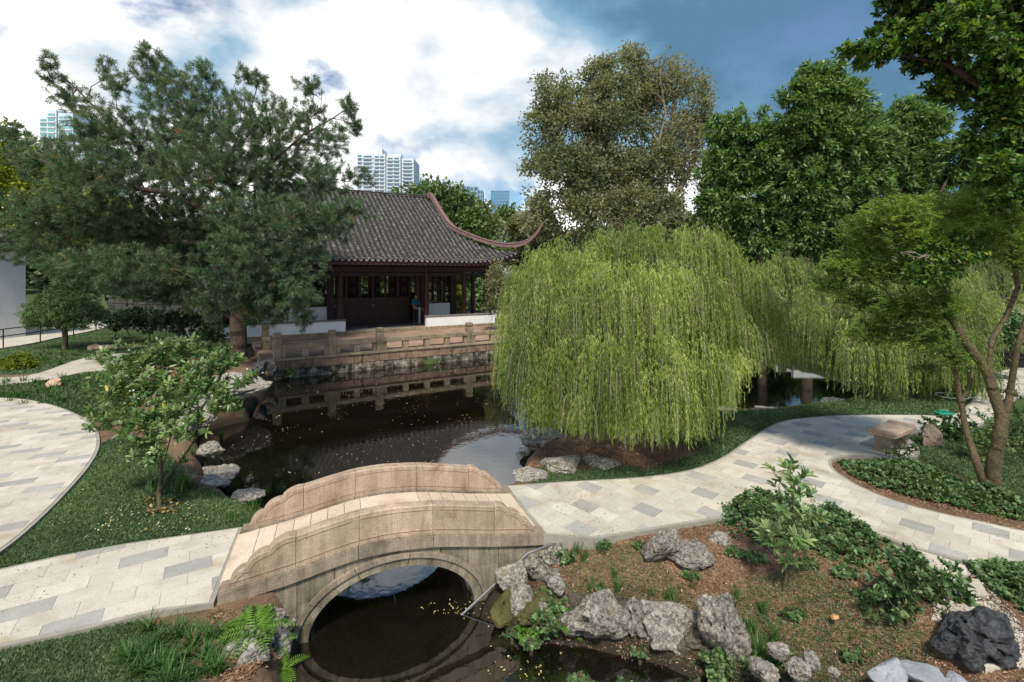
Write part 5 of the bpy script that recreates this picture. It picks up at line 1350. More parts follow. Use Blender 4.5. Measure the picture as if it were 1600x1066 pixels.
simple_tree('leafy_tree', 'slim blurred green tree in front of the blue glass tower', 75, [(785, 345, 14, 18), (800, 350, 14, 22), (778, 365, 20, 15), (795, 375, 30, 20), (760, 380, 20, 14)], 360, 14, 0.9, 0.5, G_FAR, 53, [[(790, 430), (790, 390), (790, 350)]], 0.25, rad=1.3, **BGK)
simple_tree('leafy_tree', 'bushy tree behind the upturned pavilion roof tip', 55, [(830, 360, 40, 25), (870, 385, 50, 30), (830, 395, 50, 30), (920, 390, 60, 30)], 600, 16, 0.6, 0.36, G_OLIVE, 54, [[(850, 430), (850, 400), (850, 370)]], 0.25, rad=1.1, **BGK)
simple_tree('leafy_tree', 'small olive tree showing between the willow top and the tallest glossy tree', 40, [(1060, 360, 30, 20), (1100, 375, 40, 22), (1040, 385, 40, 22), (1110, 350, 18, 14)], 500, 16, 0.5, 0.3, G_OLIVE, 55, [[(1080, 430), (1080, 400), (1080, 370)]], 0.2, rad=0.9, **BGK)
simple_tree('leafy_tree', 'yellow green tree at the left edge behind the pine', 30, [(10, 225, 30, 28), (40, 250, 40, 30), (10, 280, 60, 40), (80, 300, 70, 40), (150, 330, 80, 30), (-60, 250, 70, 60), (60, 360, 80, 30), (-40, 340, 80, 50)], 1200, 18, 0.30, 0.16, G_YEL, 56, [[(20, 430), (22, 400), (25, 350), (20, 280)], [(22, 400), (60, 360), (90, 310)], [(22, 400), (-20, 350), (-40, 290)]], 0.22, rad=0.7, tone=(0.45, 0.35), lobe_tone=0.12, r_tip=0.015, rmin=0.02, step=0.8)
for k_, (px, py, w_, h_, Y, lab) in enumerate([(200, 400, 110, 60, 38, 'dense green tree in the shade left of the pavilion behind the pine'), (330, 400, 80, 60, 42, 'dense green tree between the stone garden wall and the pavilion'),
        (470, 380, 60, 40, 55, 'round tree just behind the left end of the pavilion roof'), (960, 400, 60, 40, 38, 'dark bushy tree hidden behind the top of the centre willow'),
        (1160, 405, 70, 35, 34, 'low shady tree under the glossy trees above the far willow'), (1290, 410, 80, 35, 36, 'low shady tree behind the trunks of the glossy trees'), (1450, 405, 90, 40, 33, 'bushy tree behind the feathery tree on the right'), (1600, 370, 90, 70, 30, 'tall bushy tree at the right picture edge behind the willows'), (-60, 420, 90, 50, 45, 'dark tree beyond the white house at the left edge')]):
    simple_tree('leafy_tree', lab, Y, [(px, py, w_ * .6, h_ * .6), (px - w_ * .5, py + h_ * .2, w_ * .5, h_ * .5), (px + w_ * .5, py + h_ * .15, w_ * .5, h_ * .5), (px, py + h_ * .5, w_ * .9, h_ * .5), (px + w_ * .2, py - h_ * .4, w_ * .35, h_ * .35)],
                520, 16, 0.46, 0.27, (G_FAR, G_GLOSS, G_FAR, G_OLIVE)[k_ % 4], 60 + k_, [[(px, 430), (px, 415), (px, py)]], 0.2, rad=0.9, **BGK)
# far wooded belt closing the horizon: individuals in a ragged row share one label
_far = None
rg_ = np.random.default_rng(77)
FARLAB = 'hazy small tree in the distant row of trees along the horizon'
def far_row():
    protos = []
    for v in range(4):
        rg = np.random.default_rng(300 + v)
        C0 = [(rg.normal() * 1.6, rg.normal() * 1.2, 4.2 + rg.normal() * 1.2) for _ in range(7)]
        lob = [(np.array(c), np.array([2.0, 2.0, 1.7]) * rg.uniform(0.7, 1.2)) for c in C0] + [(np.array([0, 0, 2.4]), np.array([3.2, 2.6, 2.0]))]
        T, d, li = lobe_points(lob, 260, rg, 0.4)
        prt, mt = cluster_leaves(9, 0.8, 0.75, 0.46, G_FAR, tone=(0.35, 0.3), lobe_tone=0.1)(T, d, d, li, rg, None, None, None)
        V, TT, c = prt[0]; cm = mesh_arrays('crown', V, TT, G_FAR, c)
        q = MB(); q.tube([(0, 0, -0.3), (0.1, 0, 1.5), (0, 0.1, 4)], [0.28, 0.2, 0.08], 6); tm = q.mesh('trunk', BARK)
        protos.append((cm, tm))
    n = 0
    for i in range(60):
        ang = -52 + 104 * i / 59.0 + rg_.normal() * 0.6
        dist = rg_.uniform(85, 150); x, y = math.sin(R(ang)) * dist / max(math.cos(R(ang)) ** 0.5, .6), math.cos(R(ang)) * dist
        s_ = rg_.uniform(1.3, 2.0)
        o = empty('distant_tree', (x, y, 0.3), FARLAB, 'tree', 'distant trees along the horizon'); o.scale = (s_ * 1.1, s_, s_); o.rotation_euler = (0, 0, rg_.uniform(0, 6.28))
        cm, tm = protos[i % 4]
        for nm, me in (('crown', cm), ('trunk', tm)):
            c = bpy.data.objects.new(nm, me); COL.objects.link(c); c.parent = o
far_row()

# ---- overhanging tree top right
def overhang():
    Y = 6.0
    L_ = PXL([(1330, 78, 26, 10, 0, .25), (1365, 85, 30, 18, 0, .3), (1400, 60, 50, 30, 0), (1410, 20, 50, 34, .3), (1450, 90, 50, 34, .2), (1500, 50, 70, 50, -.3), (1560, 30, 70, 60, .5), (1590, 110, 60, 60, -.2), (1520, 130, 60, 40, .2),
              (1470, 140, 34, 20, .2), (1560, 190, 55, 50, 0), (1600, 250, 45, 60, .3), (1560, 270, 45, 38, -.2), (1590, 310, 36, 28, 0), (1550, 320, 26, 14, .2), (1530, 225, 30, 22, .1), (1640, 180, 60, 90, 0), (1650, 60, 80, 80, 0), (1480, -20, 120, 40, 0), (1600, -30, 100, 40, 0)], Y, 0.7)
    base = np.array([8.3, 6.4, 0.5]); f = lambda px, py, y: at(px, py, y)
    tr = [[base, base + [0.05, 0, 2.0], base + [-0.1, 0.05, 4.0], base + [-0.2, 0, 6.4]], [base + [0, 0, 3.6], f(1640, 230, 6.2), f(1570, 160, 6.0), f(1480, 100, 6.0), f(1380, 82, 6.0)],
          [base + [-0.1, 0, 4.4], f(1600, 60, 6.1), f(1500, 20, 6.1), f(1420, 15, 6.1)], [base + [0, 0, 3.0], f(1620, 290, 6.1), f(1570, 290, 6.0)]]
    def fn(T, dirs, d, li, rg, PP, PA, tips):
        n = len(T); m = 13; o = norm(dirs + d * 0.4 + [0, 0, 0.25]); N_ = n * m; O = np.repeat(o, m, 0)
        C = np.repeat(T, m, 0) - O * (rg.random(N_) * 0.12)[:, None]
        D = norm(O * 0.6 + norm(np.cross(O, rg.normal(size=(N_, 3)))) * 0.9 + [0, 0, 0.1])
        t = np.clip(0.38 + np.repeat(rg.normal(size=n) * 0.16, m) + rg.normal(size=N_) * 0.12, 0, 0.70); t = np.where(rg.random(N_) < 0.012, 1.0, t)
        return [leaves(C, D, norm(O + [0, 0, 0.6] + rg.normal(size=(N_, 3)) * 0.3), rg.uniform(0.055, 0.10, N_), rg.uniform(0.028, 0.042, N_), t, 'hex')], G_BROAD
    tree('overhanging_tree', 'dark broad leaved tree overhanging the top right corner of the view', 'tree', base, tr, L_, 4300, BARK_DK, 71, 0.10, fn, r_tip=0.003, rmin=0.003, wlen=0.25, step=0.16, shell=0.5)
overhang()

# ---- feathery tree on the right, two mossy stems
def feathery():
    base = W(1550, 772, 0.57); Y = 6.6
    f = lambda px, py, y: at(px, py, y)
    L_ = PXL([(1400, 330, 60, 28), (1350, 365, 55, 30, .4), (1430, 365, 70, 30), (1490, 330, 60, 30, .5), (1520, 370, 70, 35), (1320, 410, 48, 24, .4), (1390, 420, 60, 30, .3), (1570, 340, 60, 50, .4), (1590, 400, 50, 30),
              (1340, 470, 45, 26, .6), (1410, 480, 60, 36, .2), (1370, 520, 50, 26, .4), (1450, 530, 50, 28, .1), (1480, 475, 40, 30, 0), (1290, 445, 26, 18, .6), (1540, 300, 50, 25, .6), (1495, 560, 26, 16, 0), (1440, 575, 24, 12, .3)], Y, 0.8)
    tr = [[base, f(1553, 720, 6.45), f(1562, 680, 6.4), f(1566, 655, 6.4)],
          [f(1566, 655, 6.4), f(1556, 625, 6.45), f(1546, 590, 6.5), f(1528, 560, 6.5), f(1505, 530, 6.55), f(1490, 500, 6.6), f(1475, 455, 6.6), f(1440, 400, 6.6)],
          [f(1566, 655, 6.4), f(1578, 620, 6.4), f(1582, 580, 6.35), f(1590, 540, 6.3), f(1606, 490, 6.3), f(1640, 430, 6.3)],
          [f(1546, 592, 6.5), f(1546, 560, 6.6), f(1550, 530, 6.7), f(1572, 495, 6.8), f(1590, 450, 6.8), f(1580, 380, 6.8)],
          [base + [-0.05, 0.02, 0], f(1528, 730, 6.5), f(1515, 690, 6.6), f(1505, 650, 6.7), f(1500, 620, 6.7), f(1494, 590, 6.7), f(1490, 575, 6.7)],
          [f(1502, 626, 6.7), f(1514, 610, 6.7), f(1517, 590, 6.7), f(1510, 572, 6.7)], [f(1490, 500, 6.6), f(1430, 490, 6.8), f(1370, 480, 7.0)]]
    rg = np.random.default_rng(81)
    root = empty('feathery_tree', base, 'feathery leaved tree with forked mossy orange brown trunks right of the stone bench', 'tree')
    T, d, li = lobe_points(L_, 3600, rg, 0.5)
    PP, PA, tips, dirs, ntr = skeleton(tr, T, rg, 0.3, step=0.14)
    V, TT, r = branch_mesh(PP, PA, ntr, 0.003, 1.9, 0.07, 0.004, 10)
    # give the visible stems their real thickness
    link('trunk', mesh_arrays('trunk', V - off(root), TT, BARK_Y, smooth_=True), root)
    q = MB()
    def thick(pts, r0, r1):
        P = np.array(pts); k = np.linspace(0, len(P) - 1, len(P) * 5); P = np.c_[[np.interp(k, range(len(P)), P[:, i]) for i in range(3)]].T
        for _ in range(3): P[1:-1] = (P[:-2] + 2 * P[1:-1] + P[2:]) / 4
        P = P + np.c_[fbm(P * 5, 3, 2), fbm(P * 5, 8, 2), 0 * P[:, 0]] * 0.012
        rr = np.linspace(r0, r1, len(P)) * (1 + 0.14 * fbm(P * 7, 5, 2)); q.tube(P, rr.tolist(), 10)
    thick(tr[0], 0.090, 0.066); thick([tr[0][-1]] + tr[1][1:], 0.050, 0.020); thick([tr[0][-1]] + tr[2][1:], 0.042, 0.024); thick(tr[3], 0.030, 0.014); thick([base + [-0.06, 0.02, 0]] + tr[4][1:], 0.050, 0.026); thick(tr[5], 0.034, 0.022)
    for c_, r_ in ((f(1579, 612, 6.4), 0.06), (f(1545, 592, 6.5), 0.052), (f(1502, 625, 6.7), 0.05), (f(1567, 650, 6.4), 0.07)):
        q.tube([c_ - [0, 0, r_], c_ - [0, 0, r_ * .5], c_, c_ + [0, 0, r_ * .5], c_ + [0, 0, r_]], [r_ * .4, r_ * .85, r_, r_ * .8, r_ * .35], 10)
    q.tube([tr[0][0] - [0, 0, 0.06], tr[0][0], tr[0][0] + [0, 0, 0.12]], [0.17, 0.13, 0.095], 10)
    q.build('stem', BARK_Y, root, smooth_=True)
    n = len(T); m = 26; N_ = n * m
    o = norm(dirs + d * 0.3 + rg.normal(size=(n, 3)) * 0.4 - [0, 0, 0.15]); O = np.repeat(o, m, 0); side = norm(np.cross(o, [0, 0, 1.0])); S = np.repeat(side, m, 0)
    kk = np.tile(np.arange(m), n); sg = np.where(kk % 2, 1.0, -1.0); u = (kk // 2) / (m / 2)
    C = np.repeat(T, m, 0) - O * (0.20 * (1 - u))[:, None] + rg.normal(size=(N_, 3)) * 0.008
    D = norm(S * sg[:, None] + O * 0.5 + rg.normal(size=(N_, 3)) * 0.25)
    t = np.clip(0.44 + np.repeat(rg.normal(size=n) * 0.12 + 0.12 * np.clip((T[:, 2] - 3.6), -1, 1), m) + rg.normal(size=N_) * 0.08, 0, 0.95)
    leaf_obj('crown', [leaves(C, D, norm(rg.normal(size=(N_, 3)) * .4 + [0, 0, 1]), rg.uniform(0.035, 0.055, N_), 0.017, t, 'quad')], G_FINE, root)
    # clump of broader leaves in its top
    Tb, db, lb = lobe_points(PXL([(1470, 400, 42, 30, -.25), (1450, 425, 40, 18, -.25), (1510, 385, 30, 22, -.2)], Y, .8), 330, rg, 0.5)
    pr, mt = cluster_leaves(12, 0.09, 0.075, 0.034, G_BROAD, tone=(0.42, 0.3), shape='hex')(Tb, db, db, lb, rg, None, None, None)
    leaf_obj('leaf_clump', pr, mt, root)
    q = MB()
    for k in range(7):
        a = f(1400 + rg.uniform(-10, 40), 398 + rg.uniform(-8, 10), 6.0); pts = [a]
        for _ in range(5): pts.append(pts[-1] + np.array([rg.uniform(-.07, .09), rg.uniform(-.03, .03), rg.uniform(-.05, .05)]))
        q.tube(pts, 0.004, 4)
    q.build('dead_twig', BARK_P, root, kind='stuff')
feathery()

# ---- rosette shrub in the left foreground
def rosette(T, dirs, rg, per, Lg, Wd, spread=1.0, tone=0.35, yellow=0.03, upb=0.35):
    n = len(T); N_ = n * per; o = norm(dirs * 0.6 + [0, 0, upb]); O = np.repeat(o, per, 0)
    side = norm(np.cross(O, rg.normal(size=(N_, 3))))
    u = rg.random(N_)
    C = np.repeat(T, per, 0) - O * (u * Lg * 0.7)[:, None]
    D = norm(O * (0.35 + 0.7 * (1 - u))[:, None] + side * spread)
    t = np.clip(tone + np.repeat(rg.normal(size=n) * 0.12, per) + rg.normal(size=N_) * 0.12, 0, 0.72); t = np.where(rg.random(N_) < yellow, 1.0, t)
    return leaves(C, D, norm(O + rg.normal(size=(N_, 3)) * 0.2), Lg * rg.uniform(0.65, 1.15, N_), Wd * rg.uniform(0.8, 1.15, N_), t, 'hex')
def left_shrub():
    base = W(250, 797, 0.58); Y = 6.1; f = lambda px, py, y=6.1: at(px, py, y)
    L_ = PXL([(215, 560, 60, 30, .1), (280, 545, 55, 26, .2), (340, 570, 55, 30, .1), (250, 600, 90, 40), (180, 610, 50, 30, -.1), (330, 610, 55, 26, -.1), (240, 650, 70, 34, -.2), (180, 650, 45, 28), (390, 585, 22, 16, .1), (290, 660, 40, 26, -.3), (235, 700, 40, 26, -.2), (350, 640, 30, 14)], Y, 0.9)
    tr = [[base, f(248, 770), f(252, 740), f(250, 700), f(245, 650)], [f(250, 765), f(262, 745), f(285, 715), f(310, 680, 6.0), f(345, 640, 5.95), f(375, 605, 6.0), f(395, 590, 6.0)], [f(252, 745), f(240, 700, 6.2), f(215, 650, 6.3), f(190, 600, 6.3)],
          [f(252, 740), f(265, 690, 6.2), f(285, 630, 6.3), f(300, 570, 6.4)], [f(250, 700), f(262, 640), f(255, 580)], [f(300, 690, 6.0), f(315, 640, 6.1), f(350, 580, 6.2)], [f(250, 700), f(225, 670, 5.9), f(190, 650, 5.8)]]
    def fn(T, dirs, d, li, rg, PP, PA, tips):
        return [rosette(T, dirs, rg, 12, 0.10, 0.031, tone=.42, yellow=.012)], G_FRANG
    r = tree('flowering_shrub', 'leafy small tree with whorled leaves and white flowers on the left lawn', 'shrub', base, tr, L_, 640, BARK_Y, 91, 0.03, fn, r_tip=0.004, rmin=0.003, step=0.12, shell=0.6)
    rg = np.random.default_rng(5); T, d, li = lobe_points(L_, 60, rg, 0.3); n = len(T); per = 5
    O = norm(rg.normal(size=(n * per, 3)) + [0, -.4, .5]); V, TT, c = leaves(np.repeat(T, per, 0), O, rnd_dir(n * per, rg), 0.016, 0.012, np.ones(n * per), 'quad')
    WF = surf('white_petal', (0.75, 0.75, 0.7), (0.85, 0.85, 0.8), 5, 0.6, 0, 10, None, 0)
    link('flower', mesh_arrays('flower', V - off(r), TT, WF), r)['kind'] = 'stuff'
left_shrub()
# ---- clipped round tree by the ramp
def topiary():
    base = W(101, 546, 0.6); Y = base[1]; f = lambda px, py, y=Y: at(px, py, y)
    L_ = PXL([(100, 485, 58, 28), (75, 492, 38, 24), (128, 495, 38, 22), (100, 470, 40, 16)], Y, 0.9)
    tr = [[base, f(102, 528), f(101, 515)], [f(101, 520), f(85, 505), f(70, 495)], [f(101, 518), f(118, 505), f(135, 495)], [f(101, 515), f(100, 495), f(102, 475)]]
    tree('clipped_tree', 'clipped dome shaped small tree on the grass beside the ramp', 'tree', base, tr, L_, 700, BARK_Y, 95, 0.09, cluster_leaves(22, 0.12, 0.075, 0.045, G_BUSH, tone=(0.36, 0.34), lobe_tone=0.05), r_tip=0.006, rmin=0.006, step=0.2, shell=0.32)
topiary()
# ---- small trees at the pavilion's right corner
simple_tree('small_tree', 'small olive leaved tree in front of the right corner of the pavilion', 24.5, [(775, 430, 16, 22), (770, 455, 14, 20), (790, 445, 20, 26), (785, 475, 16, 16), (765, 480, 10, 10)], 260, 14, 0.14, 0.07, G_OLIVE, 96, [[(778, 505), (778, 480), (780, 440)]], 0.05, rad=0.2, r_tip=0.008, rmin=0.008, step=0.3, tone=(0.45, 0.3))
def sapling():
    base = W(1222, 925, 0.46); Y = base[1]; f = lambda px, py: at(px, py, Y)
    root = empty('sapling', base, 'slender sapling with whorls of light green leaves planted in the mulch', 'sapling')
    q = MB(); q.tube([base - [0, 0, .05], f(1232, 885), f(1236, 840), f(1238, 790), f(1236, 740), f(1235, 718)], [0.011, 0.009, 0.008, 0.007, 0.005, 0.003], 7)
    T = []; Dr = []; rg = np.random.default_rng(3)
    for (px, py, n, sp) in ((1235, 722, 3, 10), (1233, 745, 7, 30), (1240, 770, 7, 34), (1236, 800, 9, 44), (1240, 835, 10, 50), (1230, 850, 8, 46), (1238, 870, 4, 26)):
        for k in range(n):
            a = rg.uniform(0, 6.28); c = f(px, py) + [0, 0, rg.uniform(-.06, .03)]; l = sp * Y / F * rg.uniform(0.5, 1.0); e = c + np.array([math.cos(a) * l, math.sin(a) * l, l * 0.45])
            q.tube([c - [0, 0, 0.02], (c + e) / 2 + [0, 0, -0.01], e], [0.004, 0.003, 0.002], 4); T.append(e); Dr.append(norm(e - c))
    q.build('stem', BARK_Y, root)
    leaf_obj('foliage', [rosette(np.array(T), np.array(Dr), rg, 10, 0.11, 0.032, 1.0, 0.5, 0.01, 0.5)], G_FRANG, root)
sapling()
def leafy_shrub(name, label, lobes, Y, n, per, Lg, Wd, mat, seed, base, stems=3, cat='shrub', group=None, kind=None, tone=0.38, yellow=0.01, whorl=True):
    rg = np.random.default_rng(seed); root = empty(name, base, label, cat, group, kind)
    L_ = PXL(lobes, Y, 0.9) if Y else lobes
    T, d, li = lobe_points(L_, n, rg, 0.5); T[:, 2] = np.maximum(T[:, 2], base[2] + 0.04)
    tr = [[base - [0, 0, .05], base + [0, 0, 0.08]]]
    PP, PA, tips, dirs, ntr = skeleton(tr, T, rg, 0.15, step=0.12)
    V, TT, r = branch_mesh(PP, PA, ntr, 0.003, 2.2, 0.02, 0.0028)
    link('stem', mesh_arrays('stem', V - off(root), TT, BARK_Y), root)
    if whorl: pr = [rosette(T, dirs, rg, per, Lg, Wd, 1.0, tone, yellow)]
    else: pr = cluster_leaves(per, Lg * 1.2, Lg, Wd, mat, tone=(tone, 0.3))(T, dirs, d, li, rg, None, None, None)[0]
    leaf_obj('foliage', pr, mat, root)
    return root
b_ = W(1420, 985, 0.5)
leafy_shrub('shrub', 'dark leaved shrub with a few yellow leaves beside the stepping slabs', [(1420, 890, 50, 30), (1460, 900, 50, 30, .1), (1400, 930, 50, 30, -.1), (1460, 940, 50, 34), (1390, 960, 40, 24, -.1), (1440, 975, 40, 20, -.15), (1500, 925, 22, 28), (1420, 865, 26, 14)], b_[1] + 0.25, 240, 10, 0.072, 0.030, G_BUSH, 101, b_, tone=0.30, yellow=0.02)
# beds of low shrubs: ground cover nobody could count
def bed(name, poly_px, z, h, n, per, Lg, Wd, mat, seed, tone=0.38, label=None, cat='shrub bed', shape='hex', up=0.6):
    rg = np.random.default_rng(seed); poly = np.array(Wl(poly_px, z)); lo, hi = poly.min(0), poly.max(0); pts = []
    while len(pts) < n:
        P = rg.uniform(lo, hi, (n * 3, 2)); P = P[pip(poly, P)]; pts.extend(P.tolist())
    P = np.array(pts[:n]); e = np.clip(-sdf(poly, P) / 0.35, 0.25, 1)
    hh = h * e * (0.75 + 0.35 * fbm(np.c_[P * 3.0, 0 * P[:, 0]], seed, 2)) 
    top = z + hh * rg.random(n) ** 0.4
    T = np.c_[P, top]; dirs = norm(rg.normal(size=(n, 3)) * [0.6, 0.6, 0.3] + [0, 0, up])
    root = empty(name, (*poly.mean(0), z), label, cat)
    pr = [rosette(T, dirs, rg, per, Lg, Wd, 1.1, tone, 0.006, 0.5)]
    leaf_obj('foliage', pr, mat, root, 'stuff')
    k = rg.choice(n, min(n, 500), replace=False); q0 = np.c_[P[k] + rg.normal(size=(len(k), 2)) * .04, np.full(len(k), z - 0.02)]; q1 = T[k]
    V = np.stack([q0 - [.003, 0, 0], q0 + [.003, 0, 0], q1], 1).reshape(-1, 3); link('stem', mesh_arrays('stem', V - off(root), np.arange(len(V)).reshape(-1, 3), BARK_Y), root)['kind'] = 'stuff'
    return root
bed('shrub_bed', [(1112, 812), (1130, 790), (1180, 775), (1240, 790), (1290, 800), (1350, 815), (1392, 850), (1400, 900), (1370, 912), (1320, 905), (1260, 880), (1200, 868), (1150, 850), (1120, 835)], 0.5, 0.34, 1500, 10, 0.052, 0.026, G_BUSH, 111, 0.36, 'thick green shrub bed along the near edge of the path behind the sapling')
bed('shrub_bed', [(1308, 722), (1350, 722), (1400, 722), (1450, 735), (1520, 760), (1620, 790), (1700, 810), (1700, 838), (1600, 818), (1520, 800), (1440, 782), (1370, 762), (1325, 742)], 0.56, 0.24, 1700, 9, 0.05, 0.028, G_BUSH, 112, 0.36, 'low green shrub border curving below the stone bench and the forked tree')
bed('shrub_bed', [(1512, 885), (1560, 880), (1620, 888), (1700, 905), (1720, 1000), (1640, 985), (1590, 955), (1550, 925)], 0.56, 0.26, 650, 10, 0.052, 0.028, G_BUSH, 113, 0.36, 'low green shrubs right of the stepping slabs at the picture edge')
b_ = W(1500, 686, 0.58)
leafy_shrub('shrub', 'round dark green bush behind the upright stone', [(1462, 665, 26, 16, .1), (1490, 668, 32, 20), (1515, 676, 24, 16)], b_[1], 260, 10, 0.05, 0.03, G_BUSH, 121, b_, tone=0.25)
b_ = W(1535, 720, 0.58)
leafy_shrub('shrub', 'airy light green shrub growing between the two leaning trunks', [(1535, 670, 34, 40), (1555, 690, 36, 34), (1530, 700, 30, 20)], b_[1], 200, 9, 0.055, 0.025, G_FRANG, 122, b_, tone=0.45)
b_ = W(1590, 705, 0.58)
leafy_shrub('shrub', 'leafy shrub with yellow flowers at the right picture edge', [(1590, 650, 34, 44), (1600, 690, 40, 34), (1580, 710, 24, 16)], b_[1], 200, 9, 0.06, 0.03, G_BUSH, 123, b_, tone=0.35, yellow=0.03)
b_ = W(1405, 725, 0.58)
leafy_shrub('shrub', 'thin sprig with yellow flowers growing over the bench pad', [(1400, 705, 22, 14), (1418, 700, 18, 14)], b_[1], 36, 8, 0.055, 0.024, G_BUSH, 124, b_, tone=0.4, yellow=0.06)
# greenery beyond the pavilion's open bay and the court
for i_, (px, Y, w_, h_, lab) in enumerate([(712, 36, 16, 22, 'bright green bush seen through the open bay left of the corner column'), (742, 38, 26, 26, 'leafy bush seen between the pavilion corner columns'), (770, 40, 24, 26, 'leafy bush behind the pavilion corner column on the right'), (560, 44, 60, 30, 'tall bushes glimpsed through the pavilion door lattice'), (640, 46, 60, 30, 'bushes glimpsed through the lattice right of the doors')]):
    bb = np.array([(px - 800) / F * Y, Y, 0.5]); s_ = Y / F
    leafy_shrub('shrub', lab, [(np.array([bb[0], Y, 0.5 + h_ * s_ * .8]), np.array([w_ * s_, 1.2, h_ * s_])), (np.array([bb[0] + w_ * s_ * .4, Y, 0.5 + h_ * s_ * 1.5]), np.array([w_ * s_ * .7, 1, h_ * s_ * .7]))], None, 240, 10, 0.26, 0.13, G_YEL if i_ in (0,) else G_FRANG, 130 + i_, bb, tone=0.4)
# left background planting
b_ = W(20, 520, 0.6)
leafy_shrub('shrub', 'yellow green bush behind the ramp handrail at the left edge', [(18, 492, 26, 16), (-10, 495, 30, 18), (35, 500, 14, 10)], 23.0, 200, 10, 0.12, 0.06, G_YEL, 141, np.array([(18 - 800) / F * 23, 23, 0.55]), tone=0.4)
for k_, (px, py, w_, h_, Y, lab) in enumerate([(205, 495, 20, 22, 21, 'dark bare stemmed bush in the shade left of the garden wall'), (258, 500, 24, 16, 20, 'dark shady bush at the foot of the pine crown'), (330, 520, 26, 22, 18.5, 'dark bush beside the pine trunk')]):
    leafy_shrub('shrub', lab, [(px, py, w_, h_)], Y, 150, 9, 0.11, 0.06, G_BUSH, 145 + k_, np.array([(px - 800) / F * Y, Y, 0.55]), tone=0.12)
bed('shrub_bed', [(0, 566), (40, 556), (60, 560), (58, 574), (20, 580), (0, 582)], 0.57, 0.25, 350, 9, 0.11, 0.06, G_YEL, 151, 0.2, 'low yellow green plants on the grass left of the clipped tree')

# ---- strappy tufts, ferns, grass
def blades(P, n, Lg, Wd, rg, lean=0.7, seg=4, tone=0.4, up=1.0):
    """arching strips from each point: returns V,T,tint"""
    m = len(P) * n; B = np.repeat(P, n, 0) + rg.normal(size=(m, 3)) * [0.3 * Wd * 6, 0.3 * Wd * 6, 0]
    a = rg.random(m) * 2 * np.pi; H = np.c_[np.cos(a), np.sin(a), 0 * a]; S = np.c_[-np.sin(a), np.cos(a), 0 * a]
    L_ = Lg * rg.uniform(0.55, 1.1, m); le = lean * rg.uniform(0.3, 1.1, m)
    Vs = []
    for k in range(seg + 1):
        u = k / seg; h = L_ * le * u ** 1.6 * 0.9; z = up * L_ * (u - 0.45 * le * u * u) ; w = Wd * (1 - u ** 2) + 0.0008
        c = B + H * h[:, None] + np.c_[0 * z, 0 * z, z]
        Vs.append(c - S * w / 2); Vs.append(c + S * w / 2)
    V = np.stack(Vs, 1).reshape(-1, 3); q = []
    for k in range(seg): q += [[2 * k, 2 * k + 1, 2 * k + 3], [2 * k, 2 * k + 3, 2 * k + 2]]
    T = (np.arange(m)[:, None, None] * (2 * seg + 2) + np.array(q)[None]).reshape(-1, 3)
    t = np.clip(tone + rg.normal(size=m) * 0.15, 0, 1)
    return V, T, np.repeat(t, 2 * seg + 2)
def tuft(px, py, z, n, Lg, Wd, seed, label, group=None, lean=0.7, tone=0.4, name='grass_tuft', spread=0.05, k=4, mat=None):
    rg = np.random.default_rng(seed); b = W(px, py, z); zz_ = max(gz(b[0], b[1]), 0.02); b[2] = zz_
    k = max(2, k); P = b + np.c_[rg.normal(size=(k, 2)) * spread * .4, np.zeros(k) - 0.01]
    V, T, c = blades(P, max(3, n // k), Lg, Wd, rg, lean, tone=tone)
    me = mesh_arrays(name, V - b, T, mat or G_STRAP, c); o = link(name, me); o.location = tuple(b)
    tagset(o, label, 'grass tuft', group); return o
TG_ = 'fine upright grass tuft growing in the brown mulch right of the bridge'
for i_, (px, py, h, n) in enumerate([(912, 868, .22, 40), (900, 862, .2, 30), (942, 866, .2, 30), (965, 900, .20, 36), (960, 888, .2, 30), (925, 895, .14, 24), (1015, 905, .14, 24), (1052, 925, .22, 50), (1048, 912, .18, 30), (1098, 950, .24, 50), (1095, 930, .2, 40), (1142, 930, .2, 36), (1150, 920, .16, 24),
        (1080, 905, .14, 24), (985, 918, .14, 24), (1000, 930, .12, 20), (1030, 948, .14, 24), (1045, 952, .12, 20), (930, 925, .14, 20), (1110, 960, .18, 24), (1250, 940, .10, 16), (1330, 985, .10, 16), (1275, 1000, .10, 16), (1300, 960, .1, 16), (1345, 1010, .1, 14), (1180, 1020, .16, 20)]):
    tuft(px, py, 0.45, n, h, 0.006, 400 + i_, TG_, 'grass tufts in the mulch bank', lean=0.55, tone=0.42)
for i_, (px, py, h, n) in enumerate([(1185, 985, .30, 70), (1205, 1000, .28, 70), (1175, 965, .26, 60), (1210, 975, .26, 50), (1200, 1015, .2, 40), (1190, 945, .2, 40)]):
    tuft(px, py, 0.42, n, h, 0.007, 440 + i_, 'tall dense grass clump just right of the tall standing rock', 'tall grass beside the standing rock', lean=0.6, tone=0.38)
tuft(240, 765, 0.58, 46, .36, 0.022, 460, 'wide strap leaved clump left of the shrub stem', lean=.6, spread=.06); tuft(290, 760, 0.58, 46, .36, 0.022, 461, 'wide strap leaved clump right of the shrub stem', lean=.6, spread=.06)
tuft(168, 668, 0.58, 44, .42, 0.018, 462, 'strap leaved clump at the plaza corner left of the shrub', lean=.7, spread=.08, tone=.5); tuft(205, 665, 0.58, 40, .38, 0.018, 463, 'second strap leaved clump behind the left shrub', lean=.7, spread=.08, tone=.5)
tuft(360, 812, 0.58, 60, .20, 0.008, 464, 'grass clump beside the left end of the back bridge parapet', lean=.5, spread=.07, k=8); tuft(392, 800, 0.55, 60, .20, 0.008, 465, 'grass clump on the pond edge behind the bridge end', lean=.5, spread=.08, k=8)
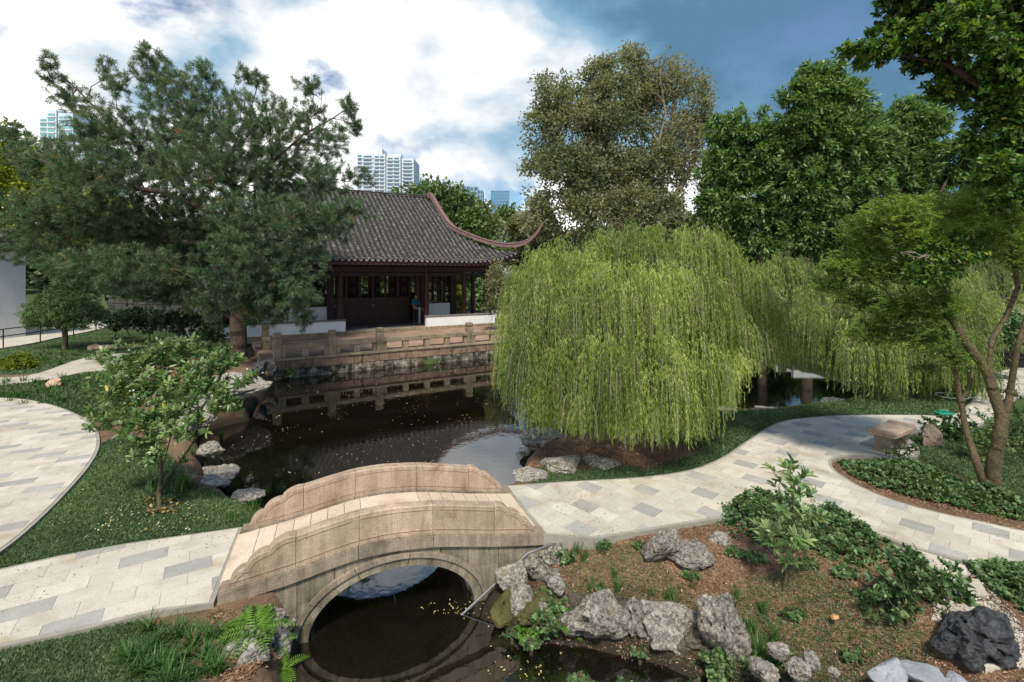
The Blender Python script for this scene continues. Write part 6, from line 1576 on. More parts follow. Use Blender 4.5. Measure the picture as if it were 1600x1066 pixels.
for i_, (px, py) in enumerate([(225, 1030), (250, 1010), (275, 1000), (300, 1012), (320, 1035), (285, 1040), (250, 1055), (215, 1060), (310, 1062), (340, 1055), (235, 990), (330, 1000), (200, 1040), (268, 1070)]):
    tuft(px, py + 6, 0.52, 60, .23, 0.010, 470 + i_, 'arching strap leaved lily clump at the bottom left beside the ferns', 'lily clumps below the left path', lean=1.1, spread=.05, tone=.30)
for i_, (px, py, ln) in enumerate([(300, 705, .26), (322, 700, .24), (285, 730, .3), (330, 725, .22), (345, 650, .24), (310, 640, .3), (270, 640, .36), (392, 612, .3), (372, 600, .3), (230, 640, .34)]):
    tuft(px, py, 0.5, 34, ln, 0.012, 570 + i_, 'x', 'grassy clumps on the left bank', lean=.7, tone=.42)
for i_ in range(34):
    rr = random.Random(i_); px = rr.uniform(-10, 190); py = rr.uniform(592, 634) if px < 95 else rr.uniform(585, 612)
    tuft(px, py, 0.58, 26, .30, 0.016, 500 + i_, 'dark strappy plant in the bed between the garden path and the plaza', 'strappy plants above the plaza', lean=.9, tone=.30)
for i_ in range(16):
    rr = random.Random(90 + i_); tuft(rr.uniform(55, 165), rr.uniform(553, 572), 0.58, 24, .30, 0.018, 540 + i_, 'dark strappy plant on the grass below the clipped tree', 'strappy plants below the clipped tree', lean=.9, tone=.28)

def fern(px, py, z, n, Lg, seed, label, group=None, tone=0.45, zz_=None):
    rg = np.random.default_rng(seed); b = W(px, py, z); b[2] = zz_ if zz_ is not None else max(gz(b[0], b[1]), 0.05)
    root = empty('fern', b, label, 'fern', group); parts = []; q = MB()
    for k in range(n):
        a = rg.random() * 6.28; H = np.array([math.cos(a), math.sin(a), 0]); L_ = Lg * rg.uniform(.7, 1.1); m = 15
        u = np.linspace(0.04, 1, m); le = rg.uniform(0.7, 1.0)
        C = b + H * (L_ * le * u ** 1.2 * 0.85)[:, None] + np.c_[0 * u, 0 * u, L_ * (0.75 * u - 0.75 * u * u * le)]
        q.tube(C[::3], 0.003, 3, cap=False)
        Tn = norm(np.gradient(C, axis=0)); S = norm(np.cross(Tn, [0, 0, 1.0])); ll = L_ * 0.19 * np.sin(np.pi * np.clip(u * 0.92 + 0.08, 0, 1)) ** 0.7
        for sg in (-1, 1):
            D = norm(S * sg + Tn * 0.35 + [0, 0, -0.1]); parts.append(leaves(C, D, np.cross(Tn, D) * -sg + [0, 0, .3], ll, L_ / m * 0.5, np.clip(tone + rg.normal(size=m) * .06 + rg.normal() * .1, 0, 1), 'quad', 0.05))
    q.build('frond_stalk', G_FERN, root); leaf_obj('frond', parts, G_FERN, root)
fern(400, 1003, 0.5, 12, .42, 601, 'bright green fern in front of the bridge abutment, largest of the group')
fern(372, 1000, 0.5, 9, .32, 602, 'fern left of the largest fern beside the white pebbles')
fern(400, 975, 0.58, 9, .34, 603, 'fern against the bridge wall under the cornice')
fern(432, 1000, 0.4, 9, .28, 604, 'small fern at the foot of the arch on the left')
fern(440, 1040, 0.3, 10, .30, 605, 'fern hanging over the water at the bottom left rock')
fern(362, 985, 0.55, 6, .16, 606, 'small fern at the left end below the bridge')
fern(1228, 1045, 0.45, 9, .24, 607, 'light green fern among the small rocks at the bottom right')
fern(900, 938, 0.42, 6, .12, 608, 'low fern tucked behind the big perforated rock')
fern(805, 882, 0.4, 7, .18, 609, 'small fern growing by the drain pipe'); fern(875, 995, 0.1, 7, .14, 610, 'fern hanging below the perforated rock at the waterline', zz_=0.18)
fern(560, 890, 0.0, 5, .11, 611, 'tiny fern sprouting from the arch moulding, upper one', zz_=0.60) if False else None
def small_plant(px, py, z, w, h, n, Lg, Wd, seed, label, mat=G_BUSH, tone=.45, zz_=None):
    b = W(px, py, z); b[2] = zz_ if zz_ is not None else max(gz(b[0], b[1]), .05)
    s_ = b[1] / F
    leafy_shrub('small_plant', label, [(b + [0, 0, h * s_ * .6], np.array([w * s_, w * s_ * .6, h * s_ * .7]))], None, n, 8, Lg, Wd, mat, seed, b, cat='plant', tone=tone)
small_plant(965, 940, .42, 20, 18, 26, .05, .032, 621, 'light green leafy plant behind the perforated rock')
small_plant(870, 925, .42, 26, 26, 46, .045, .028, 622, 'leafy creeper on the bank between the bridge end rocks'); small_plant(850, 945, .35, 22, 22, 40, .045, .028, 623, 'leafy plant between the pale bank rocks below the bridge end')
small_plant(885, 870, .45, 14, 16, 18, .06, .03, 624, 'small leafy plant below the end of the path slab'); small_plant(1120, 1010, .3, 26, 30, 60, .05, .032, 625, 'leafy plant climbing the front of the tall standing rock')
small_plant(1125, 1050, .15, 18, 20, 36, .05, .032, 626, 'leafy plant at the waterline below the tall standing rock'); small_plant(825, 985, .15, 26, 18, 50, .04, .024, 627, 'dense small leaved plant above the mossy rock', G_FERN, .35)
small_plant(1000, 985, .3, 14, 10, 16, .04, .026, 628, 'small creeper on the brown rock'); small_plant(1170, 1045, .3, 22, 14, 30, .04, .026, 629, 'low green plant at the bottom edge right of the standing rock')
small_plant(857, 975, .2, 26, 26, 60, .045, .028, 630, 'leafy creeper hanging over the water left of the perforated rock', zz_=.15); small_plant(1040, 950, .4, 14, 12, 16, .04, .024, 631, 'little sprout between the two middle rocks')
small_plant(790, 888, .35, 12, 12, 20, .035, .02, 632, 'little plant where the drain pipe leaves the bridge'); small_plant(400, 1055, .3, 26, 16, 40, .05, .03, 633, 'dark leafy plant on the bottom left rocks')
small_plant(455, 590, .1, 14, 12, 36, .07, .04, 634, 'dark green plant at the left foot of the embankment wall', zz_=.1); small_plant(683, 566, .1, 8, 5, 14, .06, .04, 635, 'tiny plant sprouting from the embankment wall', zz_=.12)
small_plant(425, 940, .4, 8, 8, 10, .03, .02, 636, 'small fresh plant on the spandrel wall', zz_=.5) if False else None

for i_, (px, py, w_, h_, n_, lab) in enumerate([(800, 940, 14, 10, 22, 'small creeping plant on the white ridged rock'), (905, 1005, 16, 10, 26, 'plant trailing under the left hollow of the perforated rock'), (1085, 1015, 16, 12, 26, 'small plant wedged between white and standing rocks'),
        (1180, 1000, 20, 14, 36, 'low green plant right of the standing rock'), (940, 905, 12, 10, 14, 'tiny leafy weed above the perforated rock, left'), (1060, 960, 12, 8, 14, 'tiny leafy weed on the white rock top'), (1232, 1000, 18, 10, 24, 'low weed above the small bottom rocks'),
        (1320, 930, 22, 12, 40, 'low green weed patch left of the dark leaved shrub'), (1290, 1040, 20, 12, 30, 'low green weed at the bottom edge'), (850, 905, 14, 10, 22, 'small plant between the pitted rock and the creeper'), (420, 985, 16, 10, 26, 'small leafy plant at the foot of the bridge wall'), (440, 975, 14, 10, 24, 'small leafy plant by the left springing of the arch'), (395, 990, 16, 10, 26, 'low leafy plant behind the ferns'), (365, 1035, 14, 10, 20, 'small leafy plant on the bottom left bank')]):
    small_plant(px, py, .4, w_, h_, n_, .045, .026, 650 + i_, lab, tone=.45)
for i_, (px, py, w_, h_, n_, lab) in enumerate([(1150, 890, 16, 10, 26, 'low leafy weed in the mulch below the broad grey rock'), (1180, 900, 20, 12, 34, 'low weed in front of the shrub bed, left of the sapling'), (1262, 915, 20, 12, 34, 'low weed right of the sapling foot'), (1350, 960, 18, 10, 26, 'low weed left of the shrub with yellow leaves'),
        (1240, 960, 18, 10, 28, 'low weed in the middle of the lower right mulch'), (1330, 1010, 18, 10, 28, 'low weed above the smooth grey boulders'), (1000, 872, 12, 8, 16, 'tiny weed left of the leaning rock'), (1080, 905, 14, 8, 20, 'small weed below the broad grey rock'), (945, 868, 14, 8, 18, 'small weed near the path kerb above the creeper'), (1160, 960, 20, 14, 40, 'leafy clump behind the tall standing rock'),
        (1090, 1030, 18, 12, 30, 'small fern like plant at the foot of the white rock'), (975, 1015, 18, 10, 30, 'low plant at the waterline right of the perforated rock'), (920, 1012, 16, 10, 26, 'low plant at the waterline under the perforated rock'), (830, 955, 16, 12, 30, 'leafy sprig between the pale waterline rocks'), (1215, 1055, 18, 12, 30, 'leafy plant between the bottom edge rocks')]):
    small_plant(px, py, .4, w_, h_, n_, .045, .026, 680 + i_, lab, tone=.42)
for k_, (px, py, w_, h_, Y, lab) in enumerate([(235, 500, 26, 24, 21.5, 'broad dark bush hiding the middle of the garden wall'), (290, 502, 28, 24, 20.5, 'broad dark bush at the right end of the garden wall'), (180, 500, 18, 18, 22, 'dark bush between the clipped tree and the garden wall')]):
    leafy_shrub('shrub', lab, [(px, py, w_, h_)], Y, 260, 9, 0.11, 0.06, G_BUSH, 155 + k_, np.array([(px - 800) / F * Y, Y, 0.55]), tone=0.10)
# lawns: real blades
def lawn(name, poly, n, h, w, seed, z=0.565, tone=0.36, lab=None):
    rg = np.random.default_rng(seed); lo, hi = poly.min(0), poly.max(0); P = np.zeros((0, 2))
    while len(P) < n:
        Q = rg.uniform(lo, hi, (n * 2, 2)); Q = Q[pip(poly, Q + rg.normal(size=Q.shape) * 0.03)]; Q = Q[(np.abs(Q[:, 0] / Q[:, 1]) < 1.13) & (Q[:, 1] > 3)]
        # nearer places need more blades
        Q = Q[rg.random(len(Q)) < np.clip((6.0 / Q[:, 1]) ** 1.1, 0.05, 1)]; P = np.vstack([P, Q])
    P = P[:n]; 
    for pg in PATHS_ALL + [farleft_poly, ramp_poly]: P = P[sdf(pg, P) > 0.004 - 0.02 * (fbm(np.c_[P * 5, 0 * P[:, 0]], 31, 2) > 0.25)]
    P = P[sdf(pond, P) > 0.02]
    n = len(P); Z = ground_z(P); D = norm(rg.normal(size=(n, 3)) * [1, 1, .35] + [0, 0, .55])
    patch = fbm(np.c_[P * 1.3, 0 * P[:, 0]], seed, 3)
    sc = np.clip(P[:, 1] / 6, .9, 2.4)
    t = np.clip(tone + patch * 0.12 + rg.normal(size=n) * 0.16, 0, 1)
    V, T, c = leaves(np.c_[P, Z + rg.random(n) * .012], D, rnd_dir(n, rg), h * rg.uniform(.5, 1.2, n) * (0.8 + .2 * sc), w * sc, t, 'quad', .1)
    o = link(name, mesh_arrays(name, V, T, G_GRASS, c)); o['kind'] = 'stuff'; o['label'] = lab or 'carpet of short dark green lawn grass'; o['category'] = 'grass'
lawn('lawn_grass', lawn_l, 90000, .048, .011, 701, lab='carpet grass on the left lawn between plaza and bridge')
lawn('lawn_grass', lawn_bl, 42000, .050, .011, 702, lab='carpet grass below the left path')
lawn('lawn_grass', lawn_w, 70000, .050, .012, 703, lab='carpet grass strip beside the willow along the path')
lawn('lawn_grass', lawn_i, 42000, .045, .012, 704, lab='carpet grass around the upright stone and forked tree')
lawn('lawn_grass', lawn_fl, 30000, .055, .014, 705, lab='shaded grass under the pine and clipped tree')
lawn('lawn_grass', lawn_fl2, 20000, .07, .014, 706, tone=.2, lab='dark grass between the garden path and the plaza')
lawn('weedy_grass', np.array(Wl([(1150, 900), (1260, 900), (1420, 960), (1480, 1066), (1200, 1080), (1120, 980)], .5)), 9000, .06, .008, 707, tone=.5, lab='thin patchy grass and weeds over the mulch at the lower right')
lawn('weedy_grass', np.array(Wl([(880, 860), (1000, 850), (1110, 930), (1090, 970), (1000, 940), (900, 920)], .5)), 3800, .06, .007, 708, tone=.5, lab='thin weedy grass on the mulch above the perforated rock')
lawn('weedy_grass', np.array(Wl([(830, 762), (850, 735), (900, 745), (985, 735), (1000, 745), (880, 757)], .5)), 4200, .055, .009, 709, tone=.45, lab='grass fringe around the white boulders under the willow')
# mulch chips, litter and floating leaves
CHIP = leafmat('mulch_chips', [(0.07, 0.04, 0.025), (0.20, 0.115, 0.07), (0.36, 0.23, 0.14), (0.56, 0.43, 0.29)], 0.0, 0.9)
def chips(name, poly, n, Lg, Wd, seed, mat, lab, tone=.4, z=None, dz=.006, spread=.25, avoid=True):
    rg = np.random.default_rng(seed); lo, hi = poly.min(0), poly.max(0); P = np.zeros((0, 2))
    while len(P) < n:
        Q = rg.uniform(lo, hi, (n * 4, 2)); Q = Q[pip(poly, Q)]
        if not avoid: Q = Q[rg.random(len(Q)) < smooth(-0.25, 0.6, fbm(np.c_[Q * 1.1, 0 * Q[:, 0]], seed, 3))]
        P = np.vstack([P, Q])
    P = P[:n]
    if avoid:
        for pg in PATHS_ALL: P = P[sdf(pg, P) > 0.0]
        P = P[sdf(pond, P) > 0.0]
    n = len(P); Z = ground_z(P) if z is None else np.full(n, z)
    D = norm(rg.normal(size=(n, 3)) * [1, 1, spread])
    V, T, c = leaves(np.c_[P, Z + dz], D, norm(rg.normal(size=(n, 3)) * .35 + [0, 0, 1]), Lg * rg.uniform(.4, 1.3, n), Wd * rg.uniform(.5, 1.4, n), np.clip(tone + rg.normal(size=n) * .25, 0, 1), 'quad')
    o = link(name, mesh_arrays(name, V, T, mat, c)); o['kind'] = 'stuff'; o['label'] = lab; o['category'] = 'litter'
soilr = np.array(Wl([(850, 850), (990, 832), (1110, 812), (1400, 850), (1500, 930), (1600, 960), (1620, 1100), (1180, 1100), (1000, 1020), (780, 960)], .45))
chips('mulch_chips', soilr, 34000, .036, .009, 801, CHIP, 'bark mulch chips over the bank right of the bridge', spread=.35)
chips('mulch_chips', np.array(Wl([(815, 757), (850, 700), (1000, 690), (1110, 700), (1060, 738), (880, 750)], .5)), 9000, .04, .011, 802, CHIP, 'bark mulch chips under the centre willow')
chips('mulch_chips', np.array(Wl([(1290, 715), (1340, 762), (1440, 790), (1600, 832), (1700, 850), (1700, 800), (1440, 760), (1330, 715)], .56)), 5000, .04, .010, 803, CHIP, 'bark mulch chips along the shrub border')
chips('mulch_chips', np.array(Wl([(330, 960), (460, 980), (450, 1100), (300, 1100)], .5)), 7000, .036, .009, 804, CHIP, 'bark mulch chips on the bottom left bank')
chips('mulch_chips', np.array(Wl([(150, 650), (200, 670), (300, 690), (400, 600), (300, 590), (200, 600)], .57)), 6000, .05, .012, 805, CHIP, 'bark mulch chips on the left bank behind the shrub')
LEAFD = leafmat('fallen_leaves', [(0.16, 0.09, 0.03), (0.35, 0.24, 0.07), (0.52, 0.44, 0.16), (0.65, 0.62, 0.45)], 0.1, 0.7)
chips('lawn_litter', lawn_l, 260, .03, .014, 820, LEAFD, 'few dry leaves scattered on the left lawn', .35, dz=.03, spread=.3)
chips('lawn_litter', lawn_w, 300, .03, .014, 821, LEAFD, 'few dry leaves scattered on the willow lawn', .35, dz=.03, spread=.3)
_pondv = np.array([PF.pt(0.5, -0.2)[:2], PF.pt(14, -0.2)[:2], *Wl([(850, 690), (810, 750), (420, 780), (330, 720), (400, 640)], 0)])
chips('floating_leaves', _pondv, 700, .032, .018, 811, LEAFD, 'scattered small leaves floating on the pond', .7, z=.0, dz=.004, spread=.02, avoid=False)
chips('floating_leaves', np.array(Wl([(470, 1000), (740, 925), (790, 990), (900, 1030), (1100, 1090), (600, 1150), (450, 1100)], 0)), 90, .028, .014, 812, LEAFD, 'small leaves floating on the dark pool in front of the bridge', .55, z=.0, dz=.004, spread=.02, avoid=False)
chips('path_litter', right_poly, 1300, .026, .008, 813, CHIP, 'brown twigs and leaf bits lying on the right path', .35, z=.606, dz=.002, spread=.1, avoid=False)
chips('path_litter', left_poly, 260, .026, .008, 817, CHIP, 'few brown leaf bits on the left path', .35, z=.606, dz=.002, spread=.1, avoid=False)
chips('path_litter', circle_poly, 300, .03, .010, 818, CHIP, 'few brown leaf bits on the round plaza', .35, z=.606, dz=.002, spread=.1, avoid=False)
chips('path_litter', np.array(Wl([(180, 790), (330, 780), (370, 800), (300, 830), (120, 850)], .6)), 160, .03, .016, 814, LEAFD, 'fallen white petals on the grass under the left shrub', .85, z=.60, dz=.01, spread=.3)
chips('path_litter', np.array(Wl([(225, 780), (275, 780), (285, 800), (225, 805)], .6)), 70, .06, .03, 815, LEAFD, 'brown fallen leaves around the left shrub stem', .15, z=.60, dz=.01, spread=.3)
PEB = leafmat('pebbles', [(0.12, 0.10, 0.08), (0.3, 0.27, 0.23), (0.5, 0.47, 0.42), (0.7, 0.68, 0.62)], 0, .8)
chips('gravel', np.array(Wl([(1400, 845), (1515, 880), (1600, 985), (1620, 1010), (1500, 1000), (1440, 940), (1400, 880)], .57)), 2600, .022, .018, 816, PEB, 'small gravel between the stepping slabs', .5, spread=.4, dz=.012)

def ordinal(n):
    w = ['leftmost', 'second', 'third', 'fourth', 'fifth', 'sixth', 'seventh', 'eighth', 'ninth', 'tenth', 'eleventh', 'twelfth', 'thirteenth', 'fourteenth', 'fifteenth', 'sixteenth', 'seventeenth', 'eighteenth', 'nineteenth']
    if n < 19: return w[n] if n == 0 else w[n] + ' from left'
    n += 1; suf = 'th' if 10 <= n % 100 <= 20 else {1: 'st', 2: 'nd', 3: 'rd'}.get(n % 10, 'th'); return '%d%s from left' % (n, suf)
def rank_labels(group, text):
    os_ = [o for o in COL.objects if o.get('group') == group]; os_.sort(key=lambda o: o.location[0] / max(o.location[1], .1))
    for i, o in enumerate(os_): o['label'] = text % ordinal(i)
rank_labels('grass tufts in the mulch bank', 'fine grass tuft in the brown mulch, %s')
rank_labels('grassy clumps on the left bank', 'grassy clump on the left pond bank, %s')
rank_labels('tall grass beside the standing rock', 'tall dense grass clump right of the standing rock, %s')
rank_labels('lily clumps below the left path', 'arching lily clump at the bottom left, %s')
rank_labels('strappy plants above the plaza', 'dark strappy plant between garden path and plaza, %s')
rank_labels('strappy plants below the clipped tree', 'dark strappy plant below the clipped tree, %s')
rank_labels('distant trees along the horizon', 'hazy small tree on the far horizon, %s')
# ------------------------------------------------------------------ rocks
def ico(level):
    t = (1 + 5 ** .5) / 2
    V = [(-1, t, 0), (1, t, 0), (-1, -t, 0), (1, -t, 0), (0, -1, t), (0, 1, t), (0, -1, -t), (0, 1, -t), (t, 0, -1), (t, 0, 1), (-t, 0, -1), (-t, 0, 1)]
    V = [tuple(norm(np.array(v))) for v in V]
    Fc = [(0, 11, 5), (0, 5, 1), (0, 1, 7), (0, 7, 10), (0, 10, 11), (1, 5, 9), (5, 11, 4), (11, 10, 2), (10, 7, 6), (7, 1, 8), (3, 9, 4), (3, 4, 2), (3, 2, 6), (3, 6, 8), (3, 8, 9), (4, 9, 5), (2, 4, 11), (6, 2, 10), (8, 6, 7), (9, 8, 1)]
    for _ in range(level):
        cache = {}; N_ = []
        def mid(a, b):
            k = (min(a, b), max(a, b))
            if k not in cache:
                m = norm((np.array(V[a]) + np.array(V[b])) / 2); cache[k] = len(V); V.append(tuple(m))
            return cache[k]
        for a, b, c in Fc:
            x, y, z = mid(a, b), mid(b, c), mid(c, a); N_ += [(a, x, z), (b, y, x), (c, z, y), (x, y, z)]
        Fc = N_
    return np.array(V), np.array(Fc)
ICO = {3: ico(3), 4: ico(4), 5: ico(5)}
def rock(px0, py0, px1, py1, zb, label, seed, mat=LIME, rough=1.0, level=4, dz=0.0, thick=0.9, sink=0.15, holes=(), tilt=0.0, flat=0.0, cat='rock', taper=0.0):
    """a rock filling the picture box, standing on height zb"""
    Yb = (CAMZ - zb) * F / (py1 - HOR); w = (px1 - px0) / F * Yb; cx = ((px0 + px1) / 2 - 800) / F * Yb
    hz = max((py1 - py0) / F * Yb, 0.05)
    # visible height of box includes its depth seen from above
    dep = w * thick; slope = (CAMZ - zb) / Yb; hz = max(hz - dep * slope * 0.4, hz * 0.6)
    level = min(5, level + (1 if (px1 - px0) > 34 else 0)); V, T = ICO[level]; V = V.copy()
    rk = np.random.default_rng(seed * 13 + 5); pn = norm(rk.normal(size=(13, 3))); ph = rk.uniform(0.62, 0.98, 13)
    dots = np.maximum(V @ pn.T, 1e-3); rr_ = ph / dots; rr_ = -np.log(np.exp(-rr_ * 9).sum(1)) / 9
    P = V * 1.5 + seed * 7.7; Pw = P + 0.35 * np.c_[vnoise(P * 1.3, seed + 40), vnoise(P * 1.3, seed + 41), vnoise(P * 1.3, seed + 42)]
    n1 = fbm(Pw, seed, 3, .5); n2 = 1 - np.abs(fbm(Pw * [1.6, 1.6, 0.9] + 5, seed + 9, 2, .5)); n3 = (1 - np.abs(fbm(Pw * 5.0, seed + 3, 3, .6)) - .6)
    pits = np.clip(vnoise(Pw * 2.3 + 2, seed + 21) - 0.38, 0, 1)
    r = np.clip(rr_, .4, 1.25) * (1 + rough * (0.13 * n1 + 0.16 * (n2 - 0.75) + 0.055 * n3 - 0.6 * pits))
    V = V * r[:, None]
    V[:, 0] += tilt * V[:, 2]; 
    if taper: V[:, :2] *= (1 - taper * (V[:, 2:3] * .5 + .5))
    if flat: V[:, 2] = np.where(V[:, 2] > 0, V[:, 2] * (1 - flat) , V[:, 2])
    ext = np.array([np.ptp(V[:, 0]), np.ptp(V[:, 1]), np.ptp(V[:, 2])]); V = (V - (V.min(0) + V.max(0)) / 2) / ext * 1.0
    c = np.array([cx, Yb + dep * 0.5, zb + hz * (0.5 - sink * .5) + dz]); g0 = gz(c[0], c[1]); c[2] = max(c[2], g0 + hz * (0.22 if sink < .5 else -.05)) if g0 > .05 else c[2]; V = V * [w, dep, hz * (1 + sink)]
    for (hx, hz_, hr, hd) in holes:  # deep hollows cut into the front
        q = np.hypot((V[:, 0] / w - hx), (V[:, 2] / hz - hz_)); k = np.clip(1 - q / hr, 0, 1) ** 0.6; k *= V[:, 1] < dep * .2
        V[:, 1] += k * hd * dep
    name = 'rock'; me = mesh_arrays(name, V, T, mat, smooth_=True); o = link(name, me); o.location = tuple(c)
    tagset(o, label, cat); return o
rock(772, 888, 826, 962, 0.0, 'white ridged rock on the bank right below the drain pipe', 1, LIME_W, 1.1, 4, thick=.8)
rock(812, 862, 860, 925, 0.18, 'pitted grey rock beside the path slab end above the white ridged rock', 2, LIME, 1.3, 4)
rock(842, 850, 890, 885, 0.35, 'dark jagged rock tucked under the end of the path slab', 3, LIME, 1.4, 4)
rock(853, 888, 878, 914, 0.32, 'small dark rock between the pitted rock and the mulch', 4, LIME, 1.2, 3)
rock(793, 932, 842, 985, 0.0, 'pale pinkish rock at the waterline below the white ridged rock', 5, LIME_W, .9, 4)
rock(838, 955, 864, 1000, 0.0, 'small pale rock left of the perforated rock at the waterline', 6, LIME_W, .9, 3)
rock(855, 900, 885, 935, 0.25, 'small buff stone half buried behind the creeper', 61, LIME_W, .7, 3)
rock(872, 930, 996, 1018, 0.08, 'wide grey perforated rock with two hollows, largest on the waterline', 7, LIME, 1.2, 5, thick=.55, holes=((-.12, -.22, .14, .45), (.10, -.26, .10, .4), (-.36, .28, .16, .2)))
rock(975, 948, 1036, 1012, 0.08, 'brownish pitted rock between the perforated rock and the white rock', 8, LIME, 1.2, 4)
rock(1012, 942, 1112, 1028, 0.08, 'bright white angular rock left of the tall standing rock', 9, LIME_W, 1.1, 5, thick=.7)
rock(1098, 932, 1186, 1062, 0.05, 'tall standing grey rock with a rounded top, on the bank', 10, LIME, 1.2, 5, thick=.6, tilt=-.25, taper=.25)
rock(1210, 1008, 1240, 1040, 0.35, 'small whitish rock above the bottom right rocks', 11, LIME_W, 1.0, 3)
rock(1180, 1028, 1225, 1080, 0.2, 'buff rock at the bottom edge right of the standing rock', 12, LIME_W, 1.0, 4)
rock(1238, 1034, 1278, 1074, 0.3, 'rounded buff rock at the bottom edge next to the fern', 13, LIME_W, .9, 4)
rock(1264, 1024, 1290, 1052, 0.38, 'smallest buff stone of the bottom edge rocks', 14, LIME_W, .9, 3)
rock(1300, 1045, 1318, 1066, 0.42, 'little pale stone in the mulch near the bottom edge', 141, LIME_W, .9, 3)
rock(1010, 828, 1072, 886, 0.48, 'leaning two toned grey rock standing in the mulch', 15, LIME, 1.0, 5, thick=.7, tilt=.35, taper=.25)
rock(1050, 856, 1124, 898, 0.45, 'broad grey white rock in the mulch right of the leaning rock', 16, LIME, 1.0, 5, thick=.8)
rock(1112, 842, 1150, 864, 0.50, 'flat pale stone sunk in the mulch right of the two rocks', 17, LIME_W, .8, 4, sink=.7)
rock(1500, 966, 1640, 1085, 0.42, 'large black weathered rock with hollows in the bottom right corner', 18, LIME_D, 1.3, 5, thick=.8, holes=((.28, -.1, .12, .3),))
rock(1380, 1044, 1446, 1085, 0.45, 'smooth pale grey boulder at the bottom edge, left one', 19, surf('smooth_grey', (.22, .23, .25), (.36, .375, .40), 4, .8, .3, 60, None, .2), .45, 4)
rock(1432, 1056, 1498, 1090, 0.45, 'smooth pale grey boulder at the bottom edge, middle one', 20, bpy.data.materials['smooth_grey'], .45, 4)
rock(1490, 1058, 1530, 1092, 0.45, 'smooth pale grey boulder at the bottom edge beside the black rock', 201, bpy.data.materials['smooth_grey'], .45, 4)
rock(1446, 662, 1478, 700, 0.56, 'upright brown grey stone on the lawn beside the bench', 21, surf('brown_stone', (.17, .13, .10), (.34, .28, .23), 6, .9, .6, 40, None, .4, bump_dist=.02), .8, 4, thick=.6, taper=.4)
rock(812, 676, 902, 726, 0.0, 'flat dark grey slab rock at the water edge under the willow', 22, LIME, 1.1, 5, thick=1.0, flat=.3)
rock(846, 718, 914, 754, 0.48, 'low white boulder beside the path under the willow, largest of three', 23, LIME_W, 1.0, 5, thick=.9)
rock(912, 714, 942, 734, 0.5, 'small grey boulder behind the white boulders under the willow', 24, LIME, 1.0, 4)
rock(920, 720, 978, 744, 0.5, 'long low white boulder with orange stain beside the path', 25, LIME_W, 1.0, 4)
rock(800, 748, 860, 766, 0.45, 'low pale stone at the right back corner of the bridge', 26, LIME_W, .8, 4)
rock(300, 636, 392, 668, 0.0, 'flat layered white rock jutting into the pond from the left bank', 27, LIME_W, 1.0, 5, thick=1.0, flat=.4)
rock(285, 606, 402, 650, 0.1, 'long layered pale rock along the left bank behind the shrub', 28, LIME_W, 1.1, 5, thick=.6)
rock(222, 625, 312, 685, 0.35, 'pale rough rock hidden behind the left shrub', 29, LIME_W, 1.2, 4)
rock(292, 730, 360, 766, 0.05, 'wedge shaped white rock pointing over the pond near the bridge', 30, LIME_W, .9, 4, thick=.7)
rock(276, 750, 340, 776, 0.4, 'flat buff stone on the grass below the wedge rock', 31, LIME_W, .7, 4, flat=.4)
rock(352, 770, 402, 790, 0.35, 'flat white stone at the pond corner behind the bridge end', 32, LIME_W, .8, 4)
rock(406, 568, 430, 600, 0.1, 'dark brown rock at the left end of the embankment wall', 33, LIME_D, 1.1, 4)
rock(384, 585, 410, 610, 0.05, 'dark rock below the pine trunk at the waterline', 34, LIME_D, 1.1, 4)
rock(60, 592, 86, 607, 0.57, 'small rust red and white stone in the strappy bed', 35, surf('rusty_stone', (.42, .16, .07), (.62, .50, .38), 3, .9, .4, 40, None, .3), .7, 3)
rock(338, 1018, 398, 1058, 0.42, 'pale flaky rock at the bottom left bank', 36, LIME_W, 1.1, 4)
rock(362, 1046, 412, 1085, 0.35, 'white rock at the bottom edge on the left bank', 37, LIME_W, 1.1, 4)
rock(398, 1022, 446, 1082, 0.05, 'buff rock at the water edge bottom left', 38, LIME_W, 1.2, 5)
rock(366, 968, 380, 980, 0.56, 'round white pebble, left one of the pair below the bridge', 39, LIME_W, .4, 3)
rock(376, 976, 396, 994, 0.54, 'round white pebble, right one of the pair below the bridge', 40, LIME_W, .4, 3)
rock(222, 1012, 242, 1026, 0.55, 'single pale stone on the grass at the bottom left', 41, LIME_W, .5, 3)
rock(1296, 622, 1344, 642, 0.3, 'reddish pale rock at the pond edge behind the willow', 42, LIME_W, 1.0, 4)
rock(1120, 636, 1160, 648, 0.3, 'low grey rock at the pond edge right of the centre willow', 43, LIME, .9, 4)
rock(1190, 636, 1225, 647, 0.3, 'second low grey rock at the pond edge right of the willow', 44, LIME, .9, 3)
rock(808, 995, 885, 1045, -0.2, 'moss covered rock at the waterline below the leafy plants', 45, MOSS, .9, 4, flat=.3)
rock(765, 955, 812, 1012, -0.15, 'mossy dark rock at the foot of the arch on the right', 46, MOSS, .9, 4)
rock(1302, 962, 1314, 971, 0.47, 'small orange clay lump in the mulch', 47, surf('clay', (.50, .22, .08), (.66, .36, .16), 4, .9, .4, 40, None, .2), .7, 3)
rock(402, 958, 440, 988, 0.4, 'buff stone at the foot of the bridge wall beside the ferns', 68, LIME_W, 1.0, 4)
rock(428, 980, 456, 1012, 0.15, 'brown stone beside the left springing of the arch', 69, LIME, 1.0, 4)
rock(418, 1006, 452, 1040, 0.1, 'dark stone at the waterline under the ferns', 70, LIME, 1.1, 4)
rock(300, 690, 336, 716, 0.25, 'rough pale rock on the left bank beside the shrub branch', 62, LIME_W, 1.1, 4)
rock(345, 598, 392, 626, 0.3, 'brownish rock on the soil in front of the pine trunk', 65, LIME, 1.0, 4)
rock(240, 660, 280, 690, 0.45, 'pale pitted rock half hidden by the left shrub crown', 67, LIME_W, 1.1, 4)
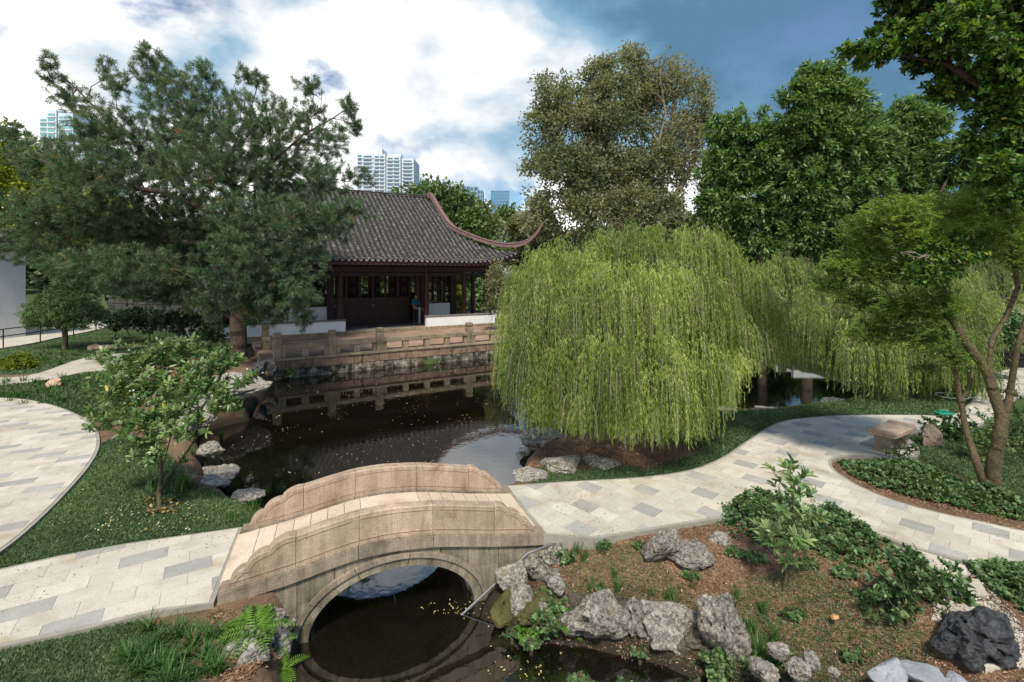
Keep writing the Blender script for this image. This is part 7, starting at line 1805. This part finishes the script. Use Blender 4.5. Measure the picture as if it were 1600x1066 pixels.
# bank of dark stones under the right rocks down to the pool
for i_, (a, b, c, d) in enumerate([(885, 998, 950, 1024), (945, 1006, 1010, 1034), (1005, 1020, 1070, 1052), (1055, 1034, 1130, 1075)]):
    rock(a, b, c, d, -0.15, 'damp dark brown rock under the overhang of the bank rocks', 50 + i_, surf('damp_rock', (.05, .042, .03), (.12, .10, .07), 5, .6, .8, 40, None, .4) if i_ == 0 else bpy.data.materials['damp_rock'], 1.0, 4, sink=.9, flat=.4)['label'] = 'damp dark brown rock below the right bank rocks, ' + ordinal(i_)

# ------------------------------------------------------------------ benches, railings, small furniture
def stone_bench():
    z0 = 0.604; th = R(31); fr = Frame(*W(1383, 694, z0)[:2], th)
    fr.o = np.array([6.42, 8.12])
    root = empty('stone_bench', (6.42, 8.12, z0), 'small pink granite bench with upturned end rolls beside the path bend', 'bench')
    q = MB(fr); q.rbox(-.40, .40, -.20, .20, z0 + .275, z0 + .355, .012); q.build('seat', GRANITE, root)
    for s_ in (-1, 1):
        q = MB(fr); q.rbox(s_ * .385 - .03, s_ * .385 + .03, -.205, .205, z0 + .31, z0 + .385, .02); q.build('end_roll', GRANITE, root)
        q = MB(fr); q.rbox(s_ * .29 - .045, s_ * .29 + .045, -.12, .12, z0 - .01, z0 + .274, .008); q.build('leg', GRANITE_W, root)
    q = MB(fr); q.box(-.22, .22, -.02, .02, z0 + .18, z0 + .27); q.build('stretcher', GRANITE_W, root)
stone_bench()
def left_bench():
    b = W(152, 562, .6); fr = Frame(b[0], b[1], R(20)); z0 = .58
    root = empty('stone_bench', (b[0] + .6, b[1] + .2, z0), 'long pale stone bench with rounded ends behind the left shrub', 'bench')
    q = MB(fr); q.rbox(-.1, 1.75, -.2, .2, z0 + .40, z0 + .50, .03); q.build('seat', RAILST, root)
    for x in (-.12, 1.77):
        q = MB(fr); q.tube([(x, -.22, z0 + .46), (x, .22, z0 + .46)], .085, 12); q.build('end_roll', RAILST, root)
    for x in (.12, 1.5):
        q = MB(fr); q.rbox(x - .1, x + .1, -.15, .15, z0 - .05, z0 + .399, .02); q.build('leg', RAILST, root)
left_bench()
def handrail(label, pts, h, seed):
    P = [W(x, y, .6) for x, y in pts]; root = empty('handrail', P[0], label, 'handrail')
    for z in (h, h * .62):
        q = MB(); q.tube([p + [0, 0, z] for p in P], .022, 8); q.build('rail', DKMETAL, root)
    for i, p in enumerate(P):
        q = MB(); q.tube([p - [0, 0, .08], p + [0, 0, h]], .022, 8); q.build('post', DKMETAL, root)
handrail('brown metal handrail along the near side of the ramp', [(-60, 557), (5, 544), (63, 535), (115, 526), (150, 518)], .76, 1)
handrail('brown metal handrail along the far side of the ramp', [(-60, 528), (24, 521), (90, 513)], .74, 2)
def planter():
    Y = 13.6; b = np.array([(1578 - 800) / F * Y, Y, .60]); z = CAMZ - (572 - HOR) / F * Y; b[2] = z
    root = empty('potted_plant', b, 'small round tree in a wide black pot beyond the path bend', 'potted plant')
    n = 24
    q = MB(); prof = [(.30, 0), (.36, .02), (.40, .26), (.44, .27), (.44, .33), (.39, .33), (.37, .25)]
    V = [(b[0] + r_ * math.cos(6.2832 * k / n), b[1] + r_ * math.sin(6.2832 * k / n), b[2] + z_) for r_, z_ in prof for k in range(n)]
    q.add(V, [(i * n + k, i * n + (k + 1) % n, (i + 1) * n + (k + 1) % n, (i + 1) * n + k) for i in range(len(prof) - 1) for k in range(n)] + [tuple(range(n - 1, -1, -1)), tuple((len(prof) - 1) * n + k for k in range(n))])
    q.build('pot', surf('black_pot', (.012, .012, .013), (.02, .02, .022), 4, .45, .1, 40, None, .1), root, smooth_=False)
    q = MB(); q.tube([b + [0, 0, .24], b + [.02, 0, .5], b + [0, .02, .8]], [.03, .022, .015], 6); q.build('stem', BARK_Y, root)
    rg = np.random.default_rng(2); T, d, li = lobe_points([(b + [0, 0, .95], np.array([.55, .5, .42])), (b + [.15, 0, 1.25], np.array([.35, .35, .3]))], 200, rg, .5)
    leaf_obj('foliage', [rosette(T, d, rg, 9, .11, .055, 1, .35)], G_BUSH, root)
planter()
def hose():
    c = W(1487, 620, .60); pts = []
    for k in range(60):
        a = k / 60 * 6.283 * 2.2; pts.append(c + [.33 * math.cos(a) + .03 * math.sin(3 * a), .30 * math.sin(a), .012 + .004 * k / 10])
    pts += [W(1520, 622, .61), W(1550, 628, .615), W(1548, 612, .615), W(1535, 600, .615)]
    q = MB(); q.tube(pts, .011, 6); o = q.build('garden_hose', surf('hose_white', (.6, .62, .6), (.7, .72, .7), 4, .5, 0, 1, None, 0), smooth_=True); tagset(o, 'coiled white garden hose lying on the grass by the path', 'hose')
    c = W(1474, 647, .6); q = MB(); q.rbox(c[0] - .15, c[0] + .12, c[1] - .10, c[1] + .08, .60, .64, .01); q.rbox(c[0] + .08, c[0] + .19, c[1] - .06, c[1] - .02, .605, .63, .006); q.tube([c + [-.1, 0, .05], c + [0, .02, .07], c + [.1, 0, .05]], .02, 6)
    tagset(q.build('garden_tool', surf('green_plastic', (.01, .22, .15), (.02, .28, .19), 4, .4, 0, 1, None, 0)), 'flat green plastic garden tool lying on the lawn', 'tool')
hose()
def far_bridge():
    a = W(1238, 545, .7); Y = 21; root = empty('white_footbridge', (at(1280, 530, Y)[0], Y, .3), 'low white parapet walk on a stone base glimpsed between the willows', 'footbridge')
    x0, x1 = at(1240, 530, Y)[0], at(1345, 530, Y)[0]; q = MB(); q.box(x0, x1, Y, Y + .18, .62, .95); q.box(x0, x1, Y + 1.4, Y + 1.58, .62, .95); q.build('parapet', WHITE, root)
    q = MB(); q.box(x0 - .1, x1 + .1, Y - .06, Y + 1.64, .40, .615); q.build('deck', GREYCAP, root)
    n_ = 9; w_ = (x1 - x0) / n_
    for k in range(n_):
        q = MB(); q.rbox(x0 + w_ * k + .01, x0 + w_ * (k + 1) - .01, Y + .02, Y + 1.5, -.5, .398, .015); q.build('stone_block', WALLST, root)
    r2 = empty('white_garden_wall', (at(1560, 500, 24)[0], 24, .5), 'white garden wall behind the potted plant on the right', 'wall')
    q = MB(); q.box(at(1475, 500, 24)[0], 30, 24, 24.3, .3, 1.95); q.build('wall', WHITE, r2); q = MB(); q.box(at(1475, 500, 24)[0] - .1, 30.1, 23.9, 24.4, 1.955, 2.06); q.build('wall_cap', GREYCAP, r2)
far_bridge()
def court_pillar():
    Y = 33; b = np.array([(737 - 800) / F * Y, Y, .6]); root = empty('stone_pillar', b, 'grey rectangular pillar seen through the open bay of the pavilion', 'pillar')
    q = MB(); q.rbox(b[0] - .22, b[0] + .26, Y, Y + .4, .6, 1.75, .02); q.build('shaft', GREYCAP, root); q = MB(); q.rbox(b[0] - .27, b[0] + .31, Y - .05, Y + .45, 1.752, 1.85, .02); q.build('cap', RAILST, root)
court_pillar()

# ------------------------------------------------------------------ person at the doors
def person():
    t = 6.9; s_ = PF.s_at(649, t); b = PF.pt(s_, t, FL); H = 1.66
    root = empty('person', b, 'person in a teal short sleeved top and dark trousers looking down at a music stand', 'person')
    fwd = norm(np.array([0.75, -0.66, 0])); rt = np.array([fwd[1], -fwd[0], 0.0]) ; up = np.array([0, 0, 1.0])
    def P(r_, f, u): return b + rt * r_ + fwd * f + up * u
    def skin(name, verts, edges, mats, sub=2, assign=None):
        me = bpy.data.meshes.new(name); me.from_pydata([tuple(np.array(v[0]) - b) for v in verts], edges, [])
        o = link(name, me, root); md = o.modifiers.new('skin', 'SKIN'); 
        for i, v in enumerate(verts): me.skin_vertices[0].data[i].radius = (v[1], v[2] if len(v) > 2 else v[1])
        me.skin_vertices[0].data[0].use_root = True
        sb = o.modifiers.new('sub', 'SUBSURF'); sb.levels = sb.render_levels = sub
        for m in mats: me.materials.append(m)
        md.use_smooth_shade = True
        return o
    SK = surf('skin', (.34, .19, .13), (.38, .22, .15), 5, .6, 0, 1, None, 0); TE = surf('teal_shirt', (.005, .10, .17), (.008, .13, .21), 9, .8, .1, 60, None, .1); TR = surf('dark_trousers', (.010, .012, .02), (.016, .018, .028), 9, .8, .1, 60, None, .1); HR = surf('brown_hair', (.035, .016, .008), (.06, .028, .014), 30, .7, .1, 60, None, .1)
    V = [(P(0, 0, .93), .15, .11), (P(0, .01, 1.12), .135, .10), (P(0, .0, 1.30), .17, .11), (P(0, .0, 1.38), .10, .08), (P(0, .03, 1.455), .052), (P(0, .07, 1.54), .085, .10), (P(0, .085, 1.60), .075, .09),
         (P(-.17, .0, 1.35), .055), (P(-.22, .02, 1.12), .043), (P(-.15, .22, 1.05), .033), (P(-.13, .29, 1.04), .03),
         (P(.17, .0, 1.35), .055), (P(.22, .02, 1.12), .043), (P(.15, .22, 1.05), .033), (P(.13, .29, 1.04), .03),
         (P(-.09, 0, .85), .09), (P(-.10, .02, .48), .062), (P(-.10, 0, .10), .045), (P(-.10, .12, .045), .04, .035),
         (P(.09, 0, .85), .09), (P(.10, .02, .48), .062), (P(.10, 0, .10), .045), (P(.10, .12, .045), .04, .035)]
    E = [(0, 1), (1, 2), (2, 3), (3, 4), (4, 5), (5, 6), (2, 7), (7, 8), (8, 9), (9, 10), (2, 11), (11, 12), (12, 13), (13, 14), (0, 15), (15, 16), (16, 17), (17, 18), (0, 19), (19, 20), (20, 21), (21, 22)]
    skin('body', V, E, [SK])
    V = [(P(0, 0, .90), .165, .125), (P(0, .01, 1.12), .15, .118), (P(0, 0, 1.30), .185, .125), (P(0, 0, 1.39), .10, .085), (P(-.18, 0, 1.34), .068), (P(-.222, .015, 1.16), .062), (P(.18, 0, 1.34), .068), (P(.222, .015, 1.16), .062)]
    skin('shirt', V, [(0, 1), (1, 2), (2, 3), (2, 4), (4, 5), (2, 6), (6, 7)], [TE])
    V = [(P(0, 0, .92), .155, .12), (P(-.09, 0, .82), .10), (P(-.10, .02, .48), .075), (P(-.10, 0, .08), .062), (P(.09, 0, .82), .10), (P(.10, .02, .48), .075), (P(.10, 0, .08), .062)]
    skin('trousers', V, [(0, 1), (1, 2), (2, 3), (0, 4), (4, 5), (5, 6)], [TR])
    V = [(P(0, .03, 1.64), .098, .105), (P(0, -.01, 1.59), .095, .10), (P(0, -.01, 1.52), .075, .07)]
    skin('hair', V, [(0, 1), (1, 2)], [HR])
    for sg in (-1, 1):
        q = MB(); c = P(sg * .13, .32, 1.035)
        for k in range(5):
            o_ = (k - 2) * .016; q.tube([c + rt * o_, c + rt * o_ + fwd * .03 + up * -.004, c + rt * o_ * 1.1 + fwd * (.055 - abs(k - 2) * .006) - up * .02], [.008, .0075, .005], 5)
        q.build('hand', SK, root, smooth_=True)
        q = MB(); q.tube([P(sg * .1, -.06, .05), P(sg * .1, .06, .045), P(sg * .1, .17, .03)], [.045, .045, .03], 8); q.build('shoe', TR, root, smooth_=True)
    r2b = b + fwd * .45; r2 = empty('music_stand', r2b, 'tripod music stand with an open sheet in front of the person', 'music stand')
    q = MB(); q.tube([r2b + [0, 0, .35], r2b + [0, 0, 1.0]], .012, 6); q.build('pole', METAL, r2)
    for k in range(3):
        a = k * 2.094 + .4; q = MB(); q.tube([r2b + [0, 0, .45], r2b + [math.cos(a) * .27, math.sin(a) * .27, .01]], .009, 5); q.build('leg', DKMETAL, r2)
    def plate(w, h, th_, c, m, nm, dz=0):
        q = MB(); n_ = norm(-fwd * .6 + up * .8); u_ = norm(np.cross(n_, rt)); c = c + n_ * dz; V = []
        for k in (0, th_):
            for (i, j) in ((-1, -1), (1, -1), (1, 1), (-1, 1)): V.append(c + rt * w * i + u_ * h * j + n_ * k)
        q.add(V, [(3, 2, 1, 0), (4, 5, 6, 7), (0, 1, 5, 4), (1, 2, 6, 5), (2, 3, 7, 6), (3, 0, 4, 7)]); q.build(nm, m, r2)
    c = r2b + [0, 0, 1.06]; plate(.27, .15, .012, c, DKMETAL, 'desk'); plate(.10, .12, .004, c + rt * -.11, WHITE, 'sheet', .016)
    q = MB(); q.box(*sorted((c[0] - .26, c[0] + .2)), c[1] - .02, c[1] + .02, c[2] - .19, c[2] - .165); q.build('tray', METAL, r2)
person()
